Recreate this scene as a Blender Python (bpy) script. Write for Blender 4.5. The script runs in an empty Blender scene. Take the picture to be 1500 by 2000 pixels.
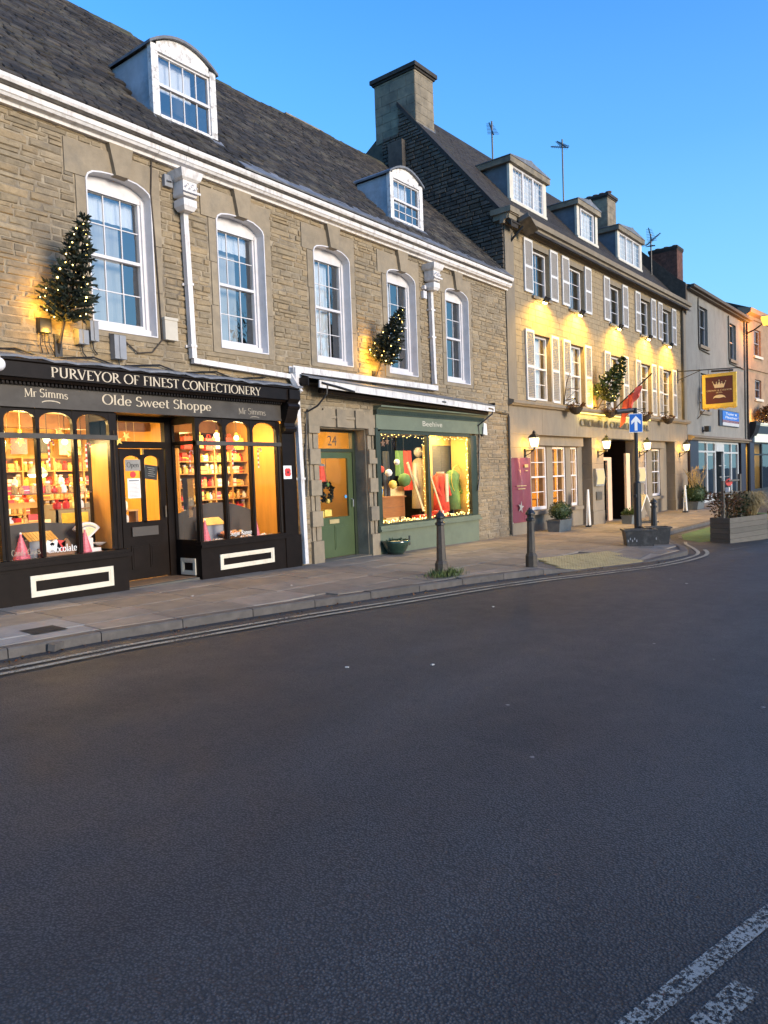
import bpy, bmesh, math, random
from mathutils import Vector, Matrix
random.seed(11)
R = math.radians
scene = bpy.context.scene
COL = scene.collection

# ---------------------------------------------------------------- camera
cam = bpy.data.cameras.new("camera")
cam.sensor_fit = 'VERTICAL'; cam.sensor_height = 36.0; cam.sensor_width = 27.0
cam.lens = 1440 / 2000 * 36.0
cam.clip_start = 0.05; cam.clip_end = 3000
cam_o = bpy.data.objects.new("camera", cam); COL.objects.link(cam_o)
YAW, PITCH, ROLL = R(37.8), R(2.6), R(-2.1)
_fh = Vector((math.cos(YAW), math.sin(YAW), 0)); _rt = Vector((math.sin(YAW), -math.cos(YAW), 0)); _up = Vector((0, 0, 1))
_f = _fh * math.cos(PITCH) - _up * math.sin(PITCH)
_u = _fh * math.sin(PITCH) + _up * math.cos(PITCH)
_r2 = _rt * math.cos(ROLL) + _u * math.sin(ROLL)
_u2 = _u * math.cos(ROLL) - _rt * math.sin(ROLL)
_m = Matrix((_r2, _u2, -_f)).transposed().to_4x4(); _m.translation = Vector((0, 0, 1.5))
cam_o.matrix_world = _m
scene.camera = cam_o

# ---------------------------------------------------------------- world, sun, exposure
SUN_EL, SUN_AZ = R(4.0), R(180)          # low sun behind the camera, clockwise from +Y
EXPO = 2.97
LK = 2.0 ** (-EXPO)                         # lamp powers are written for exposure 0
world = bpy.data.worlds.new("World"); scene.world = world; world.use_nodes = True
nt = world.node_tree; nt.nodes.clear()
wo = nt.nodes.new('ShaderNodeOutputWorld'); bg = nt.nodes.new('ShaderNodeBackground')
sky = nt.nodes.new('ShaderNodeTexSky'); sky.sky_type = 'NISHITA'; sky.sun_disc = False
sky.sun_elevation = SUN_EL; sky.sun_rotation = SUN_AZ
sky.altitude = 200; sky.air_density = 1.0; sky.dust_density = 0.9; sky.ozone_density = 5.0
bg.inputs['Strength'].default_value = 0.12
# pale haze towards the horizon, the same all the way round
tc = nt.nodes.new('ShaderNodeTexCoord'); sx = nt.nodes.new('ShaderNodeSeparateXYZ'); nt.links.new(tc.outputs['Generated'], sx.inputs[0])
hr = nt.nodes.new('ShaderNodeValToRGB'); el = hr.color_ramp.elements
for _ in range(2): el.new(0.5)
for e_, (p_, v_) in zip(el, ((0.0, .85), (0.20, .58), (0.38, .22), (0.60, 0.0))): e_.position = p_; e_.color = (v_, v_, v_, 1)
nt.links.new(sx.outputs['Z'], hr.inputs[0])
hm = nt.nodes.new('ShaderNodeMix'); hm.data_type = 'RGBA'; hm.inputs[7].default_value = (0.42, 0.86, 1.18, 1)
nt.links.new(hr.outputs[0], hm.inputs[0]); nt.links.new(sky.outputs[0], hm.inputs[6])
nt.links.new(hm.outputs[2], bg.inputs[0]); nt.links.new(bg.outputs[0], wo.inputs[0])
sl = bpy.data.lights.new("sun", 'SUN'); sl.energy = 0.6; sl.angle = R(20); sl.color = (1.0, 0.86, 0.70)
so = bpy.data.objects.new("sun", sl); COL.objects.link(so)
_sd = Vector((math.sin(SUN_AZ) * math.cos(R(12)), math.cos(SUN_AZ) * math.cos(R(12)), math.sin(R(12))))
so.rotation_euler = (-_sd).to_track_quat('-Z', 'Y').to_euler(); so.location = (0, -30, 20)
scene.view_settings.view_transform = 'Standard'; scene.view_settings.look = 'None'
scene.view_settings.exposure = EXPO; scene.view_settings.gamma = 1.0
scene.view_settings.use_curve_mapping = False
scene.render.engine = 'CYCLES'
scene.cycles.use_denoising = True
scene.cycles.max_bounces = 8; scene.cycles.transparent_max_bounces = 12
scene.cycles.sample_clamp_indirect = 6.0

# ---------------------------------------------------------------- materials
def nodes(name):
    m = bpy.data.materials.new(name); m.use_nodes = True
    t = m.node_tree; t.nodes.clear()
    o = t.nodes.new('ShaderNodeOutputMaterial')
    return m, t, o

def nd(t, typ, **kw):
    n = t.nodes.new(typ)
    for k, v in kw.items():
        if k in n.inputs: n.inputs[k].default_value = v
        else: setattr(n, k, v)
    return n

def noise(t, pos, scale, detail=4.0, rough=0.6, vec=None):
    n = nd(t, 'ShaderNodeTexNoise'); n.inputs['Scale'].default_value = scale
    n.inputs['Detail'].default_value = detail; n.inputs['Roughness'].default_value = rough
    src = pos
    if vec:
        mp = nd(t, 'ShaderNodeMapping'); mp.inputs['Scale'].default_value = vec
        t.links.new(pos, mp.inputs['Vector']); src = mp.outputs[0]
    t.links.new(src, n.inputs['Vector'])
    return n.outputs['Fac']

def ramp(t, fac, stops):
    r = nd(t, 'ShaderNodeValToRGB'); e = r.color_ramp.elements
    while len(e) < len(stops): e.new(0.5)
    for i, (p, c) in enumerate(stops):
        e[i].position = p; e[i].color = (c[0], c[1], c[2], 1) if not isinstance(c, (int, float)) else (c, c, c, 1)
    t.links.new(fac, r.inputs[0]); return r.outputs[0]

def mixc(t, fac, a, b, mode='MIX'):
    m = nd(t, 'ShaderNodeMix', data_type='RGBA', blend_type=mode)
    for s, v in ((m.inputs[0], fac), (m.inputs[6], a), (m.inputs[7], b)):
        if isinstance(v, (int, float)): s.default_value = v
        elif isinstance(v, (tuple, list)): s.default_value = (v[0], v[1], v[2], 1)
        else: t.links.new(v, s)
    return m.outputs[2]

def mth(t, op, a, b=0.0):
    m = nd(t, 'ShaderNodeMath', operation=op)
    for s, v in ((m.inputs[0], a), (m.inputs[1], b)):
        if isinstance(v, (int, float)): s.default_value = v
        else: t.links.new(v, s)
    return m.outputs[0]

def pmat(name, col, rough=0.7, var=0.15, scale=6.0, bump=0.0, bscale=40.0, metal=0.0, rnd=0.0, tints=None,
         dirt=None, dscale=2.0, damt=0.5, spec=0.5, coat=0.0, vec=None):
    """Procedural paint / stone / timber: base colour, fine noise, per-piece variation, blotches of dirt, relief."""
    m, t, o = nodes(name)
    b = nd(t, 'ShaderNodeBsdfPrincipled'); t.links.new(b.outputs[0], o.inputs[0])
    geo = nd(t, 'ShaderNodeNewGeometry'); pos = geo.outputs['Position']
    n1 = noise(t, pos, scale, 5, 0.65, vec)
    lo = tuple(c * (1 - var) for c in col); hi = tuple(min(1, c * (1 + var)) for c in col)
    c = ramp(t, n1, [(0.3, lo), (0.7, hi)])
    if rnd or tints:
        oi = nd(t, 'ShaderNodeObjectInfo')
        rv = mth(t, 'FRACT', mth(t, 'ADD', oi.outputs['Random'], geo.outputs['Random Per Island']))
        if tints:
            tr = ramp(t, rv, [(i / max(1, len(tints) - 1), q) for i, q in enumerate(tints)])
            c = mixc(t, 0.75, c, tr, 'MULTIPLY')
        if rnd:
            rv2 = mth(t, 'FRACT', mth(t, 'MULTIPLY', rv, 7.31))
            k = ramp(t, rv2, [(0, 1 - rnd), (1, 1 + rnd * 0.0)])
            c = mixc(t, 1.0, c, k, 'MULTIPLY')
    if dirt:
        nz = noise(t, pos, dscale, 6, 0.7, vec)
        f = ramp(t, nz, [(0.5, 0.0), (0.68, damt)])
        c = mixc(t, f, c, dirt)
    t.links.new(c, b.inputs['Base Color'])
    b.inputs['Roughness'].default_value = rough; b.inputs['Metallic'].default_value = metal
    b.inputs['Specular IOR Level'].default_value = spec; b.inputs['Coat Weight'].default_value = coat
    if bump:
        bp = nd(t, 'ShaderNodeBump'); bp.inputs['Strength'].default_value = min(1, bump); bp.inputs['Distance'].default_value = 0.012
        t.links.new(noise(t, pos, bscale, 5, 0.7), bp.inputs['Height']); t.links.new(bp.outputs[0], b.inputs['Normal'])
    return m

def emit(name, col, strength):
    m, t, o = nodes(name); e = nd(t, 'ShaderNodeEmission'); e.inputs[0].default_value = (*col, 1)
    e.inputs[1].default_value = strength * LK; t.links.new(e.outputs[0], o.inputs[0]); return m

def glass(name, base=0.05, fres=1.0, tint=(1, 1, 1), rough=0.0):
    m, t, o = nodes(name)
    tr = nd(t, 'ShaderNodeBsdfTransparent'); tr.inputs[0].default_value = (*tint, 1)
    gl = nd(t, 'ShaderNodeBsdfGlossy'); gl.inputs['Color'].default_value = (0.95, 0.91, 0.84, 1); gl.inputs['Roughness'].default_value = rough
    geo = nd(t, 'ShaderNodeNewGeometry')
    bp = nd(t, 'ShaderNodeBump'); bp.inputs['Strength'].default_value = 0.05; bp.inputs['Distance'].default_value = 0.02
    t.links.new(noise(t, geo.outputs['Position'], 3.0, 2), bp.inputs['Height']); t.links.new(bp.outputs[0], gl.inputs['Normal'])
    lw = nd(t, 'ShaderNodeLayerWeight'); lw.inputs['Blend'].default_value = 0.25
    f = mth(t, 'ADD', mth(t, 'MULTIPLY', lw.outputs['Fresnel'], fres), base)
    f.node.use_clamp = True
    mx = nd(t, 'ShaderNodeMixShader'); t.links.new(f, mx.inputs[0])
    t.links.new(tr.outputs[0], mx.inputs[1]); t.links.new(gl.outputs[0], mx.inputs[2]); t.links.new(mx.outputs[0], o.inputs[0])
    return m

def worn_paint(name, col, under_cut=0.5, scale=38.0):
    """Road paint worn through to the asphalt below: ragged, cut away by noise."""
    m, t, o = nodes(name)
    b = nd(t, 'ShaderNodeBsdfPrincipled'); b.inputs['Roughness'].default_value = 0.9; b.inputs['Specular IOR Level'].default_value = 0.2
    geo = nd(t, 'ShaderNodeNewGeometry'); pos = geo.outputs['Position']
    c = ramp(t, noise(t, pos, 9, 5), [(0.3, tuple(x * 0.75 for x in col)), (0.7, col)])
    t.links.new(c, b.inputs['Base Color'])
    tr = nd(t, 'ShaderNodeBsdfTransparent'); mx = nd(t, 'ShaderNodeMixShader')
    n2 = mth(t, 'ADD', mth(t, 'MULTIPLY', noise(t, pos, scale, 6, 0.75), 0.75), mth(t, 'MULTIPLY', noise(t, pos, 2.2, 3), 0.25))
    f = ramp(t, n2, [(under_cut - 0.03, 0.0), (under_cut + 0.02, 1.0)])
    t.links.new(f, mx.inputs[0]); t.links.new(tr.outputs[0], mx.inputs[1]); t.links.new(b.outputs[0], mx.inputs[2])
    t.links.new(mx.outputs[0], o.inputs[0]); return m

M = {}
ST = [(1.0, 0.95, 0.85), (0.82, 0.78, 0.72), (1.1, 0.98, 0.80), (0.92, 0.80, 0.62), (0.75, 0.73, 0.70), (1.12, 1.04, 0.92), (0.95, 0.85, 0.70)]
M['stone'] = pmat('buff_rubble_stone', (0.315, 0.255, 0.168), 0.92, 0.24, 11, 0.7, 45, rnd=0.24, tints=ST, dirt=(0.12, 0.105, 0.085), dscale=0.7, damt=0.6)
M['mortar'] = pmat('lime_mortar', (0.29, 0.235, 0.16), 0.95, 0.3, 12, 0.8, 60, dirt=(0.09, 0.075, 0.06), dscale=1.7, damt=0.75)
M['mortar_hotel'] = pmat('hotel_mortar', (0.26, 0.205, 0.13), 0.95, 0.2, 12, 0.4, 60)
M['ashlar'] = pmat('smooth_buff_ashlar', (0.29, 0.232, 0.155), 0.88, 0.16, 5, 0.4, 70, rnd=0.15, dirt=(0.16, 0.14, 0.11), dscale=2.0, damt=0.6)
M['hotel_stone'] = pmat('hotel_coursed_stone', (0.30, 0.235, 0.145), 0.9, 0.20, 7, 0.5, 60, rnd=0.10, tints=[(1, .97, .9), (.94, .9, .82), (1.03, .98, .88), (.97, .91, .8)], dirt=(0.22, 0.18, 0.12), dscale=0.9, damt=0.45)
M['hotel_ashlar'] = pmat('hotel_ashlar_grey', (0.225, 0.185, 0.132), 0.88, 0.14, 4, 0.3, 80, rnd=0.12, dirt=(0.17, 0.15, 0.12), dscale=1.6, damt=0.5, vec=(1, 1, 0.35))
M['gable'] = pmat('weathered_dark_gable_stone', (0.115, 0.10, 0.085), 0.95, 0.35, 5, 0.9, 40, rnd=0.35, tints=ST, dirt=(0.05, 0.047, 0.045), dscale=1.4, damt=0.6)
M['chimney'] = pmat('lichened_chimney_stone', (0.24, 0.20, 0.14), 0.95, 0.3, 3, 0.6, 40, rnd=0.15, dirt=(0.10, 0.095, 0.08), dscale=1.3, damt=0.8)
M['brick'] = pmat('old_red_brick', (0.17, 0.075, 0.05), 0.9, 0.3, 9, 0.6, 60, rnd=0.4, dirt=(0.06, 0.05, 0.045), dscale=2, damt=0.6)
M['slate'] = pmat('stone_roof_slate', (0.044, 0.037, 0.030), 0.9, 0.5, 12, 0.9, 50, rnd=0.75, tints=[(1, .95, .85), (.6, .6, .6), (2.1, 1.9, 1.6), (.8, .75, .7), (1.4, 1.3, 1.2), (.5, .5, .5)], dirt=(0.115, 0.10, 0.07), dscale=1.6, damt=0.75)
M['moss'] = pmat('mossy_ridge_stone', (0.085, 0.075, 0.04), 0.95, 0.5, 9, 0.9, 50, rnd=0.4, dirt=(0.06, 0.075, 0.02), dscale=2.5, damt=0.8)
M['tile'] = pmat('dark_brown_roof_tile', (0.042, 0.034, 0.028), 0.85, 0.35, 8, 0.6, 60, rnd=0.4, dirt=(0.06, 0.055, 0.035), dscale=1.1, damt=0.5)
M['white'] = pmat('weathered_white_paint', (0.68, 0.65, 0.62), 0.6, 0.09, 4, 0.25, 60, dirt=(0.24, 0.20, 0.165), dscale=5.0, damt=0.55, vec=(1.6, 1.6, 0.5))
M['white2'] = pmat('clean_white_paint', (0.62, 0.60, 0.60), 0.5, 0.06, 5, 0.08, 60, dirt=(0.46, 0.43, 0.40), dscale=4, damt=0.4)
M['peel'] = pmat('peeling_white_paint', (0.70, 0.68, 0.65), 0.6, 0.1, 7, 0.3, 50, dirt=(0.20, 0.17, 0.14), dscale=9, damt=0.8)
M['lead'] = pmat('lead_sheet', (0.13, 0.135, 0.145), 0.55, 0.3, 5, 0.3, 20, dirt=(0.28, 0.28, 0.28), dscale=3, damt=0.6)
M['leadblue'] = pmat('painted_lead_cheek', (0.42, 0.46, 0.50), 0.6, 0.18, 3, 0.2, 30, dirt=(0.22, 0.24, 0.26), dscale=2.5, damt=0.6)
M['greylead'] = pmat('grey_lead_cheek', (0.13, 0.15, 0.17), 0.6, 0.25, 3, 0.2, 30)
M['brown'] = pmat('dark_brown_gloss_paint', (0.011, 0.0075, 0.006), 0.36, 0.25, 5, 0.1, 30, spec=0.15)
M['fascia'] = pmat('taupe_fascia_paint', (0.062, 0.053, 0.044), 0.42, 0.2, 3, 0.05, 30, spec=0.25, dirt=(0.10, 0.09, 0.08), dscale=1.6, damt=0.5)
M['cream'] = pmat('cream_paint', (0.62, 0.56, 0.44), 0.5, 0.06, 5, 0.05, 40, dirt=(0.35, 0.31, 0.24), dscale=6, damt=0.4)
M['gilt'] = pmat('pale_gold_lettering', (0.50, 0.42, 0.30), 0.5, 0.2, 20)
M['faded'] = pmat('faded_gold_lettering', (0.30, 0.255, 0.19), 0.5, 0.4, 25)
M['sage'] = pmat('sage_green_paint', (0.145, 0.165, 0.105), 0.5, 0.10, 3, 0.05, 30, dirt=(0.10, 0.115, 0.075), dscale=2, damt=0.5)
M['green'] = pmat('dark_green_paint', (0.062, 0.088, 0.036), 0.4, 0.12, 3, 0.05, 30)
M['greendk'] = pmat('blackish_green_paint', (0.030, 0.040, 0.022), 0.4, 0.15, 3)
M['black'] = pmat('black_painted_iron', (0.014, 0.014, 0.015), 0.45, 0.3, 20, 0.15, 60)
M['ironbr'] = pmat('weathered_bollard_paint', (0.045, 0.036, 0.026), 0.6, 0.35, 9, 0.3, 60, dirt=(0.11, 0.085, 0.055), dscale=5, damt=0.7)
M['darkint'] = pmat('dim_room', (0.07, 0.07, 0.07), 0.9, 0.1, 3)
M['voile'] = pmat('grey_voile', (0.36, 0.37, 0.36), 0.9, 0.10, 10, vec=(6, 6, 0.3))
M['curtain'] = pmat('net_curtain', (0.66, 0.68, 0.68), 0.9, 0.12, 14, vec=(6, 6, 0.3))
M['pipegrey'] = pmat('grey_plastic', (0.23, 0.24, 0.26), 0.5, 0.1, 5)
M['stonebox'] = pmat('beige_plastic', (0.50, 0.45, 0.36), 0.5, 0.08, 5)
M['ochre'] = pmat('ochre_plaster', (0.62, 0.42, 0.13), 0.8, 0.08, 2)
M['ochre2'] = pmat('orange_wood_panel', (0.55, 0.29, 0.06), 0.45, 0.12, 3, vec=(4, 4, 0.5))
M['pine'] = pmat('pine_shelf', (0.46, 0.25, 0.08), 0.5, 0.2, 5, vec=(1, 6, 6))
M['board'] = pmat('dark_display_board', (0.055, 0.047, 0.040), 0.6, 0.15, 3)
M['paper'] = pmat('white_paper', (0.74, 0.73, 0.70), 0.8, 0.03, 5)
M['red'] = pmat('red_card', (0.60, 0.035, 0.03), 0.5, 0.15, 12)
M['pink'] = pmat('pink_foil', (0.55, 0.12, 0.16), 0.45, 0.35, 45)
M['choc'] = pmat('brown_card', (0.20, 0.10, 0.05), 0.6, 0.2, 8)
M['yellow'] = pmat('yellow_wrapper', (0.78, 0.58, 0.12), 0.45, 0.2, 14)
M['sweets'] = pmat('boiled_sweets', (0.62, 0.36, 0.16), 0.35, 0.6, 60, tints=[(1.2, .5, .4), (1, 1, .6), (1.2, 1.1, 1), (.8, .4, .2), (1.2, .9, .4)])
M['jar'] = pmat('sweet_jar_glaze', (0.70, 0.52, 0.28), 0.18, 0.5, 45, tints=[(1, .9, .7), (1, .45, .35), (1, 1, .9), (.6, .4, .25), (1, .75, .3)], rnd=0.3)
M['carpet'] = pmat('brown_floor', (0.20, 0.12, 0.06), 0.8, 0.2, 9)
M['skyblue'] = pmat('bright_blue_paint', (0.08, 0.33, 0.62), 0.5, 0.08, 8)
M['knit'] = pmat('cream_knit', (0.72, 0.60, 0.36), 0.95, 0.2, 40, 0.6, 90)
M['redcloth'] = pmat('scarlet_cloth', (0.68, 0.07, 0.03), 0.85, 0.2, 14, 0.3, 30)
M['greencloth'] = pmat('moss_green_cloth', (0.12, 0.22, 0.06), 0.9, 0.2, 14, 0.3, 30)
M['scrap'] = pmat('grubby_paper', (0.40, 0.39, 0.36), 0.9, 0.1, 20)
M['teak'] = pmat('teak_wood', (0.33, 0.13, 0.035), 0.4, 0.2, 5, vec=(1, 4, 8))
M['straw'] = pmat('pale_straw', (0.72, 0.58, 0.28), 0.8, 0.25, 30)
M['needle'] = pmat('fir_needles', (0.011, 0.021, 0.009), 0.7, 0.4, 12, rnd=0.5)
M['leaf'] = pmat('dark_green_leaves', (0.030, 0.060, 0.016), 0.6, 0.4, 14, rnd=0.55)
M['leaf2'] = pmat('light_green_leaves', (0.085, 0.12, 0.025), 0.6, 0.4, 14, rnd=0.5)
M['leafred'] = pmat('russet_leaves', (0.13, 0.055, 0.02), 0.6, 0.4, 14, rnd=0.5, tints=[(1, .6, .5), (.6, 1, .4), (1.2, 1, .5)])
M['drygrass'] = pmat('dry_feather_grass', (0.36, 0.27, 0.12), 0.8, 0.35, 14, rnd=0.4)
M['bark'] = pmat('bark', (0.06, 0.045, 0.032), 0.9, 0.4, 20, 0.6, 60)
M['soil'] = pmat('soil', (0.035, 0.026, 0.018), 0.95, 0.4, 30, 0.6, 60)
M['planterwood'] = pmat('weathered_planter_board', (0.098, 0.090, 0.076), 0.8, 0.2, 5, 0.4, 40, rnd=0.25, vec=(1, 1, 8), dirt=(0.075, 0.08, 0.06), dscale=2, damt=0.5)
M['potgreen'] = pmat('green_glazed_pot', (0.022, 0.045, 0.03), 0.15, 0.3, 10, coat=0.6)
M['trough'] = pmat('grey_trough', (0.11, 0.125, 0.125), 0.7, 0.2, 8, 0.2, 50)
M['tub'] = pmat('black_plastic_tub', (0.030, 0.030, 0.031), 0.45, 0.2, 10, dirt=(0.10, 0.10, 0.095), dscale=5, damt=0.5)
M['signblue'] = pmat('sign_blue', (0.012, 0.115, 0.46), 0.3, 0.04, 6)
M['signwhite'] = pmat('sign_white', (0.80, 0.80, 0.76), 0.35, 0.04, 6)
M['maroon'] = pmat('maroon_vinyl', (0.17, 0.045, 0.062), 0.25, 0.12, 4, 0.2, 6)
M['maroonsign'] = pmat('maroon_sign_paint', (0.105, 0.018, 0.014), 0.4, 0.08, 6)
M['gold'] = pmat('gold_sign_frame', (0.85, 0.56, 0.07), 0.4, 0.12, 8)
M['goldpale'] = pmat('pale_gold_paint', (0.80, 0.64, 0.36), 0.45, 0.08, 12)
M['bronze'] = pmat('bronze_letters', (0.10, 0.085, 0.065), 0.4, 0.2, 20, metal=0.3)
M['peach'] = pmat('peach_door_frame', (0.66, 0.46, 0.30), 0.55, 0.06, 4)
M['render'] = pmat('pale_stained_render', (0.205, 0.198, 0.175), 0.92, 0.10, 3, 0.35, 50, dirt=(0.14, 0.132, 0.115), dscale=1.0, damt=0.8, vec=(1, 1, 0.5))
M['orange_st'] = pmat('buff_render', (0.30, 0.205, 0.125), 0.9, 0.15, 3, 0.3, 50, dirt=(0.17, 0.125, 0.085), dscale=1.2, damt=0.7)
M['purple'] = pmat('dark_plum_paint', (0.022, 0.015, 0.024), 0.4, 0.1, 5)
M['ceiling'] = pmat('warm_painted_boards', (0.74, 0.58, 0.28), 0.7, 0.08, 3, vec=(.5, 8, 1))
M['greypaint'] = pmat('grey_shop_paint', (0.42, 0.43, 0.42), 0.5, 0.08, 5)
M['palegreen'] = pmat('pale_green_paint', (0.62, 0.66, 0.55), 0.5, 0.06, 5)
M['poppy'] = M['red']
M['flagred'] = pmat('faded_red_flag', (0.62, 0.12, 0.09), 0.85, 0.15, 8)
M['slab'] = pmat('york_paving_slab', (0.235, 0.208, 0.175), 0.78, 0.22, 3.5, 0.35, 60, rnd=0.32, tints=[(1, .96, .9), (.9, .9, .9), (1.1, 1.0, .88), (.95, .88, .8)], dirt=(0.13, 0.115, 0.098), dscale=1.3, damt=0.6)
M['slabpale'] = pmat('pale_concrete_slab', (0.24, 0.235, 0.22), 0.8, 0.15, 5, 0.3, 60, dirt=(0.14, 0.13, 0.12), dscale=2, damt=0.5)
M['slabjoint'] = pmat('paving_bed', (0.11, 0.095, 0.08), 0.95, 0.3, 20, 0.5, 60)
M['kerb'] = pmat('granite_kerb', (0.090, 0.080, 0.071), 0.8, 0.25, 8, 0.4, 60, rnd=0.2, dirt=(0.06, 0.055, 0.05), dscale=2.2, damt=0.6)
M['tactile'] = pmat('buff_tactile_paving', (0.42, 0.33, 0.15), 0.8, 0.2, 6, 0.3, 60, rnd=0.2, dirt=(0.2, 0.17, 0.12), dscale=3, damt=0.5)
M['cover'] = pmat('iron_cover', (0.040, 0.038, 0.037), 0.9, 0.3, 14, 0.3, 40, spec=0.15)
M['greensurf'] = pmat('green_road_surfacing', (0.085, 0.16, 0.045), 0.9, 0.2, 6, 0.5, 90)
M['yline'] = worn_paint('worn_cream_yellow_paint', (0.40, 0.365, 0.275), 0.455)
M['wline'] = worn_paint('worn_white_road_paint', (0.30, 0.295, 0.265), 0.52, 60)
M['winglass'] = glass('upper_window_glass', 0.25, 0.8, (0.95, 0.97, 1.0))
M['shopglass'] = glass('shop_window_glass', 0.025, 0.22)
M['hotelglass'] = glass('hotel_window_glass', 0.22, 0.9)
M['bulb'] = emit('warm_bulb', (1.0, 0.72, 0.32), 14)
M['fairy'] = emit('fairy_bulb', (1.0, 0.66, 0.18), 18)
M['lampglass'] = emit('lantern_light', (1.0, 0.80, 0.42), 7)
M['floodglass'] = emit('flood_light_lens', (1.0, 0.80, 0.34), 60)
M['menulight'] = emit('lit_menu_paper', (1.0, 0.80, 0.42), 1.05)
M['sodium'] = emit('sodium_lens', (1.0, 0.40, 0.05), 4)
M['strip'] = emit('strip_light', (1.0, 0.80, 0.15), 5)
M['globe'] = pmat('opal_globe', (0.70, 0.72, 0.76), 0.15, 0.03, 6)

def road_mat():
    m, t, o = nodes('worn_asphalt')
    b = nd(t, 'ShaderNodeBsdfPrincipled'); t.links.new(b.outputs[0], o.inputs[0])
    geo = nd(t, 'ShaderNodeNewGeometry'); pos = geo.outputs['Position']
    big = noise(t, pos, 0.55, 5, 0.6, (0.5, 1.4, 1)); mid = noise(t, pos, 4.0, 6, 0.7)
    v = nd(t, 'ShaderNodeTexVoronoi'); v.inputs['Scale'].default_value = 92; t.links.new(pos, v.inputs['Vector'])
    fine = noise(t, pos, 150, 3, 0.8)
    c = ramp(t, big, [(0.3, (0.047, 0.044, 0.042)), (0.55, (0.060, 0.056, 0.053)), (0.75, (0.080, 0.074, 0.069))])
    c = mixc(t, 0.7, c, ramp(t, mid, [(0.3, 0.72), (0.7, 1.22)]), 'MULTIPLY')
    c = mixc(t, 0.8, c, ramp(t, fine, [(0.32, 0.45), (0.5, 0.95), (0.72, 1.5)]), 'MULTIPLY')
    c = mixc(t, 0.8, c, ramp(t, v.outputs['Distance'], [(0.0, 1.8), (0.32, 1.0), (0.60, 0.30)]), 'MULTIPLY')
    lane = noise(t, pos, 0.9, 3, 0.5, (0.09, 1.0, 1)); c = mixc(t, 0.8, c, ramp(t, lane, [(0.35, 0.80), (0.65, 1.22)]), 'MULTIPLY')
    patch = noise(t, pos, 0.35, 2, 0.4); c = mixc(t, 0.6, c, ramp(t, patch, [(0.40, 0.82), (0.43, 1.0), (0.60, 1.05), (0.62, 1.2)]), 'MULTIPLY')
    v3 = nd(t, 'ShaderNodeTexVoronoi'); v3.inputs['Scale'].default_value = 62; t.links.new(pos, v3.inputs['Vector']); c = mixc(t, 0.75, c, ramp(t, v3.outputs['Distance'], [(0.08, 0.25), (0.20, 1.06)]), 'MULTIPLY')
    # pale chips and gum spots
    v2 = nd(t, 'ShaderNodeTexVoronoi'); v2.inputs['Scale'].default_value = 1.7; t.links.new(pos, v2.inputs['Vector'])
    spot = ramp(t, v2.outputs['Distance'], [(0.018, 1.0), (0.03, 0.0)])
    c = mixc(t, mth(t, 'MULTIPLY', spot, 0.7), c, (0.30, 0.29, 0.28))
    t.links.new(c, b.inputs['Base Color'])
    t.links.new(ramp(t, mid, [(0.3, 0.62), (0.7, 0.8)]), b.inputs['Roughness'])
    b.inputs['Specular IOR Level'].default_value = 0.42
    bp = nd(t, 'ShaderNodeBump'); bp.inputs['Strength'].default_value = 0.5; bp.inputs['Distance'].default_value = 0.006
    h = mth(t, 'ADD', mth(t, 'MULTIPLY', v.outputs['Distance'], -1.3), mth(t, 'MULTIPLY', fine, 0.35))
    t.links.new(h, bp.inputs['Height']); t.links.new(bp.outputs[0], b.inputs['Normal'])
    return m
M['road'] = road_mat()

# ---------------------------------------------------------------- building helpers
class Frame:
    def __init__(s, o, a): s.o = Vector(o); s.a = a; s.m = Matrix.Rotation(a, 3, 'Z')
    def w(s, p): return s.o + s.m @ Vector(p)
WF = Frame((0, 0, 0), 0.0)
HF = Frame((17.45, 9.262, 0), R(-1.2))                       # along the hotel front: u, depth, z
BF = Frame(HF.w((25.62, 0.0, 0)), R(-5.5))                   # the last house turns a little
LOC = {}

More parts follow.
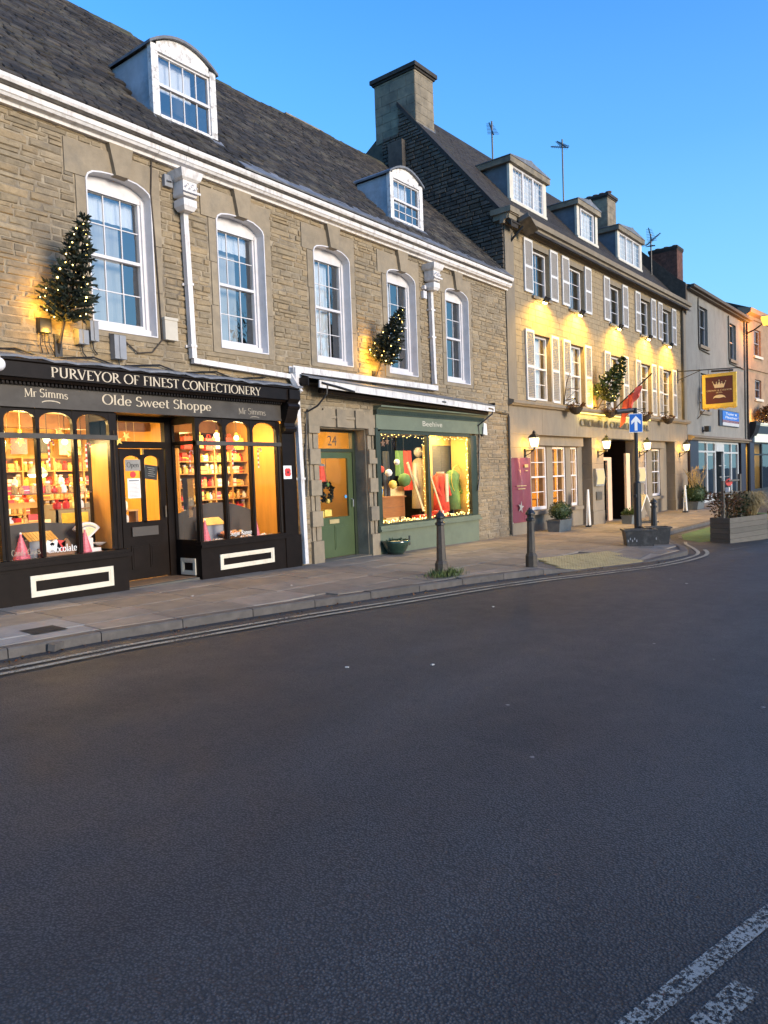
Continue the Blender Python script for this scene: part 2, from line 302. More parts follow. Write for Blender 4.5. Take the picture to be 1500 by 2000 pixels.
class MB:
    def __init__(s): s.v = []; s.f = []; s.mi = []
    def face(s, pts, mi=0):
        n = len(s.v); s.v += [tuple(p) for p in pts]; s.f.append(list(range(n, n + len(pts)))); s.mi.append(mi)
    def box(s, x0, x1, y0, y1, z0, z1, mi=0, skip=''):
        n = len(s.v)
        s.v += [(x0, y0, z0), (x1, y0, z0), (x1, y1, z0), (x0, y1, z0), (x0, y0, z1), (x1, y0, z1), (x1, y1, z1), (x0, y1, z1)]
        F = {'b': (0, 3, 2, 1), 't': (4, 5, 6, 7), 'f': (0, 1, 5, 4), 'k': (2, 3, 7, 6), 'l': (3, 0, 4, 7), 'r': (1, 2, 6, 5)}
        for k, q in F.items():
            if k not in skip: s.f.append([n + i for i in q]); s.mi.append(mi)
        return s
    def xf(s, pts, faces, mtx, mi=0):
        n = len(s.v)
        s.v += [tuple(mtx @ Vector(p)) for p in pts]
        for q in faces: s.f.append([n + i for i in q]); s.mi.append(mi)
    def obox(s, c, size, rot=None, mi=0):
        b = MB().box(-size[0] / 2, size[0] / 2, -size[1] / 2, size[1] / 2, -size[2] / 2, size[2] / 2)
        m = Matrix.Translation(Vector(c))
        if rot is not None: m = m @ rot.to_4x4()
        s.xf(b.v, b.f, m, mi); return s
    def prism(s, pts, ax, a, b, mi=0):
        def P(p, d): return {'y': (p[0], d, p[1]), 'x': (d, p[0], p[1]), 'z': (p[0], p[1], d)}[ax]
        n = len(s.v); k = len(pts)
        ar = sum(pts[i][0] * pts[(i + 1) % k][1] - pts[(i + 1) % k][0] * pts[i][1] for i in range(k))
        if (ar < 0) != (ax == 'y'): pts = pts[::-1]
        s.v += [P(p, a) for p in pts] + [P(p, b) for p in pts]
        s.f.append([n + i for i in range(k)][::-1]); s.f.append([n + k + i for i in range(k)]); s.mi += [mi, mi]
        for i in range(k):
            j = (i + 1) % k; s.f.append([n + i, n + j, n + k + j, n + k + i]); s.mi.append(mi)
        return s
    def tube(s, pts, r, n=8, mi=0, caps=True):
        pts = [Vector(p) for p in pts]; k = len(pts)
        rs = r if isinstance(r, (list, tuple)) else [r] * k
        b = len(s.v); ref = None
        for i, p in enumerate(pts):
            d = (pts[min(i + 1, k - 1)] - pts[max(i - 1, 0)]).normalized()
            if ref is None: ref = Vector((0, 0, 1)) if abs(d.z) < 0.9 else Vector((1, 0, 0))
            e = d.cross(ref).normalized(); g = e.cross(d).normalized(); ref = g
            for j in range(n):
                a = 2 * math.pi * j / n
                s.v.append(tuple(p + (e * math.cos(a) + g * math.sin(a)) * rs[i]))
        for i in range(k - 1):
            for j in range(n):
                j2 = (j + 1) % n
                s.f.append([b + i * n + j, b + i * n + j2, b + (i + 1) * n + j2, b + (i + 1) * n + j]); s.mi.append(mi)
        if caps:
            s.f.append([b + j for j in range(n)][::-1]); s.f.append([b + (k - 1) * n + j for j in range(n)]); s.mi += [mi, mi]
        return s
    def lathe(s, prof, c=(0, 0, 0), n=14, mi=0, sq=False, rot=None):
        b = len(s.v); off = math.pi / 4 if sq else 0
        if sq: n = 4
        for (r, z) in prof:
            for j in range(n):
                a = 2 * math.pi * j / n + off
                p = Vector((r * math.cos(a), r * math.sin(a), z))
                if rot is not None: p = rot @ p
                s.v.append(tuple(p + Vector(c)))
        k = len(prof)
        for i in range(k - 1):
            for j in range(n):
                j2 = (j + 1) % n
                s.f.append([b + i * n + j, b + i * n + j2, b + (i + 1) * n + j2, b + (i + 1) * n + j]); s.mi.append(mi)
        s.f.append([b + j for j in range(n)][::-1]); s.f.append([b + (k - 1) * n + j for j in range(n)]); s.mi += [mi, mi]
        return s
    def ball(s, c, r, n=10, sz=1.0, mi=0):
        h = max(4, n // 2)
        return s.lathe([(max(r * math.sin(math.pi * i / h), r * 0.02), -r * sz * math.cos(math.pi * i / h)) for i in range(h + 1)], c, n, mi)
    def leaf(s, c, size, d=None, w=0.5, mi=0):
        d = d if d is not None else Vector((random.gauss(0, 1), random.gauss(0, 1), random.gauss(0, 1))).normalized()
        e = d.cross(Vector((random.gauss(0, 1), random.gauss(0, 1), random.gauss(0, 1)))).normalized() * size * w * 0.5
        c = Vector(c); g = d * size
        s.face([c, c + g * 0.5 + e, c + g, c + g * 0.5 - e], mi)
    def mesh(s, name, mats, off=(0, 0, 0), smooth=False):
        me = bpy.data.meshes.new(name); ox, oy, oz = off
        me.from_pydata([(x - ox, y - oy, z - oz) for x, y, z in s.v], [], s.f)
        for m in (mats if isinstance(mats, (list, tuple)) else [mats]): me.materials.append(m)
        if any(s.mi): me.polygons.foreach_set('material_index', s.mi)
        if smooth: me.polygons.foreach_set('use_smooth', [True] * len(s.f))
        me.update(); return me

def tagp(o, label=None, cat=None, group=None, kind=None):
    if label: o['label'] = label
    if cat: o['category'] = cat
    if group: o['group'] = group
    if kind: o['kind'] = kind
    return o

def thing(name, label, cat, loc=(0, 0, 0), frame=WF, group=None):
    o = bpy.data.objects.new(name, None); COL.objects.link(o); o.empty_display_size = 0.2
    o.location = frame.w(loc); o.rotation_euler = (0, 0, frame.a)
    LOC[o.name] = tuple(loc); return tagp(o, label, cat, group)

def part(name, mb, mat, parent, smooth=False, kind=None, label=None):
    off = LOC[parent.name]
    o = bpy.data.objects.new(name, mb.mesh(name, mat, off, smooth)); COL.objects.link(o)
    o.parent = parent; LOC[o.name] = off
    return tagp(o, label, None, None, kind)

def solo(name, mb, mat, label, cat, loc, frame=WF, group=None, smooth=False):
    o = bpy.data.objects.new(name, mb.mesh(name, mat, loc, smooth)); COL.objects.link(o)
    o.location = frame.w(loc); o.rotation_euler = (0, 0, frame.a); LOC[o.name] = tuple(loc)
    return tagp(o, label, cat, group)

def setting(name, mb, mat, kind='structure', parent=None, smooth=False):
    o = bpy.data.objects.new(name, mb.mesh(name, mat, (0, 0, 0), smooth)); COL.objects.link(o); LOC[o.name] = (0, 0, 0)
    if parent: o.parent = parent
    if kind: o['kind'] = kind
    return o

def piece(name, mesh, parent, loc, scale=(1, 1, 1), rot=None):
    """One stone, slab, slate ... : its own object, mesh data shared between alike pieces."""
    o = bpy.data.objects.new(name, mesh); COL.objects.link(o); o.parent = parent
    l = LOC[parent.name]; o.location = (loc[0] - l[0], loc[1] - l[1], loc[2] - l[2]); o.scale = scale
    if rot is not None: o.rotation_euler = rot
    LOC[o.name] = tuple(loc); return o

def dup(o, parent=None, **kw):
    c = o.copy(); COL.objects.link(c)
    if parent: c.parent = parent
    LOC[c.name] = LOC[o.name]
    for ch in list(o.children): dup(ch, c)
    return c

def dup_thing(o, loc, label, frame=WF, rz=0.0, scale=None):
    c = dup(o); c.location = frame.w(loc); c.rotation_euler = (0, 0, frame.a + rz); LOC[c.name] = tuple(loc); c['label'] = label
    if scale: c.scale = scale
    return c

def light(name, typ, loc, energy, col=(1.0, 0.62, 0.26), size=0.1, frame=WF, target=None, spot=None, parent=None, sy=None):
    l = bpy.data.lights.new(name, typ); l.energy = energy * LK; l.color = col
    if typ == 'AREA':
        l.size = size
        if sy: l.shape = 'RECTANGLE'; l.size_y = sy
    else: l.shadow_soft_size = size
    if spot: l.spot_size = R(spot); l.spot_blend = 0.6
    o = bpy.data.objects.new(name, l); COL.objects.link(o); p = frame.w(loc); o.location = p
    if target is not None: o.rotation_euler = (frame.w(target) - p).to_track_quat('-Z', 'Y').to_euler()
    return o

def cells(xs, zs, holes):
    xs = sorted(set(xs)); zs = sorted(set(zs)); out = []
    for i in range(len(xs) - 1):
        run = None
        for j in range(len(zs) - 1):
            cx, cz = (xs[i] + xs[i + 1]) / 2, (zs[j] + zs[j + 1]) / 2
            inside = any(a < cx < b and c < cz < d for a, b, c, d in holes)
            if inside:
                if run: out.append((xs[i], xs[i + 1], run, zs[j])); run = None
            elif run is None: run = zs[j]
        if run is not None: out.append((xs[i], xs[i + 1], run, zs[-1]))
    return out

def wall_mb(x0, x1, z0, z1, holes, y0, y1):
    xs = [x0, x1] + [v for h in holes for v in h[:2] if x0 < v < x1]; zs = [z0, z1] + [v for h in holes for v in h[2:] if z0 < v < z1]
    mb = MB()
    for a, b, c, d in cells(xs, zs, holes): mb.box(a, b, y0, y1, c, d)
    return mb

def stone_variants(mat, name, n=10, ch=0.10, jit=0.05):
    """Unit blocks with a slightly uneven, chamfered face (front is -y)."""
    out = []
    for k in range(n):
        mb = MB(); j = lambda: random.uniform(-jit, jit)
        o = [(-.5 + abs(j()) * .5, -.5 + abs(j()) * .6), (.5 - abs(j()) * .5, -.5 + abs(j()) * .6), (.5 - abs(j()) * .5, .5 - abs(j()) * .6), (-.5 + abs(j()) * .5, .5 - abs(j()) * .6)]
        cx = ch * 0.4
        i_ = [(o[0][0] + cx, o[0][1] + ch), (o[1][0] - cx, o[1][1] + ch), (o[2][0] - cx, o[2][1] - ch), (o[3][0] + cx, o[3][1] - ch)]
        mb.v = [(x, .5, z) for x, z in o] + [(x, -.30, z) for x, z in o] + [(x, -.5 + j(), z) for x, z in i_]
        mb.f = [[8, 9, 10, 11]]
        for a in range(4):
            b = (a + 1) % 4
            mb.f += [[a, b, 4 + b, 4 + a], [4 + a, 4 + b, 8 + b, 8 + a]]
        mb.mi = [0] * len(mb.f)
        me = mb.mesh(name, mat); out.append((me, mb))
    return out

def masonry(parent, name, mat, x0, x1, z0, z1, holes, yf, depth, hr, lr, joint=0.008, n_single=300, eye=(0, 0, 1.5), proud=0.006, jit=0.05, ch=0.10, zlim=None):
    """Coursed stones: the ones that show largest are objects, the rest one part."""
    vs = stone_variants(mat, name, 10, ch, jit); st = []
    z = z0
    while z < z1 - 0.02:
        h = random.uniform(*hr); h = min(h, z1 - z)
        if z1 - z - h < hr[0] * 0.5: h = z1 - z
        x = x0 - random.uniform(0, lr[0])
        while x < x1:
            l = random.uniform(*lr) * (1 if random.random() > .15 else 1.5)
            a, b = max(x, x0), min(x + l, x1); x += l
            segs = [(a, b)]
            for (p, q, c, d) in holes:
                if z + h * 0.5 > c and z + h * 0.5 < d:
                    ns = []
                    for (s0, s1) in segs:
                        if q <= s0 or p >= s1: ns.append((s0, s1)); continue
                        if p > s0: ns.append((s0, p))
                        if q < s1: ns.append((q, s1))
                    segs = ns
            for s0, s1 in segs:
                zz = z + h if zlim is None else min(z + h, zlim((s0 + s1) / 2))
                if s1 - s0 > 0.05 and zz - z > 0.03: st.append((s0, s1, z, zz))
        z += h
    def app(s):
        c = Vector(((s[0] + s[1]) / 2, yf, (s[2] + s[3]) / 2)); d = (c - Vector(eye)).length
        return -(s[1] - s[0]) * (s[3] - s[2]) / d ** 2 * max(0.2, yf - eye[1]) / d
    st.sort(key=app)
    rest = MB()
    for i, (a, b, c, d) in enumerate(st):
        me, mb = random.choice(vs)
        sc = (b - a - joint, depth, d - c - joint); pr = random.uniform(-proud, proud)
        p = ((a + b) / 2, yf + depth / 2 + pr, (c + d) / 2)
        if i < n_single: piece(name, me, parent, p, sc)
        else:
            rest.xf(mb.v, mb.f, Matrix.Translation(Vector(p)) @ Matrix.Diagonal((*sc, 1)))
    if rest.v: part(name + '_courses', rest, mat, parent, kind='stuff')

# ground level of the sloping street: pavement surface, road is 0.12 lower
def G(x, y):
    xe = max(-25.0, min(x, 27.0)); ye = max(-40.0, min(y, 40.0))
    return -0.017 * (xe - 9.5) + 0.02 * (ye - 9.26) + 0.022 * max(0.0, min(x, 36.0) - 27.0)
RD = -0.098
KERB = [(-25, 8.6), (-6, 7.5), (2.0, 7.05), (3.1, 6.93), (4.2, 6.88), (5.28, 6.72), (6.43, 6.55), (7.82, 6.25), (9.53, 5.93), (10.8, 5.62), (12.04, 5.2),
        (13.5, 4.75), (14.8, 4.43), (15.7, 4.33), (16.4, 4.5), (17.0, 4.83), (18.0, 5.32), (19.7, 5.95), (21.2, 6.31), (26.3, 6.51), (34, 6.75), (50, 7.0), (90, 7.6)]
def ykerb(x):
    for (a, b), (c, d) in zip(KERB, KERB[1:]):
        if a <= x <= c: return b + (d - b) * (x - a) / (c - a)
    return KERB[-1][1]
def sm(a, b, x):
    t = max(0.0, min(1.0, (x - a) / (b - a))); return t * t * (3 - 2 * t)
def DROP(x, y):        # dropped kerb at the crossing place
    return -0.085 * sm(11.3, 12.1, x) * (1 - sm(14.3, 15.1, x)) * (1 - sm(0.1, 1.3, y - ykerb(x)))
def H(x, y): return G(x, y) + DROP(x, y)

# ---------------------------------------------------------------- lettering: a small serif alphabet drawn with a pen
def arc(cx, cy, rx, ry, a0, a1, n=14):
    return [(cx + rx * math.cos(R(a0 + (a1 - a0) * i / n)), cy + ry * math.sin(R(a0 + (a1 - a0) * i / n))) for i in range(n + 1)]
def stem(x, y0=0.0, y1=1.0, s='bt'): return ([(x, y0), (x, y1)], None, s)
TH, TN = 0.13, 0.05
X = 0.62
GL = {
 'P': (0.60, [stem(.16), ([(.16, .97)] + arc(.26, .73, .26, .24, 90, -90) + [(.16, .49)], None, '')]),
 'R': (0.68, [stem(.16), ([(.16, .97)] + arc(.26, .74, .24, .23, 90, -90) + [(.16, .51)], None, ''), ([(.30, .51), (.66, .0)], .12, 'b')]),
 'U': (0.76, [([(.16, 1), (.16, .3)] + arc(.39, .3, .23, .28, 180, 360) + [(.62, 1)], None, ''), ([(.06, .99), (.26, .99)], .04, ''), ([(.52, .99), (.72, .99)], .04, '')]),
 'V': (0.70, [([(.07, 1), (.36, .0)], .13, ''), ([(.36, .0), (.63, 1)], .06, ''), ([(.0, .99), (.2, .99)], .04, ''), ([(.52, .99), (.72, .99)], .04, '')]),
 'E': (0.58, [stem(.16), ([(.16, .975), (.52, .975), (.52, .84)], .055, ''), ([(.16, .51), (.42, .51)], .055, ''), ([(.16, .025), (.54, .025), (.55, .17)], .055, '')]),
 'F': (0.54, [stem(.16), ([(.16, .975), (.52, .975), (.52, .84)], .055, ''), ([(.16, .51), (.42, .51)], .055, '')]),
 'Y': (0.68, [([(.06, 1), (.34, .48)], .12, ''), ([(.34, .48), (.62, 1)], .06, ''), ([(.34, 0), (.34, .5)], None, 'b'), ([(-.02, .99), (.17, .99)], .04, ''), ([(.52, .99), (.7, .99)], .04, '')]),
 'O': (0.84, [(arc(.42, .5, .36, .5, 0, 360, 28), None, '')]),
 'I': (0.32, [stem(.16)]),
 'N': (0.80, [stem(.14, s='bt'), ([(.12, 1), (.66, 0)], .12, ''), ([(.66, 0), (.66, 1)], .06, 't')]),
 'S': (0.56, [(arc(.28, .74, .2, .24, 30, 225, 14) + arc(.26, .27, .23, .27, 65, -150, 16), None, '')]),
 'T': (0.64, [stem(.32, s='b'), ([(.04, .84), (.04, .975), (.60, .975), (.60, .84)], .055, '')]),
 'C': (0.74, [(arc(.42, .5, .36, .5, 45, 315, 22), None, ''), ([(.68, .98), (.68, .76)], .05, '')]),
 'M': (0.94, [([(.14, 0), (.14, 1)], .06, 'b'), ([(.14, 1), (.46, .08)], .13, ''), ([(.46, .08), (.78, 1)], .06, ''), stem(.80, s='bt')]),
 'W': (1.0, [([(.05, 1), (.28, 0)], .12, ''), ([(.28, 0), (.5, .85)], .06, ''), ([(.5, .85), (.72, 0)], .12, ''), ([(.72, 0), (.93, 1)], .06, '')]),
 'H': (0.80, [stem(.16), stem(.64), ([(.16, .52), (.64, .52)], .055, '')]),
 'L': (0.58, [stem(.16), ([(.16, .025), (.54, .025), (.55, .2)], .055, '')]),
 '&': (0.80, [(arc(.34, .78, .15, .2, 300, -20, 14)[::-1] + [(.2, .52)] + arc(.3, .26, .24, .26, 110, 330, 14) + [(.62, .5)], None, ''), ([(.22, .72), (.72, 0)], .11, '')]),
 'r': (0.42, [stem(.14, 0, X, 'bt'), (arc(.3, X - .16, .16, .15, 170, 50, 8), None, '')]),
 'i': (0.30, [stem(.15, 0, X, 'bt'), ([(.15, .80), (.15, .93)], .12, '')]),
 'm': (0.94, [stem(.14, 0, X, 'bt'), (arc(.30, X - .2, .16, .18, 180, 0, 8) + [(.46, 0)], None, 'b'), (arc(.62, X - .2, .16, .18, 180, 0, 8) + [(.78, 0)], None, 'b')]),
 'n': (0.64, [stem(.14, 0, X, 'bt'), (arc(.31, X - .2, .18, .18, 180, 0, 8) + [(.49, 0)], None, 'b')]),
 's': (0.44, [(arc(.22, X * .75, .14, X * .23, 30, 230, 10) + arc(.2, X * .27, .17, X * .26, 65, -150, 10), None, '')]),
 'l': (0.30, [stem(.15, 0, 1.02, 'bt')]),
 'd': (0.62, [stem(.48, 0, 1.02, 'bt'), (arc(.29, X / 2, .20, X / 2, 50, 310, 16), None, '')]),
 'e': (0.56, [(arc(.28, X / 2, .21, X / 2, 0, 320, 18), None, ''), ([(.07, X / 2), (.49, X / 2)], .05, '')]),
 'w': (0.82, [([(.05, X), (.23, 0)], .11, ''), ([(.23, 0), (.4, X)], .05, ''), ([(.4, X), (.58, 0)], .11, ''), ([(.58, 0), (.76, X)], .05, '')]),
 't': (0.40, [([(.17, .85), (.17, .12)] + arc(.27, .12, .1, .12, 180, 310, 6), None, ''), ([(.04, X), (.36, X)], .05, '')]),
 'h': (0.64, [stem(.14, 0, 1.02, 'bt'), (arc(.31, X - .2, .18, .18, 180, 0, 8) + [(.49, 0)], None, 'b')]),
 'o': (0.60, [(arc(.3, X / 2, .23, X / 2, 0, 360, 22), None, '')]),
 'p': (0.62, [stem(.15, -.32, X, 'bt'), (arc(.33, X / 2, .21, X / 2, 130, -130, 16), None, '')]),
 'a': (0.54, [([(.40, 0), (.40, X * .7)] + arc(.25, X * .7, .15, X * .28, 0, 150, 8), None, 'b'), (arc(.24, X * .27, .17, X * .27, 60, 300, 12), None, '')]),
 'c': (0.52, [(arc(.29, X / 2, .22, X / 2, 45, 315, 16), None, '')]),
 'g': (0.58, [(arc(.27, X * .62, .18, X * .36, 0, 360, 16), None, ''), (arc(.27, -.12, .21, .15, 90, 430, 14), None, '')]),
 'y': (0.60, [([(.07, X), (.3, .0)], .11, ''), ([(.54, X), (.26, -.16), (.12, -.30)], .05, '')]),
 'u': (0.64, [([(.14, X), (.14, .2)] + arc(.31, .2, .17, .2, 180, 360, 8) + [(.48, X)], None, ''), stem(.49, 0, .3, 'b')]),
 "'": (0.22, [([(.11, .8), (.11, 1.02)], .1, '')]),
 '2': (0.58, [(arc(.28, .72, .2, .27, 160, -20, 12) + [(.08, .03), (.52, .03)], None, '')]),
 '4': (0.60, [([(.44, 0), (.44, 1), (.05, .30), (.56, .30)], None, '')]),
}
def ribbon(mb, pts, w, put, d):
    k = len(pts)
    if k < 2: return
    closed = abs(pts[0][0] - pts[-1][0]) + abs(pts[0][1] - pts[-1][1]) < 1e-6
    L = []
    for i in range(k):
        a = pts[i - 1] if i > 0 else (pts[-2] if closed else pts[0]); b = pts[i + 1] if i < k - 1 else (pts[1] if closed else pts[-1])
        dx, dy = b[0] - a[0], b[1] - a[1]; l = math.hypot(dx, dy) or 1
        t = w if w else TN + (TH - TN) * abs(dy) / l
        L.append((pts[i][0] - dy / l * t / 2, pts[i][1] + dx / l * t / 2)); L.append((pts[i][0] + dy / l * t / 2, pts[i][1] - dx / l * t / 2))
    n = len(mb.v)
    mb.v += [put(p[0], p[1], d) for p in L]
    for i in range(k - 1):
        mb.f.append([n + 2 * i, n + 2 * i + 1, n + 2 * i + 3, n + 2 * i + 2]); mb.mi.append(0)
def letters(txt, x0, x1, base, cap, y, rise=0.0, solid=0.0, per_letter=False, mbx=None):
    """Serif text on a board facing -y, from x0 to x1; rise lifts the middle (arched line)."""
    wid = sum(GL[c][0] if c in GL else 0.34 for c in txt); sx = (x1 - x0) / wid
    out = []; mb = mbx or MB(); cx = 0.0
    for c in txt:
        if c not in GL: cx += 0.34; continue
        if per_letter: mb = MB()
        w, strokes = GL[c]
        def put(px, py, d, cx=cx):
            wx = x0 + (cx + px) * sx; t = (wx - x0) / (x1 - x0); return (wx, y - d, base + py * cap + rise * 4 * t * (1 - t))
        for si, (pts, ww, s) in enumerate(strokes):
            ds = [si * 0.0004] if not solid else [si * 0.0004 + solid * q for q in (0, .34, .67, 1.0)]
            for dd in ds: ribbon(mb, pts, ww, put, dd)
            for end, k in (('b', pts[0]), ('t', pts[-1])):
                if end in s:
                    e = k if s != 'b' or pts[0][1] < pts[-1][1] else pts[-1]
                    yy = e[1] + (0.02 if end == 'b' else -0.02)
                    for dd in ds: ribbon(mb, [(e[0] - .11, yy), (e[0] + .11, yy)], .04, put, dd + 0.0002)
        if per_letter: out.append(mb)
        cx += w
    return out if per_letter else mb

def plain_text(txt, width, cap):
    """Built-in sans lettering turned into a mesh; returns MB in the xz plane with its left end at x=0."""
    cu = bpy.data.curves.new("lettering", 'FONT'); cu.body = txt; cu.size = 1.0
    o = bpy.data.objects.new("lettering", cu); COL.objects.link(o)
    dg = bpy.context.evaluated_depsgraph_get(); me = bpy.data.meshes.new_from_object(o.evaluated_get(dg))
    xs = [v.co.x for v in me.vertices]; ys = [v.co.y for v in me.vertices]
    a, b, c, d = min(xs), max(xs), min(ys), max(ys); mb = MB()
    mb.v = [((v.co.x - a) / (b - a) * width, 0.0, v.co.y * cap / 0.73) for v in me.vertices]
    mb.f = [list(p.vertices) for p in me.polygons]; mb.mi = [0] * len(mb.f)
    bpy.data.objects.remove(o); bpy.data.curves.remove(cu); bpy.data.meshes.remove(me)
    return mb
def moved(mb, d, m=None):
    o = MB(); o.f = mb.f; o.mi = mb.mi
    o.v = [tuple((m @ Vector(p) if m is not None else Vector(p)) + Vector(d)) for p in mb.v]; return o

# ---------------------------------------------------------------- ground, road, pavement
GX = [-900, -25, 2, 9.5, 18, 27, 30, 33, 36, 60, 900]; GY = [-900, -40, 0, 9.26, 40, 900]
mb = MB()
for i in range(len(GX) - 1):
    for j in range(len(GY) - 1):
        mb.face([(x, y, G(x, y) + RD - 0.03) for x, y in ((GX[i], GY[j]), (GX[i + 1], GY[j]), (GX[i + 1], GY[j + 1]), (GX[i], GY[j + 1]))])
setting('ground', mb, M['road'])
mb = MB()
rx = [-60, -25] + [x for x in range(-24, 60, 2)] + [90]
for a, b in zip(rx, rx[1:]):
    for c, d in ((-14, -6), (-6, 0), (0, 4), (4, 8.4)):
        mb.face([(x, y, G(x, y) + RD) for x, y in ((a, c), (b, c), (b, d), (a, d))])
road = setting('road', mb, M['road'])

pave = MB()                                                     # bedding under the slabs
px = [-25, -6, 0] + [x * 0.5 for x in range(4, 60)] + [32, 36, 42, 50, 90]
for a, b in zip(px, px[1:]):
    for k in range(6):
        def row(x, q): return ykerb(x) + 0.1 + (10.6 - ykerb(x) - 0.1) * q / 6
        pave.face([(x, y, H(x, y) - 0.022) for x, y in ((a, row(a, k)), (b, row(b, k)), (b, row(b, k + 1)), (a, row(a, k + 1)))])
pavement = setting('pavement', pave, M['slabjoint'])
# slabs: every one a piece, laid in rows along the building line, cut at the kerb
slabs = []
TACT = [(12.0, 5.30), (14.1, 4.66), (14.62, 5.70), (12.62, 6.22)]
def in_poly(x, y, P):
    c = False
    for (a, b), (p, q) in zip(P, P[1:] + P[:1]):
        if (b > y) != (q > y) and x < (p - a) * (y - b) / (q - b) + a: c = not c
    return c
rows = []; y = 9.9
for h in [0.64, 0.62, 0.66, 0.6, 0.64, 0.62, 0.66, 0.62, 0.6, 0.64]:
    rows.append((y - h, y)); y -= h
for (ya, yb) in rows:
    x = 1.2 - random.random() * 0.5
    while x < 37.5:
        l = random.uniform(0.62, 1.15); a, b = x, x + l; x += l
        def lo(q): return max(ya, ykerb(q) + 0.160)
        if lo(a) >= yb - 0.02 and lo(b) >= yb - 0.02: continue
        g = 0.007; m_ = (a + b) / 2
        P = [(a + g, lo(a) + g), (m_, lo(m_) + g), (b - g, lo(b) + g), (b - g, yb - g), (a + g, yb - g)]
        P = [(u, min(v, yb - g)) for u, v in P]
        if min(yb - v for u, v in P[:3]) < 0.03: continue
        cx, cy = m_, (ya + yb) / 2
        if in_poly(cx, cy, TACT): continue
        slabs.append((P, cx, cy))
slabs.sort(key=lambda s: math.hypot(s[1], s[2]))
def slab_mesh(P, cx, cy, mat, name):
    t = random.uniform(-0.004, 0.003); mb = MB(); n = len(P)
    top = [(u - cx, v - cy, H(u, v) + t - H(cx, cy) + random.uniform(-.0015, .0015)) for u, v in P]
    ins = [(u * 0.985, v * 0.975, w + 0.0) for u, v, w in top]; rim = [(u, v, w - 0.006) for u, v, w in top]
    bot = [(u, v, w - 0.05) for u, v, w in top]
    mb.v = ins + rim + bot; mb.f = [list(range(n))]
    for i in range(n):
        j = (i + 1) % n
        mb.f += [[n + i, n + j, j, i], [2 * n + i, 2 * n + j, n + j, n + i]]
    mb.mi = [0] * len(mb.f); return mb
rest = MB()
for i, (P, cx, cy) in enumerate(slabs):
    pale = 3.2 < cx < 4.5 and 6.9 < cy < 8.1
    mt = M['slabpale'] if pale else M['slab']
    mb = slab_mesh(P, cx, cy, mt, 'paving_slab')
    if i < 290:
        o = bpy.data.objects.new('paving_slab', mb.mesh('paving_slab', mt)); COL.objects.link(o); o.parent = pavement; o.location = (cx, cy, H(cx, cy))
    else: rest.xf(mb.v, mb.f, Matrix.Translation((cx, cy, H(cx, cy))))
if rest.v: setting('paving_slabs_far', rest, M['slab'], 'stuff', pavement)
# the lifted cover slab with its iron lid
mb = MB(); a, b, c, d = 3.62, 3.98, 7.30, 7.62
mb.face([(x, y, H(x, y) + 0.006) for x, y in ((a, c), (b, c), (b, d), (a, d))])
for x in (a + .05, a + .12, a + .19, a + .26, a + .31):
    mb.face([(u, v, H(u, v) + 0.008) for u, v in ((x, c + .03), (x + .02, c + .03), (x + .02, d - .03), (x, d - .03))])
setting('service_cover', mb, M['cover'], None, pavement)
# kerb stones
kerbs = thing('kerb', None, None); kerbs['kind'] = 'structure'
def along(L, step):
    out = [L[0]]; acc = 0.0
    for (a, b), (c, d) in zip(L, L[1:]):
        seg = math.hypot(c - a, d - b); t = 0.0
        while seg - t >= step - acc:
            t += step - acc; acc = 0.0; out.append((a + (c - a) * t / seg, b + (d - b) * t / seg))
        acc += seg - t
    return out
KP = [p for p in along(KERB[1:-1], 0.92) if p[0] > 0]
for (a, b), (c, d) in zip(KP, KP[1:]):
    l = math.hypot(c - a, d - b); nx, ny = -(d - b) / l, (c - a) / l; g = 0.005 / l
    a2, b2, c2, d2 = a + (c - a) * g, b + (d - b) * g, c - (c - a) * g, d - (d - b) * g
    cx, cy = (a + c) / 2, (b + d) / 2; mb = MB(); w = 0.15
    jt = random.uniform(-.006, .004)
    def tp(x, y, q, h): return (x + nx * q - cx, y + ny * q - cy, H(x, y) + h + jt - G(cx, cy))
    def bt(x, y, q): return (x + nx * q - cx, y + ny * q - cy, G(x, y) + RD - 0.05 - G(cx, cy))
    mb.v = [bt(a2, b2, 0), bt(c2, d2, 0), bt(c2, d2, w), bt(a2, b2, w), tp(a2, b2, 0.0, -.015), tp(c2, d2, 0.0, -.015), tp(c2, d2, .015, 0), tp(a2, b2, .015, 0), tp(c2, d2, w, 0), tp(a2, b2, w, 0)]
    mb.f = [[0, 1, 5, 4], [4, 5, 6, 7], [7, 6, 8, 9], [1, 2, 8, 6, 5], [0, 4, 7, 9, 3]]; mb.mi = [0] * 5
    o = bpy.data.objects.new('kerb_stone', mb.mesh('kerb_stone', M['kerb'])); COL.objects.link(o); o.parent = kerbs; o.location = (cx, cy, G(cx, cy))
# the broken kerb by the cover: a lump of stone split off
mb = MB(); mb.obox((3.62, 6.885, G(3.7, 6.83) - 0.052), (0.17, 0.07, 0.07), Matrix.Rotation(0.55, 3, 'Z') @ Matrix.Rotation(0.12, 3, 'X'))
setting('broken_kerb_piece', mb, M['kerb'], None, kerbs)
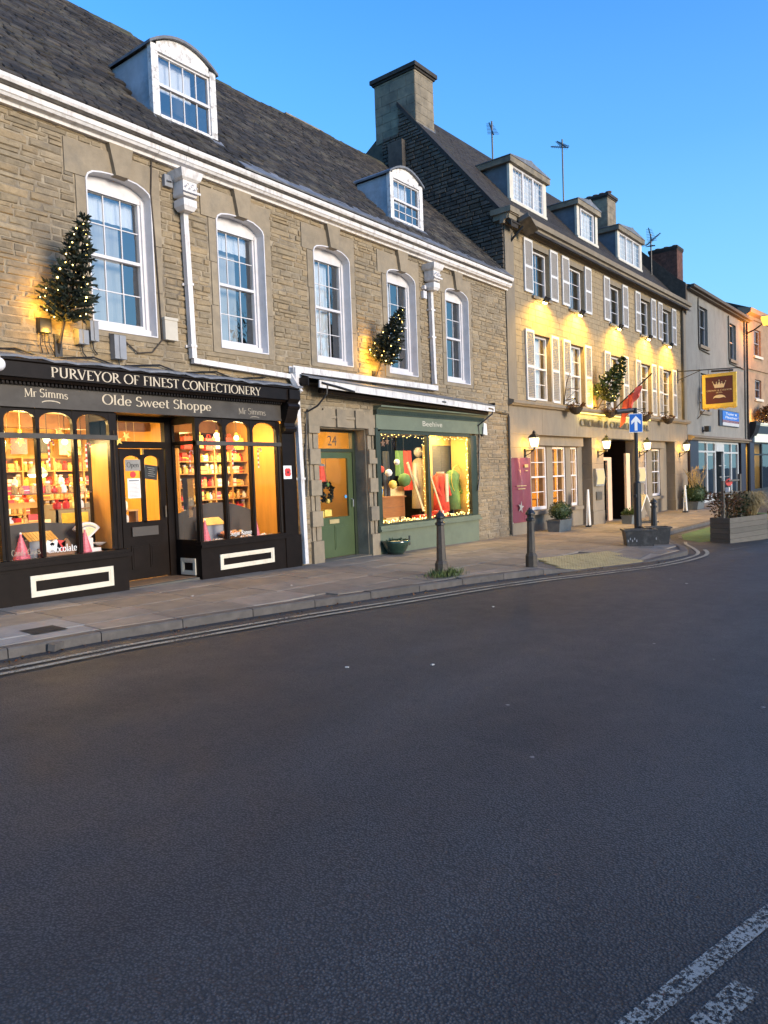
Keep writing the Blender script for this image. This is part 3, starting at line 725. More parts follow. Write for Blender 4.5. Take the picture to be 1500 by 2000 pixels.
# tactile paving: tiles with blisters
tm = MB(); tm.box(-.194, .194, -.194, .194, -.04, 0)
for i in range(6):
    for j in range(6):
        x, y = -.165 + i * .066, -.165 + j * .066
        tm.lathe([(.018, 0), (.013, .006), (.004, .007)], (x, y, 0), 6)
tme = tm.mesh('tactile_tile', M['tactile'])
e1 = Vector((14.1 - 12.0, 4.66 - 5.30)); n1 = 5; e2 = Vector((12.62 - 12.0, 6.22 - 5.30))
for i in range(5):
    for j in range(3):
        p = Vector((12.0, 5.30)) + e1 * ((i + .5) / 5) + e2 * ((j + .5) / 3) * 1.02
        a = math.atan2(e1.y, e1.x); zz = H(p.x, p.y) + 0.006
        o = bpy.data.objects.new('tactile_tile', tme); COL.objects.link(o); o.parent = pavement; o.location = (p.x, p.y, zz)
        gx = (H(p.x + .1, p.y) - H(p.x - .1, p.y)) / .2; gy = (H(p.x, p.y + .1) - H(p.x, p.y - .1)) / .2
        o.rotation_euler = (Matrix.Rotation(math.atan(gy), 3, 'X') @ Matrix.Rotation(-math.atan(gx), 3, 'Y') @ Matrix.Rotation(a, 3, 'Z')).to_euler(); o.scale = (1.08, 0.95, 1)
# painted lines
def stripe(name, L, off, w, mat, step=0.35, lift=0.004):
    pts = along(L, step); mb = MB(); row = []
    for i, (x, y) in enumerate(pts):
        a = pts[max(0, i - 1)]; b = pts[min(len(pts) - 1, i + 1)]; l = math.hypot(b[0] - a[0], b[1] - a[1]); nx, ny = (b[1] - a[1]) / l, -(b[0] - a[0]) / l
        row.append(tuple((x + nx * o_, y + ny * o_, G(x, y) + RD + lift) for o_ in (off, off + w)))
    for p, q in zip(row, row[1:]): mb.face([p[0], p[1], q[1], q[0]])
    return setting(name, mb, mat)
YL = KERB[2:12] + [(14.5, 4.60), (15.2, 4.56), (15.75, 4.58), (16.2, 4.66), (17.0, 4.97), (18.0, 5.42), (19.0, 5.72)]
stripe('road_marking', YL, 0.36, 0.075, M['yline']); stripe('road_marking', YL[:-2], 0.54, 0.075, M['yline'])
cdir = Vector((0.84, -0.21)).normalized()
def cl(p, s): return (p[0] + cdir.x * s, p[1] + cdir.y * s)
stripe('road_marking', [cl((2.10, .757), -4.5), cl((2.10, .757), 20)], -0.03, 0.07, M['wline'])
for s0 in (-4.0, 0.05, 0.62, 3.4, 6.2, 9.0): stripe('road_marking', [cl((2.14, .60), s0), cl((2.14, .60), s0 + (0.30 if s0 == .05 else 2.0))], -0.045, 0.085, M['wline'], 0.14)
for k in range(6): stripe('road_marking', [(17.4 + k * 1.9, 3.95 - k * .30), (18.3 + k * 1.9, 3.81 - k * .30)], 0, 0.10, M['wline'], .3)
mb = MB(); gp = [(18.9, 4.95), (19.6, 5.52), (21.2, 6.02), (26.5, 6.24), (31.5, 6.3), (31.5, 4.6), (21.5, 4.0)]
mb.face([(x, y, G(x, y) + RD + 0.003) for x, y in gp]); setting('green_parking_surface', mb, M['greensurf'])
stripe('road_marking', [(19.9, 5.72), (21.2, 6.10), (26.5, 6.32), (33, 6.4)], 0, 0.08, M['wline'], .5, 0.008)

# ---------------------------------------------------------------- windows
def sash_window(parent, x0, x1, z0, z1, y, cols, rows, mid=None, frame='white2', glassm='winglass', bar=0.016, st=0.045, curtain=None, cmat='curtain'):
    """Sash or casement: frame and bars are one mesh, each pane a sub-part."""
    mb = MB(); d = 0.045
    mb.box(x0, x0 + st, y - d, y + .03, z0, z1); mb.box(x1 - st, x1, y - d, y + .03, z0, z1)
    mb.box(x0 + st, x1 - st, y - d + .002, y + .028, z1 - st, z1); mb.box(x0 + st, x1 - st, y - d + .002, y + .028, z0, z0 + st * 1.5)
    zm = mid if mid else None
    parts = [(z0 + st * 1.5, z1 - st, rows[0], y)] if zm is None else [(z0 + st * 1.5, zm - .022, rows[1], y + .012), (zm + .022, z1 - st, rows[0], y - .008)]
    if zm: mb.box(x0 + st, x1 - st, y - d - .004, y + .02, zm - .022, zm + .022)
    panes = []
    for (a, b, n, yy) in parts:
        xa, xb = x0 + st, x1 - st
        for i in range(1, cols):
            xx = xa + (xb - xa) * i / cols; mb.box(xx - bar / 2, xx + bar / 2, yy - .012, yy + .008, a, b)
        for j in range(1, n):
            zz = a + (b - a) * j / n; mb.box(xa, xb, yy - .010, yy + .006, zz - bar / 2, zz + bar / 2)
        for i in range(cols):
            for j in range(n):
                panes.append((xa + (xb - xa) * i / cols, xa + (xb - xa) * (i + 1) / cols, a + (b - a) * j / n, a + (b - a) * (j + 1) / n, yy))
    w = part('window', mb, M[frame], parent)
    for (a, b, c, e, yy) in panes:
        tl = random.uniform(-.004, .004)
        part('pane', MB_quad([(a, yy + tl, c), (b, yy - tl, c), (b, yy - tl * .5, e), (a, yy + tl * .5, e)]), M[glassm], w)
    if curtain:
        for (a, b, c, e, yy) in curtain:
            cb = MB(); n = max(4, int((b - a) / .04))
            for i in range(n):
                xa, xb = a + (b - a) * i / n, a + (b - a) * (i + 1) / n
                ya, yb2 = yy + .012 * math.sin(i * 1.7), yy + .012 * math.sin((i + 1) * 1.7)
                cb.face([(xa, ya, c), (xb, yb2, c), (xb, yb2, e), (xa, ya, e)])
            part('curtain', cb, M[cmat], w)
    return w
def MB_quad(p):
    m = MB(); m.face(p); return m

# ---------------------------------------------------------------- the old stone building with both shops
YF = 9.262
WX = [5.64, 7.86, 10.10, 12.30, 14.50]; WW = 1.03
sb = thing('stone_building', 'long buff stone terrace building with stone slate roof and two shops below', 'building', (9.5, YF, 0))
holes = [(x - .001, x + WW + .001, 3.68, 5.875) for x in WX]
low = [(3.5, 9.5, -1, 2.95), (10.04, 11.48, -1, 2.50), (11.74, 15.70, -1, 2.95)]
part('wall', wall_mb(2.0, 17.448, -0.3, 6.42, holes + low, YF + .014, YF + .32), M['mortar'], sb)
part('inner_wall', MB().box(2.0, 17.40, 10.9, 11.0, 2.95, 6.4).box(2.0, 17.4, YF + .32, 10.9, 2.95, 3.02).box(2.0, 17.4, YF + .32, 10.9, 6.3, 6.4), M['darkint'], sb)
part('side_wall', MB().box(2.0, 2.25, YF + .32, 16.9, -.3, 6.6).box(2.0, 17.3, 16.8, 17.0, -.3, 6.6), M['gable'], sb)
mh = []
for x in WX:
    mh += [(x - .16, x + WW + .16, 3.60, 5.80), (x - .30, x + WW + .16, 5.70, 6.16), (x + .28, x + .75, 6.0, 6.5)]
mh += [(3.0, 9.48, -1, 3.10), (9.76, 11.86, -1, 2.86), (11.7, 15.72, -1, 3.0)]
masonry(sb, 'stone', M['stone'], 2.6, 17.44, -0.25, 6.40, mh, YF, 0.06, (0.045, 0.115), (0.13, 0.50), 0.007, 300, proud=0.010, jit=0.13, ch=0.12)
for wi, x in enumerate(WX):
    x1 = x + WW; cx = x + WW / 2 + (.02)
    top = [(x, 5.70), (x + .03, 5.77), (x + .10, 5.82), (x + .24, 5.85), (x + .42, 5.865), (x + .62, 5.865), (x + .80, 5.845), (x1 - .11, 5.80), (x1 - .03, 5.75), (x1, 5.69)]
    # jamb stones
    zz = 3.60
    for hh in (0.74, 0.68, 0.68):
        for s in (0, 1):
            w_ = random.uniform(.125, .155)
            a, b = ((x - w_, x - .003) if s == 0 else (x1 + .003, x1 + w_))
            part('jamb_stone', MB().box(a, b, YF - .006 + random.uniform(-.003, .003), YF + .06, zz + .004, zz + hh - .004), M['ashlar'], sb)
        zz += hh
    # lintel stones either side of the key, cut to the arch
    L = [p for p in top if p[0] < cx - .10]; L = L + [(cx - .115, 5.865)]
    part('lintel_stone', MB().prism([(x - .29, 6.15), (x - .29, 5.705), (x - .002, 5.705)] + L[1:] + [(cx - .15, 6.15)], 'y', YF - .008, YF + .06), M['ashlar'], sb)
    Rr = [p for p in top if p[0] > cx + .11]; Rr = [(cx + .105, 5.86)] + Rr
    part('lintel_stone', MB().prism(Rr + [(x1 + .15, 5.69), (x1 + .15, 6.14), (cx + .14, 6.14)], 'y', YF - .006, YF + .06), M['ashlar'], sb)
    part('keystone', MB().prism([(cx - .19, 6.26), (cx - .105, 5.84), (cx + .10, 5.84), (cx + .185, 6.26)], 'y', YF - .075, YF + .05), M['ashlar'], sb)
    part('sill_stone', MB().box(x - .12, x1 + .12, YF - .004, YF + .06, 3.60, 3.676), M['ashlar'], sb)
    # white painted reveal: ring from the wall face to the sash
    out = [(x, 3.68)] + top + [(x1, 3.68)]
    mb = MB(); n = len(out); c0 = (x + WW / 2, 4.8)
    inn = [(c0[0] + (p[0] - c0[0]) * (1 - .018 * 2 / WW), c0[1] + (p[1] - c0[1]) * (1 - .018 / 1.1)) for p in out]
    ya, yb = YF - .014, YF + .27
    for i in range(n):
        j = (i + 1) % n
        P, Q, p, q = out[i], out[j], inn[i], inn[j]
        mb.face([(P[0], ya, P[1]), (Q[0], ya, Q[1]), (q[0], ya, q[1]), (p[0], ya, p[1])])
        mb.face([(p[0], ya, p[1]), (q[0], ya, q[1]), (q[0], yb, q[1]), (p[0], yb, p[1])])
        mb.face([(P[0], ya, P[1]), (P[0], yb, P[1]), (Q[0], yb, Q[1]), (Q[0], ya, Q[1])])
    part('window_reveal', mb, M['white2'], sb)
    # arched head board above the sash
    part('head_board', MB().prism([(x + .02, 5.62)] + [(a, b - .015) for a, b in top[0:]] + [(x1 - .02, 5.62)], 'y', YF + .165, YF + .20), M['white2'], sb)
    part('sash_box', MB().box(x + .018, x + .075, YF + .15, YF + .26, 3.70, 5.68).box(x1 - .075, x1 - .018, YF + .15, YF + .26, 3.70, 5.68).box(x + .018, x1 - .018, YF + .12, YF + .26, 3.69, 3.80), M['white2'], sb)
    cur = {0: [(x + .1, x1 - .1, 5.30, 5.62, 9.60)], 1: [(x + .1, x1 - .1, 5.36, 5.62, 9.60)], 2: [(x + .08, x1 - .30, 3.82, 5.62, 9.60)],
           3: [(x + .08, x + .50, 3.82, 5.62, 9.60)], 4: [(x + .08, x + .50, 3.82, 5.62, 9.60)]}[wi]
    sash_window(sb, x + .070, x1 - .070, 3.795, 5.66, 9.485, 3 if wi < 3 else 3, (2, 2), 4.755, 'white2', 'winglass', 0.014, 0.040, cur)
    if wi < 2: part('blind', MB().box(x + .08, x + .76, 9.72, 9.73, 3.82, 5.62), M['voile'], sb)
# cornice with gutter
prof = [(YF, 6.262), (YF - .06, 6.262), (YF - .07, 6.30), (YF - .15, 6.315), (YF - .17, 6.345), (YF - .185, 6.355), (YF - .195, 6.46), (YF - .225, 6.465), (YF - .245, 6.50), (YF - .245, 6.545), (YF - .21, 6.545), (YF - .20, 6.51), (YF + .1, 6.52), (YF + .1, 6.262)]
xs = [2.0, 4.1, 6.73, 7.20, 9.8, 12.4, 15.0, 17.47]
for a, b in zip(xs, xs[1:]):
    dz = random.uniform(-.004, .004)
    part('cornice', MB().prism([(p, q + dz) for p, q in prof], 'x', a + .002, b - .002), M['white'], sb)
# roof: boards under, slates on top
RS = 1.0
def rz(y): return 6.55 + RS * (y - 9.05)
RIDGE = 13.02
part('roof', MB().prism([(9.05, rz(9.05) - .06), (RIDGE, rz(RIDGE) - .06), (17.1, 6.5), (17.1, 6.4), (9.05, 6.42)], 'x', 2.0, 17.44), M['slate'], sb)
D1 = dict(x0=7.06, x1=8.30, y=9.65, z0=7.12, z1=8.22, cr=.25); D2 = dict(x0=12.90, x1=14.12, y=9.55, z0=7.02, z1=8.02, cr=.24)
vs = stone_variants(M['slate'], 'roof_slate', 10, 0.12, 0.10)
sl_ = []; s = 0.0; slope = math.hypot(1, RS); tot = (RIDGE - 9.05) * slope
while s < tot:
    e = random.uniform(.9, 1.1) * (0.115 - 0.045 * s / tot); x = 2.2 - random.random() * .3
    yy = 9.05 + s / slope
    while x < 17.40:
        w = random.uniform(.12, .34); a, b = x, min(x + w, 17.43); x += w
        if b - a < .06: continue
        skip = False
        for D in (D1, D2):
            yb_ = D['y'] + (D['z1'] - D['z0']) / RS
            if a < D['x1'] - .0 and b > D['x0'] + .0 and D['y'] - .05 < yy < yb_ - .12: skip = True
        if not skip: sl_.append((a, b, s, e))
    s += e
ang = math.atan(RS); rot = Matrix.Rotation(ang - math.pi / 2, 3, 'X')         # block's local z runs up the slope, -y faces out
rot = Matrix(((1, 0, 0), (0, math.sin(ang), math.cos(ang)), (0, -math.cos(ang), math.sin(ang))))
rot_e = rot.to_euler()
def slp(a, b, s, e):
    L = e * 1.5; m = s + L / 2 - e * .12; y = 9.05 + m / slope; z = rz(y)
    nrm = Vector((0, -math.sin(ang), math.cos(ang)))
    th = random.uniform(.030, .062)
    p = Vector(((a + b) / 2, y, z)) + nrm * (.012 + random.uniform(0, .008)) + nrm * 0.0
    sag = -0.05 * math.sin(math.pi * max(0, min(1, ((a + b) / 2 - 8.5) / 5.5))) * (s / tot)
    p.z += sag
    return p, (b - a - .006, th, L)
sl_.sort(key=lambda q: (q[0] ** 2 + (9.05 + q[2] / slope) ** 2 + 25) / (q[3] * (q[1] - q[0])))
rest = MB()
for i, q in enumerate(sl_):
    p, sc = slp(*q); me, mbv = random.choice(vs)
    tilt = Matrix.Rotation(random.uniform(-.085, -.025), 3, 'X') @ Matrix.Rotation(random.uniform(-.02, .02), 3, 'Y')
    rr = rot @ tilt
    if i < 300: piece('roof_slate', me, sb, tuple(p), sc, rr.to_euler())
    else: rest.xf(mbv.v, mbv.f, Matrix.Translation(p) @ rr.to_4x4() @ Matrix.Diagonal((*sc, 1)))
part('roof_slates_upper', rest, M['slate'], sb, kind='stuff')
x = 2.2
while x < 17.3:
    l = random.uniform(.38, .55)
    sag = -0.05 * math.sin(math.pi * max(0, min(1, (x - 8.5) / 5.5)))
    part('ridge_stone', MB().prism([(RIDGE - .17, rz(RIDGE - .17) + .01 + sag), (RIDGE - .15, rz(RIDGE - .15) + .05 + sag), (RIDGE, rz(RIDGE) + .055 + sag + random.uniform(-.015, .02)), (RIDGE + .17, rz(RIDGE) - .14 + sag)], 'x', x, min(x + l - .01, 17.42)), M['moss'], sb)
    x += l
# lead flashing gutter strip along the eaves (right half) and over the cornice
part('lead_flashing', MB().prism([(9.00, 6.555), (9.28, 6.80), (9.28, 6.825), (8.99, 6.575)], 'x', 8.3, 17.43), M['lead'], sb)
# dormers
for D in (D1, D2):
    x0, x1, y, z0, z1, cr = (D[k] for k in ('x0', 'x1', 'y', 'z0', 'z1', 'cr'))
    cx = (x0 + x1) / 2; w = x1 - x0
    arcp = [(x0 + w * i / 10, z1 + cr * (1 - ((i - 5) / 5) ** 2)) for i in range(11)]
    ck = [(y + .03, z0), (y + .03, z1 - .02), (y + (z1 - z0) / RS + .1, z1 - .02)]
    dm = part('dormer', MB().box(x0 + .05, x1 - .05, y + .6, y + .62, z0 + .3, z1), M['darkint'], sb)
    for qa, qb in ((x0 + .02, x0 + .05), (x1 - .05, x1 - .02)): part('cheek', MB().prism(ck, 'x', qa, qb), M['leadblue'], dm)
    mb = MB()                                                   # curved lead roof
    o1 = [(a + (a - cx) * .06, b + .03) for a, b in arcp]; i1 = [(a + (a - cx) * .06, b - .012) for a, b in arcp]
    mb.prism(o1 + i1[::-1], 'y', y - .07, y + (z1 + cr - z0) / RS + .15)
    part('dormer_roof', mb, M['lead'], dm)
    fr = 'peel'
    mb = MB(); mb.box(x0, x0 + .12, y - .03, y + .06, z0, z1 + .02).box(x1 - .12, x1, y - .03, y + .06, z0, z1 + .02)
    mb.box(x0 + .12, x1 - .12, y - .05, y + .06, z0 - .0, z0 + .07)
    mb.prism([(x0 + .12, z1 - .05), (x1 - .12, z1 - .05)] + [(a, b - .014) for a, b in arcp[::-1] if x0 + .1 < a < x1 - .1], 'y', y - .01, y + .05)
    mb.box(x0 + .1, x1 - .1, y - .035, y + .02, z1 - .075, z1 - .02)
    part('dormer_frame', mb, M[fr], dm)
    part('dormer_apron', MB().prism([(y - .04, z0 + .005), (y - .20, z0 - .175), (y - .22, z0 - .16), (y - .06, z0 + .03)], 'x', x0 - .04, x1 + .04), M['lead'], dm)
    dw = thing('dormer_window_anchor', None, None) if False else None
    # sash: 4 panes over 4
    zb, zt, zm = z0 + .07, z1 - .075, z0 + .07 + (z1 - z0 - .145) * .50
    mb = MB(); xa, xb = x0 + .12, x1 - .12; yy = y + .03
    mb.box(xa, xa + .03, yy - .03, yy + .02, zb, zt); mb.box(xb - .03, xb, yy - .03, yy + .02, zb, zt); mb.box(xa, xb, yy - .045, yy + .02, zm - .022, zm + .022)
    mb.box(xa, xb, yy - .03, yy + .02, zb, zb + .04); mb.box(xa, xb, yy - .028, yy + .02, zt - .03, zt)
    for i in range(1, 4): mb.box(xa + (xb - xa) * i / 4 - .008, xa + (xb - xa) * i / 4 + .008, yy - .012, yy + .008, zb + .03, zt - .02)
    if D is D2:
        for q in (zb + (zm - zb) * .5, ): mb.box(xa, xb, yy - .012, yy + .008, q - .008, q + .008)
    part('dormer_sash', mb, M['white2'], dm)
    for i in range(4):
        for (a, b) in ((zb, zm), (zm, zt)):
            part('pane', MB_quad([(xa + (xb - xa) * i / 4, yy, a), (xa + (xb - xa) * (i + 1) / 4, yy + random.uniform(-.004, .004), a), (xa + (xb - xa) * (i + 1) / 4, yy, b), (xa + (xb - xa) * i / 4, yy, b)]), M['winglass'], dm)
    part('blind', MB().box(xa + .02, xa + (xb - xa) * .74, yy + .12, yy + .13, zm - .01, zt), M['curtain'], dm)
# chimney cap showing over the ridge
part('ridge_chimney', MB().box(14.55, 15.75, 14.1, 14.7, 9.4, 11.15).box(14.42, 15.88, 13.97, 14.83, 11.15, 11.27).box(14.6, 15.7, 14.15, 14.65, 11.27, 11.36), M['chimney'], sb)

# ---- rainwater pipes
rw = thing('downpipe', 'white downpipe with ornate hopper left of the second upper window', 'downpipe', (7.2, YF, 3.4))
def hopper(x, parent, w=.40):
    y = YF - .02
    mb = MB()
    mb.lathe([(w * .48, 6.02), (w * .60, 6.05), (w * .66, 6.10), (w * .72, 6.16)], (x, y - .12, 0), sq=True)
    mb.lathe([(w * .40, 5.80), (w * .44, 5.82), (w * .44, 6.02)], (x, y - .12, 0), sq=True)
    mb.box(x - w * .40, x + w * .40, y - .29, y - .27, 5.84, 5.87)
    for i in range(7):
        a = i * .9; mb.ball((x - .09 + .03 * i, y - .285, 5.93 + .035 * math.sin(a * 2.3)), .018, 6)
    mb.lathe([(w * .30, 5.60), (w * .42, 5.66), (w * .42, 5.76), (w * .36, 5.76)], (x, y - .12, 0), sq=True)
    part('hopper', mb, M['white'], parent)
hopper(7.18, rw)
def pipe(pts, w=.085):
    mb = MB()
    for a, b in zip(pts, pts[1:]):
        a, b = Vector(a), Vector(b); d = b - a; l = d.length; m = d.to_track_quat('Z', 'Y').to_matrix()
        mb.obox((a + b) / 2, (w, w, l + w * .8), m)
    return mb
part('pipe', pipe([(7.20, YF - .07, 5.62), (7.24, YF - .07, 3.47)]), M['white'], rw)
part('pipe', pipe([(7.26, YF - .07, 3.40), (9.30, YF - .07, 3.34)], .08), M['white'], rw)
part('pipe', pipe([(9.33, YF - .09, 3.34), (9.36, YF - .24, 3.08)], .08), M['white'], rw)
part('pipe', pipe([(9.46, YF - .06, 2.95), (9.52, YF - .06, 0.06)], .085), M['white'], rw)
for (x, z) in ((7.225, 4.55), (7.235, 3.62), (9.49, 1.55)):
    part('bracket', MB().box(x - .075, x + .075, YF - .02, YF + .0, z - .02, z + .02).box(x - .055, x + .055, YF - .12, YF - .02, z - .018, z + .018), M['white'], rw)
rw2 = thing('downpipe', 'white downpipe with ornate hopper left of the last upper window', 'downpipe', (13.8, YF, 3.4))
hopper(13.80, rw2)
part('pipe', pipe([(13.82, YF - .07, 5.62), (13.86, YF - .07, 3.60)]), M['white'], rw2)
part('gutter', MB().prism([(YF - .13, 3.42), (YF - .02, 3.42), (YF - .02, 3.53), (YF - .035, 3.53), (YF - .035, 3.435), (YF - .115, 3.435), (YF - .115, 3.53), (YF - .13, 3.53)], 'x', 9.34, 13.92), M['white'], rw2)
part('outlet', MB().lathe([(.09, 3.22), (.10, 3.34), (.10, 3.50)], (9.42, YF - .1, 0), sq=True), M['white'], rw2)
for z in (4.6, 5.2): part('bracket', MB().box(13.76, 13.93, YF - .115, YF + .0, z - .018, z + .018), M['white'], rw2)

# ---- things fixed to the wall
solo('meter_box', MB().box(6.74, 6.96, YF - .10, YF, 3.66, 3.98).box(6.73, 6.97, YF - .11, YF - .04, 3.95, 3.99), M['stonebox'], 'beige plastic box under the right corner of the first upper window', 'meter box', (6.85, YF, 3.8))
def cable_box(x0, x1, z0, z1, lab):
    t = thing('junction_box', lab, 'junction box', ((x0 + x1) / 2, YF, z0))
    part('box', MB().box(x0, x1, YF - .12, YF, z0, z1).prism([(YF - .13, z1), (YF, z1 + .03), (YF, z1)], 'x', x0 - .01, x1 + .01), M['pipegrey'], t)
    part('ridge', MB().box(x0 + (x1 - x0) * .4, x0 + (x1 - x0) * .6, YF - .135, YF - .12, z0 + .01, z1 - .01), M['pipegrey'], t)
    part('cable', MB().tube([((x0 + x1) / 2, YF - .05, z0), ((x0 + x1) / 2 + .02, YF - .04, z0 - .10), ((x0 + x1) / 2 + .08, YF - .03, z0 - .16)], .008, 6), M['black'], t)
cable_box(5.36, 5.50, 3.43, 3.62, 'small grey junction box lower left of the first upper window, below the lit tree')
cable_box(5.53, 5.65, 3.49, 3.76, 'tall grey junction box touching the sill corner of the first upper window')
cable_box(5.88, 6.06, 3.29, 3.62, 'grey ribbed junction box hanging below the middle of the first upper window')
t = thing('timer_box', 'black box with hanging wires on the stone left of the lit tree foot', 'timer box', (4.93, YF, 3.5))
part('box', MB().box(4.85, 5.00, YF - .10, YF, 3.52, 3.70), M['black'], t)
for k in range(3): part('cable', MB().tube([(4.88 + k * .05, YF - .05, 3.52), (4.87 + k * .06, YF - .04, 3.38), (4.90 + k * .08, YF - .03, 3.26)], .007, 5), M['black'], t)
solo('cable', MB().tube([(6.08, YF - .03, 3.58), (6.3, YF - .03, 3.42), (6.55, YF - .03, 3.46), (6.73, YF - .03, 3.66), (6.72, YF - .02, 4.2), (6.69, YF - .02, 5.1), (6.66, YF - .02, 5.75), (6.70, YF - .02, 6.25)], .011, 6), M['bark'], 'thin cable looping up the stone between the first two upper windows', 'cable', (6.08, YF, 3.58))
solo('cable', MB().tube([(2.6, YF - .04, 3.30)] + [(4.2 + i * .35, YF - .04, 3.24 + .05 * math.sin(i * 2.1)) for i in range(14)], .012, 5), M['black'], 'black cable strung along the stone just above the shop cornice', 'cable', (4.2, YF, 3.24))
solo('alarm_box', MB().box(6.88, 7.02, YF - .07, YF, 5.93, 6.10).lathe([(.05, 0), (.04, .02)], (6.95, YF - .07, 6.0), 8), M['pipegrey'], 'small grey alarm box left of the first ornate hopper', 'alarm box', (6.95, YF, 6.0))
solo('alarm_box', MB().box(13.55, 13.68, YF - .07, YF, 5.42, 5.58).box(13.58, 13.65, YF - .08, YF, 5.62, 5.70), M['white2'], 'small white alarm box left of the second hopper under the cornice', 'alarm box', (13.6, YF, 5.5))
t = thing('globe_lamp', 'unlit white globe lamp on the sweet shop cornice at the picture edge', 'lamp', (4.23, 9.0, 2.95))
part('globe', MB().ball((4.17, 8.90, 3.01), .085, 16), M['globe'], t, smooth=True)
part('bracket', MB().tube([(4.17, 8.90, 3.09), (4.17, 8.90, 3.18), (4.2, 9.2, 3.2)], .016, 6).lathe([(.04, 3.08), (.025, 3.12)], (4.17, 8.90, 0), 10), M['pipegrey'], t)

# ---------------------------------------------------------------- sweet shop front
sf = thing('sweet_shop_front', 'dark brown sweet shop front with arched glazing and a lettered fascia', 'shopfront', (6.9, YF, 0.05))
bm_ = M['brown']
def arch_light(x0, x1, z0, z1, y, n=10, k=1.0):
    """Opening outline with a low basket arch on top."""
    r = min((z1 - z0) * 0.46, (x1 - x0) * 0.30); cx = (x0 + x1) / 2; a = (x1 - x0) / 2
    return [(x0, z0), (x1, z0)] + [(cx + a * math.cos(math.pi * i / n), z1 - r + r * math.sin(math.pi * i / n) ** 0.75) for i in range(n + 1)]
def head_with_arches(xs, z0, z1, ztop, y0, y1):
    """Head rail cut by arches: strips between neighbouring arch points up to a straight top."""
    mb = MB()
    for (a, b) in xs:
        pts = arch_light(a, b, z0, z1, y0)[2:]
        for p, q in zip(pts, pts[1:]):
            mb.prism([(q[0], q[1]), (p[0], p[1]), (p[0], ztop), (q[0], ztop)], 'y', y0, y1)
    return mb
def glaze(parent, x0, x1, z0, z1, y, mat='shopglass', arch=False):
    if arch: P = [(a, y, b) for a, b in arch_light(x0, x1, z0, z1, y)]
    else: P = [(x0, y, z0), (x1, y, z0), (x1, y, z1), (x0, y, z1)]
    return part('pane', MB_quad(P), M[mat], parent)
def bay(name_x, x0, x1, lights, zs, zt):
    """Front of a bay: stall, sill, posts, transom, arched heads, panes."""
    y0, y1 = YF - .02, YF + .05
    posts = MB(); edges = [x0] + [v for l in lights for v in l] + [x1]
    for a, b in zip(edges[0::2], edges[1::2]):
        posts.box(a, b, y0, y1, zs, 2.55)
        posts.tube([((a + b) / 2, y0 - .004, zs), ((a + b) / 2, y0 - .004, 2.30)], .016, 6)
    b_ = part('bay_window', posts, bm_, sf)
    part('transom', MB().box(x0, x1, y0 - .03, y1, zt - .045, zt + .02), M['fascia'], b_)
    for l_ in lights: part('arched_head', head_with_arches([l_], zt, 2.515, 2.575, y0 + .005, y1 - .005), bm_, b_)
    for a, b in lights:
        glaze(b_, a, b, zs, zt - .04, YF + .02); glaze(b_, a, b, zt + .015, 2.515, YF + .02, arch=True)
    return b_
LL = [(3.62, 4.25), (4.36, 4.755), (4.805, 5.255), (5.315, 5.785)]
RL = [(7.325, 7.785), (7.855, 8.365), (8.43, 8.965)]
bl = bay('l', 3.5, 5.90, LL, .655, 2.215); br = bay('r', 7.25, 9.05, RL, .625, 2.165)
# returns into the doorway
for (xx, side, par) in ((7.27, -1, br), (5.86, 1, bl)):
    mb = MB(); a, b = YF + .05, YF + .56
    mb.box(xx - .025, xx + .025, b, b + .09, .1, 2.6); mb.box(xx - .025, xx + .025, a, b, 2.14, 2.20); mb.box(xx - .028, xx + .028, a, b, .54, .65); mb.box(xx - .02, xx + .02, a, b, 2.46, 2.6)
    part('return_frame', mb, bm_, par); part('return_stall', MB().box(xx - .03, xx + .03, a, b + .09, -.1, .54), bm_, par)
    if side == 1: part('return_panel', MB().box(xx - .02, xx + .02, a, b, .65, 2.14), M['ochre2'], par); continue
    part('return_pane', MB_quad([(xx, a, .65), (xx, b, .65), (xx, b, 2.14), (xx, a, 2.14)]), M['shopglass'], par)
    part('return_pane', MB_quad([(xx, a, 2.2), (xx, b, 2.2), (xx, b, 2.46), (xx, a, 2.46)]), M['shopglass'], par)
def panel_frame(parent, x0, x1, z0, z1, y, ax='y'):
    mb = MB(); w, w2 = .045, .028
    def bx(a, b, c, d, o, p):
        if ax == 'y': mb.box(a, b, y - p, y - o, c, d)
        else: mb.box(y - p, y - o, a, b, c, d)
    for (i, o, p) in ((0, .0, .018), (w - .004, .0, .011)):
        e = i; ww = w if i == 0 else w2
        bx(x0 + e, x1 - e, z0 + e, z0 + e + ww, o, p); bx(x0 + e, x1 - e, z1 - e - ww, z1 - e, o, p)
        bx(x0 + e, x0 + e + ww, z0 + e + ww, z1 - e - ww, o, p); bx(x1 - e - ww, x1 - e, z0 + e + ww, z1 - e - ww, o, p)
    return part('panel_moulding', mb, M['cream'], parent)
st = part('stall_riser', MB().box(3.3, 5.945, YF - .07, YF + .05, -.12, .545), bm_, sf)
part('sill', MB().box(3.3, 5.975, YF - .125, YF + .05, .548, .60).box(3.3, 5.96, YF - .095, YF + .05, .60, .648), M['brown'], st)
panel_frame(st, 4.545, 5.70, .165, .435, YF - .07)
st = part('stall_riser', MB().box(7.24, 9.06, YF - .045, YF + .05, -.15, .525), bm_, sf)
part('sill', MB().box(7.215, 9.08, YF - .10, YF + .05, .528, .575).box(7.225, 9.06, YF - .07, YF + .05, .575, .62), M['brown'], st)
panel_frame(st, 7.595, 8.765, .145, .39, YF - .045)
panel_frame(st, YF + .10, YF + .46, .10, .36, 7.24, 'x')
part('pilaster', MB().box(3.40, 4.30, YF - .09, YF - .07, -.1, .50), M['brown'], sf)
pl = part('pilaster', MB().box(9.09, 9.41, YF - .03, YF + .06, .56, 2.52), M['brown'], sf)
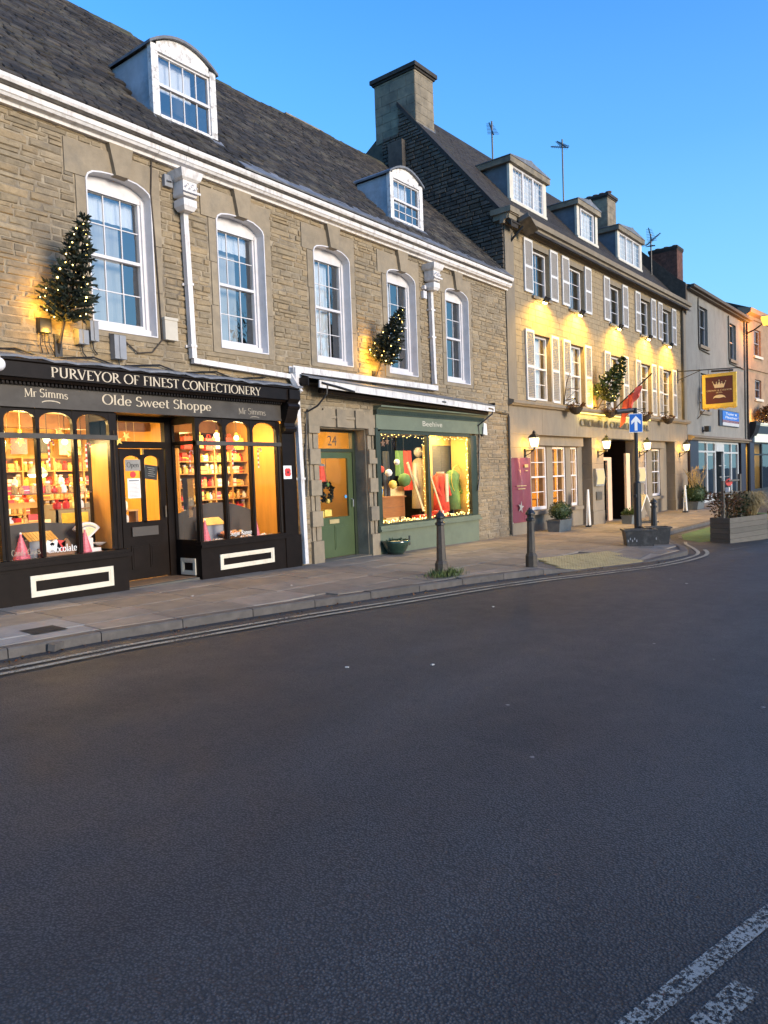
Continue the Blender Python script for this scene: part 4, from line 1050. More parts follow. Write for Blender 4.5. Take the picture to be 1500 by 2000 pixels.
part('plinth_block', MB().box(9.06, 9.44, YF - .06, YF + .06, -.15, .56), M['brown'], pl)
cb = MB()
cb.prism([(YF - .03, 2.34), (YF - .10, 2.36), (YF - .13, 2.44), (YF - .12, 2.52), (YF - .17, 2.60), (YF - .22, 2.74), (YF - .22, 2.86), (YF - .28, 2.92), (YF - .28, 3.08), (YF - .03, 3.08)], 'x', 9.07, 9.33)
cb.tube([(9.06, YF - .11, 2.42), (9.34, YF - .11, 2.42)], .05, 10).tube([(9.06, YF - .2, 2.80), (9.34, YF - .2, 2.80)], .06, 10)
part('console_bracket', cb, M['brown'], sf)
# fascia, dentils, lettered cornice board, lead top
part('fascia_board', MB().box(3.2, 9.06, YF - .06, YF + .03, 2.575, 2.83).box(3.2, 9.06, YF - .075, YF + .03, 2.555, 2.585), M['fascia'], sf)
mb = MB(); mb.box(3.2, 9.05, YF - .10, YF + .02, 2.83, 2.868)
xx = 3.22
while xx < 9.02: mb.box(xx, xx + .028, YF - .135, YF - .10, 2.835, 2.868); xx += .052
part('dentil_course', mb, M['brown'], sf)
part('cornice_board', MB().prism([(YF + .02, 2.868), (YF - .17, 2.868), (YF - .20, 2.90), (YF - .245, 2.905), (YF - .245, 3.085), (YF - .28, 3.10), (YF - .28, 3.125), (YF + .02, 3.17)], 'x', 3.2, 9.32), M['brown'], sf)
mb = MB(); n = 40
for i in range(n):
    a, b = 3.2 + 6.2 * i / n, 3.2 + 6.2 * (i + 1) / n
    ja, jb = .012 * math.sin(i * 2.7) + .01 * math.sin(i * .9), .012 * math.sin((i + 1) * 2.7) + .01 * math.sin((i + 1) * .9)
    mb.face([(a, YF - .295, 3.125 + ja), (b, YF - .295, 3.125 + jb), (b, YF - .285, 3.155 + jb), (a, YF - .285, 3.155 + ja)])
    mb.face([(a, YF - .285, 3.155 + ja), (b, YF - .285, 3.155 + jb), (b, YF - .01, 3.225 + jb * .5), (a, YF - .01, 3.225 + ja * .5)])
part('lead_top', mb, M['lead'], sf)
part('lettering', letters('PURVEYOR OF FINEST CONFECTIONERY', 4.87, 8.44, 2.932, .128, YF - .249), M['gilt'], sf)
part('lettering', letters('Olde Sweet Shoppe', 5.68, 7.55, 2.655, .135, YF - .064), M['gilt'], sf)
part('lettering', letters('Mr Simms', 4.61, 5.19, 2.685, .105, YF - .064, rise=.012), M['gilt'], sf)
part('lettering', letters('Mr Simms', 8.10, 8.70, 2.63, .10, YF - .064, rise=.010), M['faded'], sf)
for (a, b, z, mt) in ((4.83, 5.08, 2.650, 'gilt'), (8.34, 8.56, 2.600, 'faded')):
    fl = MB(); ribbon(fl, arc((a + b) / 2, z - .03, (b - a) / 2, .034, 165, 15), .012, lambda p, q, d: (p, YF - .064 - d, q), 0); part('flourish', fl, M[mt], sf)
# window lettering on the glass
part('lettering', letters('Chocolate', 4.835, 5.24, .695, .095, YF + .012), M['paper'], sf)
part('lettering', letters("Candy Canes", 4.375, 4.745, .70, .075, YF + .012), M['faded'], sf)
part('lettering', letters('Sugar Range', 7.875, 8.345, .665, .075, YF + .012), M['paper'], sf)
# doorway
DY = YF + .60
part('door_frame', MB().box(5.90, 6.30, DY - .01, DY + .09, -.05, 2.6).box(7.13, 7.28, DY - .01, DY + .09, -.05, 2.6).box(6.30, 7.13, DY - .02, DY + .08, 2.10, 2.20).box(6.30, 7.13, DY - .01, DY + .08, 2.50, 2.6).box(6.02, 6.16, DY - .035, DY - .01, -.05, 2.6), bm_, sf)
part('recess_ceiling', MB().box(5.9, 7.25, YF + .05, DY, 2.575, 2.6), bm_, sf)
glaze(sf, 6.30, 7.13, 2.20, 2.50, DY + .03)
dr = MB(); a, b = 6.32, 7.11; m_ = 6.715
dr.box(a, a + .07, DY, DY + .05, .10, 2.09).box(b - .10, b, DY, DY + .05, .10, 2.09).box(m_ - .03, m_ + .03, DY, DY + .05, .96, 2.0)
dr.box(a + .07, b - .10, DY, DY + .05, .10, .98)
for p, q in ((a + .12, m_ - .05), (m_ + .05, b - .15)):
    dr.box(p, q, DY - .012, DY, .26, .62)
    dr.box(p + .03, q - .03, DY - .018, DY - .012, .29, .59)
door = part('door', dr, bm_, sf)
for l_ in ((a + .07, m_ - .03), (m_ + .03, b - .10)): part('arched_head', head_with_arches([l_], .98, 1.985, 2.09, DY + .002, DY + .048), bm_, door)
part('letter_plate', MB().box(6.46, 6.92, DY - .03, DY - .012, .76, .90), M['board'], door)
glaze(door, a + .07, m_ - .03, .98, 1.985, DY + .025, arch=True); glaze(door, m_ + .03, b - .10, .98, 1.985, DY + .025, arch=True)
part('door_handle', MB().tube([(b - .05, DY - .05, 1.02), (b - .05, DY - .05, 1.2)], .012, 6), M['bronze'], door)
part('door_step', MB().box(5.95, 7.22, YF + .0, DY + .1, -.1, .075), M['planterwood'], sf)
solo('open_sign', moved(letters('Open', 6.42, 6.64, 1.80, .085, DY - .006), (0, 0, 0)), M['black'], 'black cursive open lettering on the grey card in the door glass', 'sign', (6.53, DY, 1.85)) if False else None
t = thing('open_sign', 'grey card reading Open at the top of the left door glass', 'sign', (6.54, DY - .012, 1.76))
part('card', MB().box(6.405, 6.665, DY - .010, DY - .004, 1.755, 1.925), M['slabpale'], t); part('lettering', letters('Open', 6.43, 6.64, 1.81, .075, DY - .013), M['black'], t)
t = thing('notice', 'white printed notice below the Open card in the door glass', 'notice', (6.54, DY, 1.30))
part('sheet', MB().box(6.43, 6.65, DY - .008, DY - .004, 1.34, 1.64), M['paper'], t)
mb = MB(); mb.box(6.455, 6.63, DY - .0095, DY - .008, 1.595, 1.62)
for k in range(11): mb.box(6.45, 6.45 + random.uniform(.12, .18), DY - .0095, DY - .008, 1.36 + k * .02, 1.366 + k * .02)
part('print', mb, M['pipegrey'], t)
solo('red_sticker', MB().lathe([(.05, -.002), (.05, .002)], (6.53, DY - .007, 1.70), 14, rot=Matrix.Rotation(math.pi / 2, 3, 'X')), M['red'], 'round red sticker between the Open card and the notice', 'sticker', (6.53, DY, 1.70))
t = thing('chalkboard', 'small tilted black chalkboard in the right door glass', 'chalkboard', (6.90, DY, 1.7))
rm = Matrix.Rotation(R(7), 3, 'Y')
part('board', MB().obox((6.885, DY + .05, 1.73), (.23, .015, .22), rm), M['black'], t)
mb = MB()
for k in range(5): mb.obox((6.885 + .01 * (k % 2), DY + .040, 1.80 - k * .032), (.13 - .02 * (k % 3), .003, .009), rm)
part('writing', mb, M['slabpale'], t)
t = thing('poppy_sign', 'white square plate with a red poppy on the dark pilaster', 'sign', (9.19, YF - .03, 1.67))
part('plate', MB().box(9.09, 9.285, YF - .038, YF - .031, 1.555, 1.785), M['signwhite'], t)
pm = MB()
for k in range(4):
    an = R(45 + 90 * k); pm.lathe([(.048, -.002), (.048, .002)], (9.188 + .035 * math.cos(an), YF - .041 - k * .0008, 1.67 + .035 * math.sin(an)), 12, rot=Matrix.Rotation(math.pi / 2, 3, 'X'))
part('poppy', pm, M['red'], t)
part('poppy_centre', MB().lathe([(.02, -.002), (.02, .002)], (9.188, YF - .047, 1.67), 10, rot=Matrix.Rotation(math.pi / 2, 3, 'X')), M['black'], t)

# ---- inside the sweet shop
room = thing('sweet_shop_room', 'ochre lit sales room behind the sweet shop windows', 'shop interior', (6.9, 10.5, .1))
part('floor', MB().box(3.0, 9.60, YF + .10, 12.8, .02, .08), M['carpet'], room)
part('ceiling', MB().box(3.0, 9.60, YF + .06, 12.8, 2.70, 2.76), M['ceiling'], room)
part('back_wall', MB().box(3.0, 9.60, 12.7, 12.8, .08, 2.70), M['ochre'], room)
part('side_wall', MB().box(9.55, 9.62, YF + .06, 12.7, .08, 2.70), M['ochre2'], room)
part('side_wall', MB().box(2.9, 3.0, YF + .06, 12.7, .08, 2.70), M['ochre'], room)
part('partition', MB().box(7.82, 7.90, 10.90, 12.7, .08, 2.70), M['ochre2'], room)
part('beam', MB().box(3.0, 9.5, 11.2, 11.4, 2.48, 2.70), M['choc'], room)
for (a, b, cx, h, lab) in ((4.25, 5.82, 5.02, .47, ''), (7.32, 9.02, 8.02, .60, '')):
    n = 14; pts = [(a, .60)] + [(a + (b - a) * i / n, .60 + .33 + (h - .33) * math.sin(math.pi * (i / n * .8 + .12))) for i in range(n + 1)] + [(b, .60)]
    part('display_back', MB().prism(pts, 'y', YF + .66, YF + .69), M['board'], room)
    part('display_shelf', MB().box(a - .3 if a < 5 else a, b, YF + .06, YF + .69, .52, .60), M['pine'], room)
def shelf_unit(x0, x1, y0, y1, zs, nv, lab, mat='pine', face=-1):
    t = thing('shelf_unit', lab, 'shelves', ((x0 + x1) / 2, (y0 + y1) / 2, .08))
    for z in zs: part('shelf', MB().box(x0, x1, y0, y1, z - .02, z), M[mat], t)
    for i in range(nv + 1):
        x = x0 + (x1 - x0) * i / nv; part('upright', MB().box(x - .012, x + .012, y0 - .003, y1 + .003, .08, zs[-1] + .22), M[mat], t)
    part('back_panel', MB().box(x0, x1, y1, y1 + .015, .08, zs[-1] + .22), M['choc'], t)
    return t
ZR = [.55, .80, 1.02, 1.24, 1.47, 1.71, 1.93]
shelf_unit(7.95, 9.53, 10.62, 10.90, ZR, 4, 'pine pigeonhole shelves of sweets behind the right shop window')
ZL = [.40, .66, .90, 1.13, 1.36, 1.60, 1.85]
shelf_unit(5.55, 7.75, 12.36, 12.66, ZL, 4, 'long pine shelves of jars on the back wall behind the left shop window')
# goods: one jar of each kind, then copies
def jar_mesh():
    mb = MB(); mb.lathe([(.045, 0), (.052, .01), (.052, .12), (.035, .145), (.035, .15)], (0, 0, 0), 8); mb.lathe([(.042, .15), (.042, .18), (.03, .185)], (0, 0, 0), 8, 1); return mb
jm = [jar_mesh().mesh('sweet_jar', [M['jar'], M[k]]) for k in ('red', 'gold', 'paper')]
def bag_mesh():
    mb = MB(); mb.lathe([(.05, 0), (.06, .03), (.055, .09), (.02, .12), (.04, .15)], (0, 0, 0), 7); return mb
bg_ = [bag_mesh().mesh('sweet_bag', [M[k]]) for k in ('yellow', 'sweets', 'paper', 'red')]
bx_ = [MB().box(-.07, .07, -.05, .05, 0, .14).box(-.072, .072, -.052, .052, .05, .065, 1).mesh('sweet_box', [M[a], M[b]]) for a, b in (('red', 'gold'), ('paper', 'red'), ('yellow', 'red'), ('choc', 'gold'), ('pink', 'paper'))]
JC = ['red lidded', 'gold lidded', 'white lidded']; BC = ['yellow', 'mixed', 'white', 'red']; XC = ['red and gold', 'white and red', 'yellow and red', 'brown and gold', 'pink and white']
def goods(xs, y, z, where, kinds='jbx', gap=.125, sc=1.0):
    x = xs[0]
    while x < xs[1]:
        k = random.choice(kinds); L_ = {'j': jm, 'b': bg_, 'x': bx_}[k]; i = random.randrange(len(L_)); me = L_[i]
        nm, lab = {'j': ('sweet_jar', JC[i % 3] + ' glass sweet jar'), 'b': ('sweet_bag', BC[i % 4] + ' tied bag of sweets'), 'x': ('sweet_box', XC[i % 5] + ' banded sweet box')}[k]
        lab += ' on the ' + where
        o = bpy.data.objects.new(nm, me); COL.objects.link(o); o.location = (x, y + random.uniform(-.03, .03), z); s = random.uniform(.85, 1.2) * sc
        o.scale = (s, s, s * random.uniform(.9, 1.25)); o.rotation_euler = (0, 0, random.uniform(-.4, .4)); LOC[o.name] = tuple(o.location)
        tagp(o, lab, nm.split('_')[1], lab)
        x += gap * s * random.uniform(.95, 1.25)
ORD = ['bottom', 'second', 'third', 'fourth', 'fifth', 'sixth', 'top']
for q, z in enumerate(ZR): goods((8.02, 9.48), 10.70, z, ORD[q] + ' pigeonhole shelf', 'jbbx' if z < 1.4 else 'xjb', .088, .78)
for q, z in enumerate(ZL): goods((5.62, 7.70), 12.44, z, ORD[q] + ' long back shelf', 'jjbbx', .10, .88)
# counter with glass cases
t = thing('shop_counter', 'wooden sales counter with a glass front behind the left window', 'counter', (5.9, 11.3, .08))
part('body', MB().box(5.0, 6.75, 11.05, 11.55, .08, .86), M['choc'], t); part('top', MB().box(4.95, 6.8, 11.0, 11.6, .86, .90), M['pine'], t)
part('case', MB().box(5.95, 6.55, 11.05, 11.10, .92, 1.26).box(5.95, 6.55, 11.05, 11.45, 1.26, 1.28).box(5.95, 5.97, 11.05, 11.45, .90, 1.26).box(6.53, 6.55, 11.05, 11.45, .90, 1.26), M['pipegrey'], t)
part('cake', MB().box(6.02, 6.45, 11.02, 11.05, .98, 1.14), M['yellow'], t)
goods((5.05, 5.9), 11.15, .90, 'wooden counter behind the left window', 'xbjb', .10, .85)
t = thing('display_rack', 'tiered orange rack of sweets at the left edge of the left window', 'rack', (4.95, 10.3, .08))
for z in (.78, 1.02, 1.30): part('tier', MB().box(4.55, 5.28, 10.2, 10.5, z - .03, z).box(4.55, 5.28, 10.18, 10.2, z - .03, z + .05), M['ochre2'], t)
part('upright', MB().box(4.55, 4.58, 10.2, 10.5, .08, 1.7), M['pine'], t); part('upright', MB().box(5.25, 5.28, 10.2, 10.5, .08, 1.7), M['pine'], t)
for q, z in enumerate((.78, 1.02, 1.30)): goods((4.62, 5.24), 10.28, z, ['lowest', 'middle', 'top'][q] + ' tier of the orange rack', 'bbx', .085, .8)
t = thing('glass_shelf', 'dark edged glass shelf hung across the left bay window', 'shelf', (5.0, 9.85, 1.46))
part('board', MB().box(4.25, 5.78, 9.75, 9.98, 1.455, 1.47), M['choc'], t)
for x in (4.3, 5.72): part('hanger', MB().tube([(x, 9.86, 1.47), (x, 9.86, 2.7)], .006, 5), M['black'], t)
goods((4.36, 5.72), 9.86, 1.47, 'glass shelf across the left bay', 'bxbj', .095, .72)
t = thing('glass_shelf', 'lower glass shelf with yellow sweets right of the left bay window', 'shelf', (5.5, 9.95, 1.15))
part('board', MB().box(5.30, 5.80, 9.85, 10.05, 1.225, 1.24), M['choc'], t); part('hanger', MB().tube([(5.78, 9.95, 1.2), (5.78, 9.95, 1.46)], .006, 5), M['black'], t)
goods((5.36, 5.78), 9.93, 1.24, 'lower glass shelf right of the left bay', 'b', .11, .9)
t = thing('bench', 'small pine bench against the orange partition seen through the door', 'bench', (7.75, 11.4, .08))
part('seat', MB().box(7.55, 7.81, 10.95, 11.85, .86, .91), M['pine'], t)
for y in (11.0, 11.8): part('leg', MB().box(7.57, 7.80, y - .03, y + .03, .08, .86), M['choc'], t)
goods((6.50, 6.9), 10.5, .95, 'stand inside the shop door', 'bbx', .12, 1.0); goods((6.50, 6.9), 10.5, 1.15, 'upper stand inside the shop door', 'bbx', .12, 1.0)
t = thing('sweet_stand', 'low stepped stand of sweets just inside the shop door', 'stand', (6.7, 10.5, .08))
for z in (.95, 1.15): part('tier', MB().box(6.42, 6.95, 10.38, 10.62, z - .025, z), M['pine'], t)
part('post', MB().box(6.42, 6.46, 10.4, 10.6, .08, 1.14).box(6.91, 6.95, 10.4, 10.6, .08, 1.14), M['choc'], t)
# things in the bay displays
def cone_tree(x, y, z, h, r, mat, lab):
    t = thing('cone_tree', lab, 'ornament', (x, y, z)); mb = MB(); n = 9
    for k in range(7):
        f = k / 7; mb.lathe([(r * (1 - f) * 1.02, z + h * f), (r * (1 - f) * .82, z + h * (f + .14))], (x, y, 0), n)
    part('cone', mb, M[mat], t); part('tip', MB().ball((x, y, z + h), .018, 6), M['paper'], t)
cone_tree(4.62, YF + .26, .60, .36, .12, 'pink', 'pink tinsel cone tree at the left of the left bay')
cone_tree(5.47, YF + .20, .60, .36, .10, 'pink', 'pink tinsel cone tree in front of the white scale')
cone_tree(7.63, YF + .33, .60, .34, .085, 'pink', 'pink cone tree beside the cardboard house in the right bay')
cone_tree(8.60, YF + .20, .60, .36, .075, 'pink', 'pink and white cone tree before the golden panel in the right bay')
def paper_house(x, y, w, h, lab):
    t = thing('cardboard_house', lab, 'cardboard house', (x, y, .60))
    part('wall', MB().box(x - w / 2, x + w / 2, y - .1, y + .1, .60, .60 + h * .72), M['pipegrey'], t)
    mb = MB(); n = 9
    for i in range(n): mb.prism([(y - .15, .60 + h * .68), (y - .15, .60 + h * .70), (y + .04, .60 + h), (y + .06, .60 + h * .99)], 'x', x - w / 2 - .03 + (w + .06) * i / n + .003, x - w / 2 - .03 + (w + .06) * (i + 1) / n - .003)
    part('roof', mb, M['ochre2'], t)
paper_house(4.93, YF + .42, .34, .36, 'grey cardboard house with an orange slatted roof in the left bay')
paper_house(7.85, YF + .45, .34, .36, 'grey cardboard house with an orange lid in the right bay')
t = thing('scale', 'white fan shaped shop scale at the right of the left bay', 'scale', (5.60, YF + .36, .60))
fan = [(5.60, .80)] + [(5.60 + .24 * math.sin(R(a)), .80 + .245 * math.cos(R(a))) for a in range(-52, 53, 8)]
part('fan_case', MB().prism(fan, 'y', YF + .34, YF + .42), M['white2'], t)
fan2 = [(5.60, .84)] + [(5.60 + .19 * math.sin(R(a)), .84 + .175 * math.cos(R(a))) for a in range(-48, 49, 8)]
part('dial', MB().prism(fan2, 'y', YF + .334, YF + .34), M['knit'], t)
ar = MB(); ribbon(ar, [(5.60 + .165 * math.sin(R(a)), .84 + .15 * math.cos(R(a))) for a in range(-46, 47, 6)], .02, lambda p, q, d: (p, YF + .331, q), 0); part('scale_arc', ar, M['pipegrey'], t)
part('base', MB().box(5.50, 5.74, YF + .26, YF + .46, .60, .68).box(5.55, 5.66, YF + .32, YF + .44, .68, .82), M['white2'], t); part('pan', MB().lathe([(.03, .70), (.10, .735), (.105, .745)], (5.78, YF + .36, 0), 12), M['white2'], t)
t = thing('sweet_tray', 'brown tray of chocolate boxes in the left bay', 'tray', (5.05, YF + .2, .60))
part('tray', MB().box(4.85, 5.28, YF + .10, YF + .12, .60, .70).box(4.85, 5.28, YF + .28, YF + .30, .60, .74).box(4.85, 4.87, YF + .12, YF + .28, .60, .70).box(5.26, 5.28, YF + .12, YF + .28, .60, .70), M['choc'], t)
for k, (dx, mt, an) in enumerate(((-.12, 'paper', .5), (-.02, 'paper', -.5), (.05, 'red', .2), (.14, 'choc', -.6))):
    o = solo('chocolate_box', MB().obox((5.06 + dx, YF + .2, .76), (.11, .05, .15), Matrix.Rotation(an, 3, 'Y')), M[mt], 'chocolate box leaning in the brown tray, %s' % ['white and leftmost', 'white beside the red one', 'red', 'dark and rightmost'][k], 'box', (5.06 + dx, YF + .2, .70))
t = thing('sweet_basket', 'shallow basket of red and white sweets in the right bay', 'basket', (8.1, YF + .22, .60))
part('basket', MB().lathe([(.12, .60), (.22, .67), (.23, .68)], (8.08, YF + .24, 0), 12), M['choc'], t)
mb = MB()
for k in range(26): mb.obox((8.08 + random.uniform(-.2, .2), YF + .24 + random.uniform(-.12, .1), .69 + random.uniform(0, .03)), (.06, .04, .03), Matrix.Rotation(random.uniform(-1, 1), 3, 'Z'))
part('sweets', mb, M['sweets'], t)
mb = MB()
for k in range(420): mb.leaf((random.choice([random.uniform(4.3, 5.8), random.uniform(7.33, 8.9)]), YF + random.uniform(.08, .3), .605), random.uniform(.02, .05), Vector((random.gauss(0, 1), random.gauss(0, 1), .5)).normalized())
o = solo('paper_shred', mb, M['paper'], 'white paper shred along the front of both window displays', 'paper shred', (6.5, YF + .2, .6)); o['kind'] = 'stuff'
def candy_cane(x, y, z, lab):
    pts = [(x, y, z - .30), (x, y, z)] + [(x + .035 - .035 * math.cos(R(a)), y, z + .035 * math.sin(R(a))) for a in (30, 60, 90, 120, 150, 180)] + [(x + .07, y, z - .02)]
    mb = MB(); P = [Vector(p) for p in pts]; k = 0
    Q = [P[0].lerp(P[1], i / 8) for i in range(9)] + P[2:]
    for a, b in zip(Q, Q[1:]): mb.tube([a, b], .011, 6, k % 2); k += 1
    solo('candy_cane', mb, [M['paper'], M['red']], lab, 'candy cane', (x, y, z))
for x, y, z, lab in ((5.02, 9.45, 2.12, 'striped candy cane hanging in the middle pane of the left bay'), (5.55, 9.45, 2.10, 'striped candy cane hanging in the right pane of the left bay'), (7.36, 9.55, 2.02, 'striped candy cane hanging in the side pane of the right bay'), (8.15, 9.45, 2.05, 'striped candy cane hanging in front of the pigeonholes'), (8.72, 9.45, 2.06, 'striped candy cane hanging before the golden panel')): candy_cane(x, y, z, lab)
# pictures and posters on the back wall
for i, (x, z, w, h, mt, lab) in enumerate(((6.05, 2.30, .28, .34, 'pink', 'pink poster above the back shelves'), (6.45, 2.32, .28, .34, 'black', 'dark poster above the back shelves'), (6.95, 2.3, .4, .36, 'straw', 'pale poster above the back shelves, right of the dark one'))):
    solo('poster', MB().box(x - w / 2, x + w / 2, 12.34, 12.36, z - h / 2, z + h / 2), M[mt], lab, 'poster', (x, 12.35, z))
for i, (x, z, mt) in enumerate(((8.15, 2.12, 'red'), (8.4, 2.14, 'yellow'), (8.62, 2.1, 'red'), (8.85, 2.13, 'paper'), (9.1, 2.12, 'red'), (9.34, 2.12, 'yellow'))):
    solo('gift_bag', MB().box(x - .085, x + .085, 10.60, 10.70, z + .02, z + .24).tube([(x - .04, 10.62, z + .24), (x - .03, 10.62, z + .30), (x + .03, 10.62, z + .30), (x + .04, 10.62, z + .24)], .006, 5), M[mt], ['red gift bag leftmost above the pigeonholes', 'yellow gift bag second from left above the pigeonholes', 'red gift bag in the middle above the pigeonholes', 'white gift bag above the pigeonholes', 'red gift bag second from right above the pigeonholes', 'yellow gift bag rightmost above the pigeonholes'][i], 'bag', (x, 10.65, z), group='gift bags along the top of the pigeonholes')
for (x, mt, lab) in ((7.5, 'paper', 'pale notice taped inside the side pane of the right bay'),):
    solo('notice', MB().box(7.30, 7.305, YF + .16, YF + .42, 1.12, 1.62), M['slabpale'], lab, 'notice', (7.3, YF + .3, 1.12))
# lamps in the shop
for i, (x, y, z, lab) in enumerate(((4.72, 10.1, 2.30, 'glowing bulb leftmost in the left bay'), (5.12, 10.4, 2.28, 'glowing bulb second from the left in the left bay'), (5.40, 10.2, 2.22, 'glowing bulb in the middle of the left bay'), (6.0, 10.8, 2.24, 'glowing bulb at the right of the left bay'), (6.6, 11.6, 2.30, 'glowing bulb above the shop door'), (8.25, 9.95, 2.34, 'glowing bulb in the second arch of the right bay'), (8.95, 10.25, 2.33, 'glowing bulb in the third arch of the right bay'))):
    t = thing('pendant_bulb', lab, 'light bulb', (x, y, z)); part('bulb', MB().ball((x, y, z), .045, 10), M['bulb'], t); part('flex', MB().tube([(x, y, z + .05), (x, y, 2.70)], .006, 5), M['black'], t); part('cap', MB().lathe([(.022, z + .04), (.022, z + .09)], (x, y, 0), 8), M['gold'], t)
    light('bulb_light', 'POINT', (x, y, z - .09), 40 if x < 7 else 32, (1.0, .67, .25), .06)
t = thing('pendant_lamp', 'bright bowl lamp hanging in the middle pane of the left bay', 'lamp', (5.75, 11.2, 1.75)); part('lamp_shade', MB().lathe([(.03, 1.92), (.14, 1.80), (.15, 1.76)], (5.75, 11.2, 0), 14), M['pipegrey'], t); part('diffuser', MB().lathe([(.14, 1.755), (.11, 1.72), (.02, 1.70)], (5.75, 11.2, 0), 14), M['bulb'], t); part('flex', MB().tube([(5.75, 11.2, 1.9), (5.75, 11.2, 2.7)], .006, 5), M['black'], t)
light('ceiling_light', 'AREA', (6.6, 11.6, 2.46), 70, (1.0, .66, .25), 1.2); light('ceiling_light', 'AREA', (8.7, 10.1, 2.66), 40, (1.0, .64, .23), .7); light('ceiling_light', 'AREA', (5.0, 10.4, 2.66), 46, (1.0, .66, .25), .8)

# tinsel and stars hung from the ceiling of the left bay
for i in range(9):
    x, y, z = 4.45 + i * .30, 9.75 + .25 * (i % 3), 2.02 + .09 * (i % 4)
    t = thing('hanging_star', 'gold paper star hanging from the sweet shop ceiling, %s from the left' % ['first', 'second', 'third', 'fourth', 'fifth', 'sixth', 'seventh', 'eighth', 'ninth'][i], 'star', (x, y, z), WF, 'gold stars hanging in the sweet shop')
    part('star', MB().prism([(x + (.075 if k % 2 == 0 else .03) * math.sin(math.pi * k / 5 + i), z + (.075 if k % 2 == 0 else .03) * math.cos(math.pi * k / 5 + i)) for k in range(10)], 'y', y, y + .012), M['yellow'], t)
    part('thread', MB().tube([(x, y, z + .06), (x, y, 2.70)], .003, 4), M['straw'], t)

# ---------------------------------------------------------------- door number 24 with its blocked stone surround
df = thing('green_door', 'dark green half glazed street door numbered 24 in a blocked stone surround', 'door', (10.8, YF, 0))
DY2 = YF + .33
GB = .02
part('reveal', MB().box(10.02, 10.06, YF + .04, DY2 + .1, -.1, 2.52).box(11.455, 11.485, YF + .04, DY2 + .1, -.1, 2.52).box(10.02, 11.485, YF + .04, DY2 + .1, 2.475, 2.51).box(10.02, 11.485, YF - .02, DY2 + .4, -.2, -.012), M['chimney'], df)
part('door_frame', MB().box(10.06, 10.22, DY2 - .02, DY2 + .07, -.02, 2.475).box(11.375, 11.455, DY2 - .02, DY2 + .07, -.02, 2.475).box(10.22, 11.375, DY2 - .03, DY2 + .07, 2.055, 2.115).box(10.22, 11.375, DY2 - .015, DY2 + .07, 2.44, 2.475), M['greendk'], df)
mb = MB(); a, b = 10.225, 11.37
mb.box(a, a + .11, DY2, DY2 + .045, 0, 2.05).box(b - .14, b, DY2, DY2 + .045, 0, 2.05).box(a + .11, b - .14, DY2, DY2 + .045, 1.93, 2.05).box(a + .11, b - .14, DY2, DY2 + .045, 0, .78)
for p, q in ((a + .13, a + .48), (a + .54, b - .16)):
    mb.box(p, q, DY2 - .010, DY2, .14, .62); mb.box(p + .03, q - .03, DY2 - .016, DY2 - .01, .17, .59)
dl = part('door_leaf', mb, M['green'], df)
part('pane', MB_quad([(a + .11, DY2 + .02, .78), (b - .14, DY2 + .02, .78), (b - .14, DY2 + .02, 1.93), (a + .11, DY2 + .02, 1.93)]), M['shopglass'], dl)
part('letter_plate', MB().box(10.62, 10.90, DY2 - .018, DY2, .66, .74), M['tactile'], dl)
part('door_handle', MB().tube([(b - .06, DY2 - .05, .96), (b - .06, DY2 - .05, 1.10), (b - .06, DY2, 1.12)], .012, 6), M['pipegrey'], dl)
part('fanlight', MB_quad([(10.22, DY2 + .02, 2.115), (11.375, DY2 + .02, 2.115), (11.375, DY2 + .02, 2.44), (10.22, DY2 + .02, 2.44)]), M['shopglass'], df)
tm_ = plain_text('24', .26, .20); part('house_number', moved(tm_, (10.68, DY2 + .012, 2.18)), M['bronze'], df)
part('hall', MB().box(10.12, 10.16, DY2 + .1, 12.5, 0, 2.6).box(11.48, 11.52, DY2 + .1, 12.5, 0, 2.6).box(10.1, 11.5, 12.5, 12.55, 0, 2.6).box(10.1, 11.5, DY2 + .1, 12.5, 2.6, 2.65).box(10.1, 11.5, DY2 + .1, 12.5, -.05, .0).box(10.85, 11.48, 10.9, 10.95, 0, 2.6), M['ochre'], df)
light('hall_light', 'POINT', (10.5, 10.4, 2.3), 26, (1, .66, .26), .08)
t = thing('wreath', 'dark leafy wreath hung inside the glass of the green door', 'wreath', (10.66, DY2 + .07, 1.28)); mb = MB()
for i in range(260):
    an = random.uniform(0, 6.28); rr = .145 + random.uniform(-.03, .03); mb.leaf((10.66 + rr * math.cos(an), DY2 + .07 + random.uniform(-.02, .02), 1.28 + rr * 1.15 * math.sin(an)), random.uniform(.05, .09), None, .7)
part('leaves', mb, M['needle'], t); part('ribbon', MB().tube([(10.66, DY2 + .07, 1.44), (10.66, DY2 + .07, 1.92)], .006, 5), M['choc'], t)
for k, (z, mt) in enumerate(((1.42, 'greencloth'), (1.10, 'yellow'))): part('ornament', MB().ball((10.67, DY2 + .06, z), .05, 8), M[mt], t)
t = thing('lamp_shade_ornament', 'orange hanging lantern inside the glass of the green door', 'lantern', (10.60, DY2 + .2, 1.5))
part('shade', MB().lathe([(.15, 1.48), (.11, 1.78), (.05, 1.80)], (10.62, DY2 + .22, 0), 12), M['redcloth'], t); part('cap', MB().lathe([(.12, 1.78), (.08, 1.83)], (10.66, DY2 + .22, 0), 12), M['slabpale'], t)
for (x, z, lab) in ((10.50, .84, 'gold parcel at the foot of the green door glass, left one'), (10.72, .86, 'gold parcel at the foot of the green door glass, right one')): solo('parcel', MB().box(x - .1, x + .1, DY2 + .1, DY2 + .25, z - .06, z + .07), M['yellow'], lab, 'parcel', (x, DY2 + .2, z))
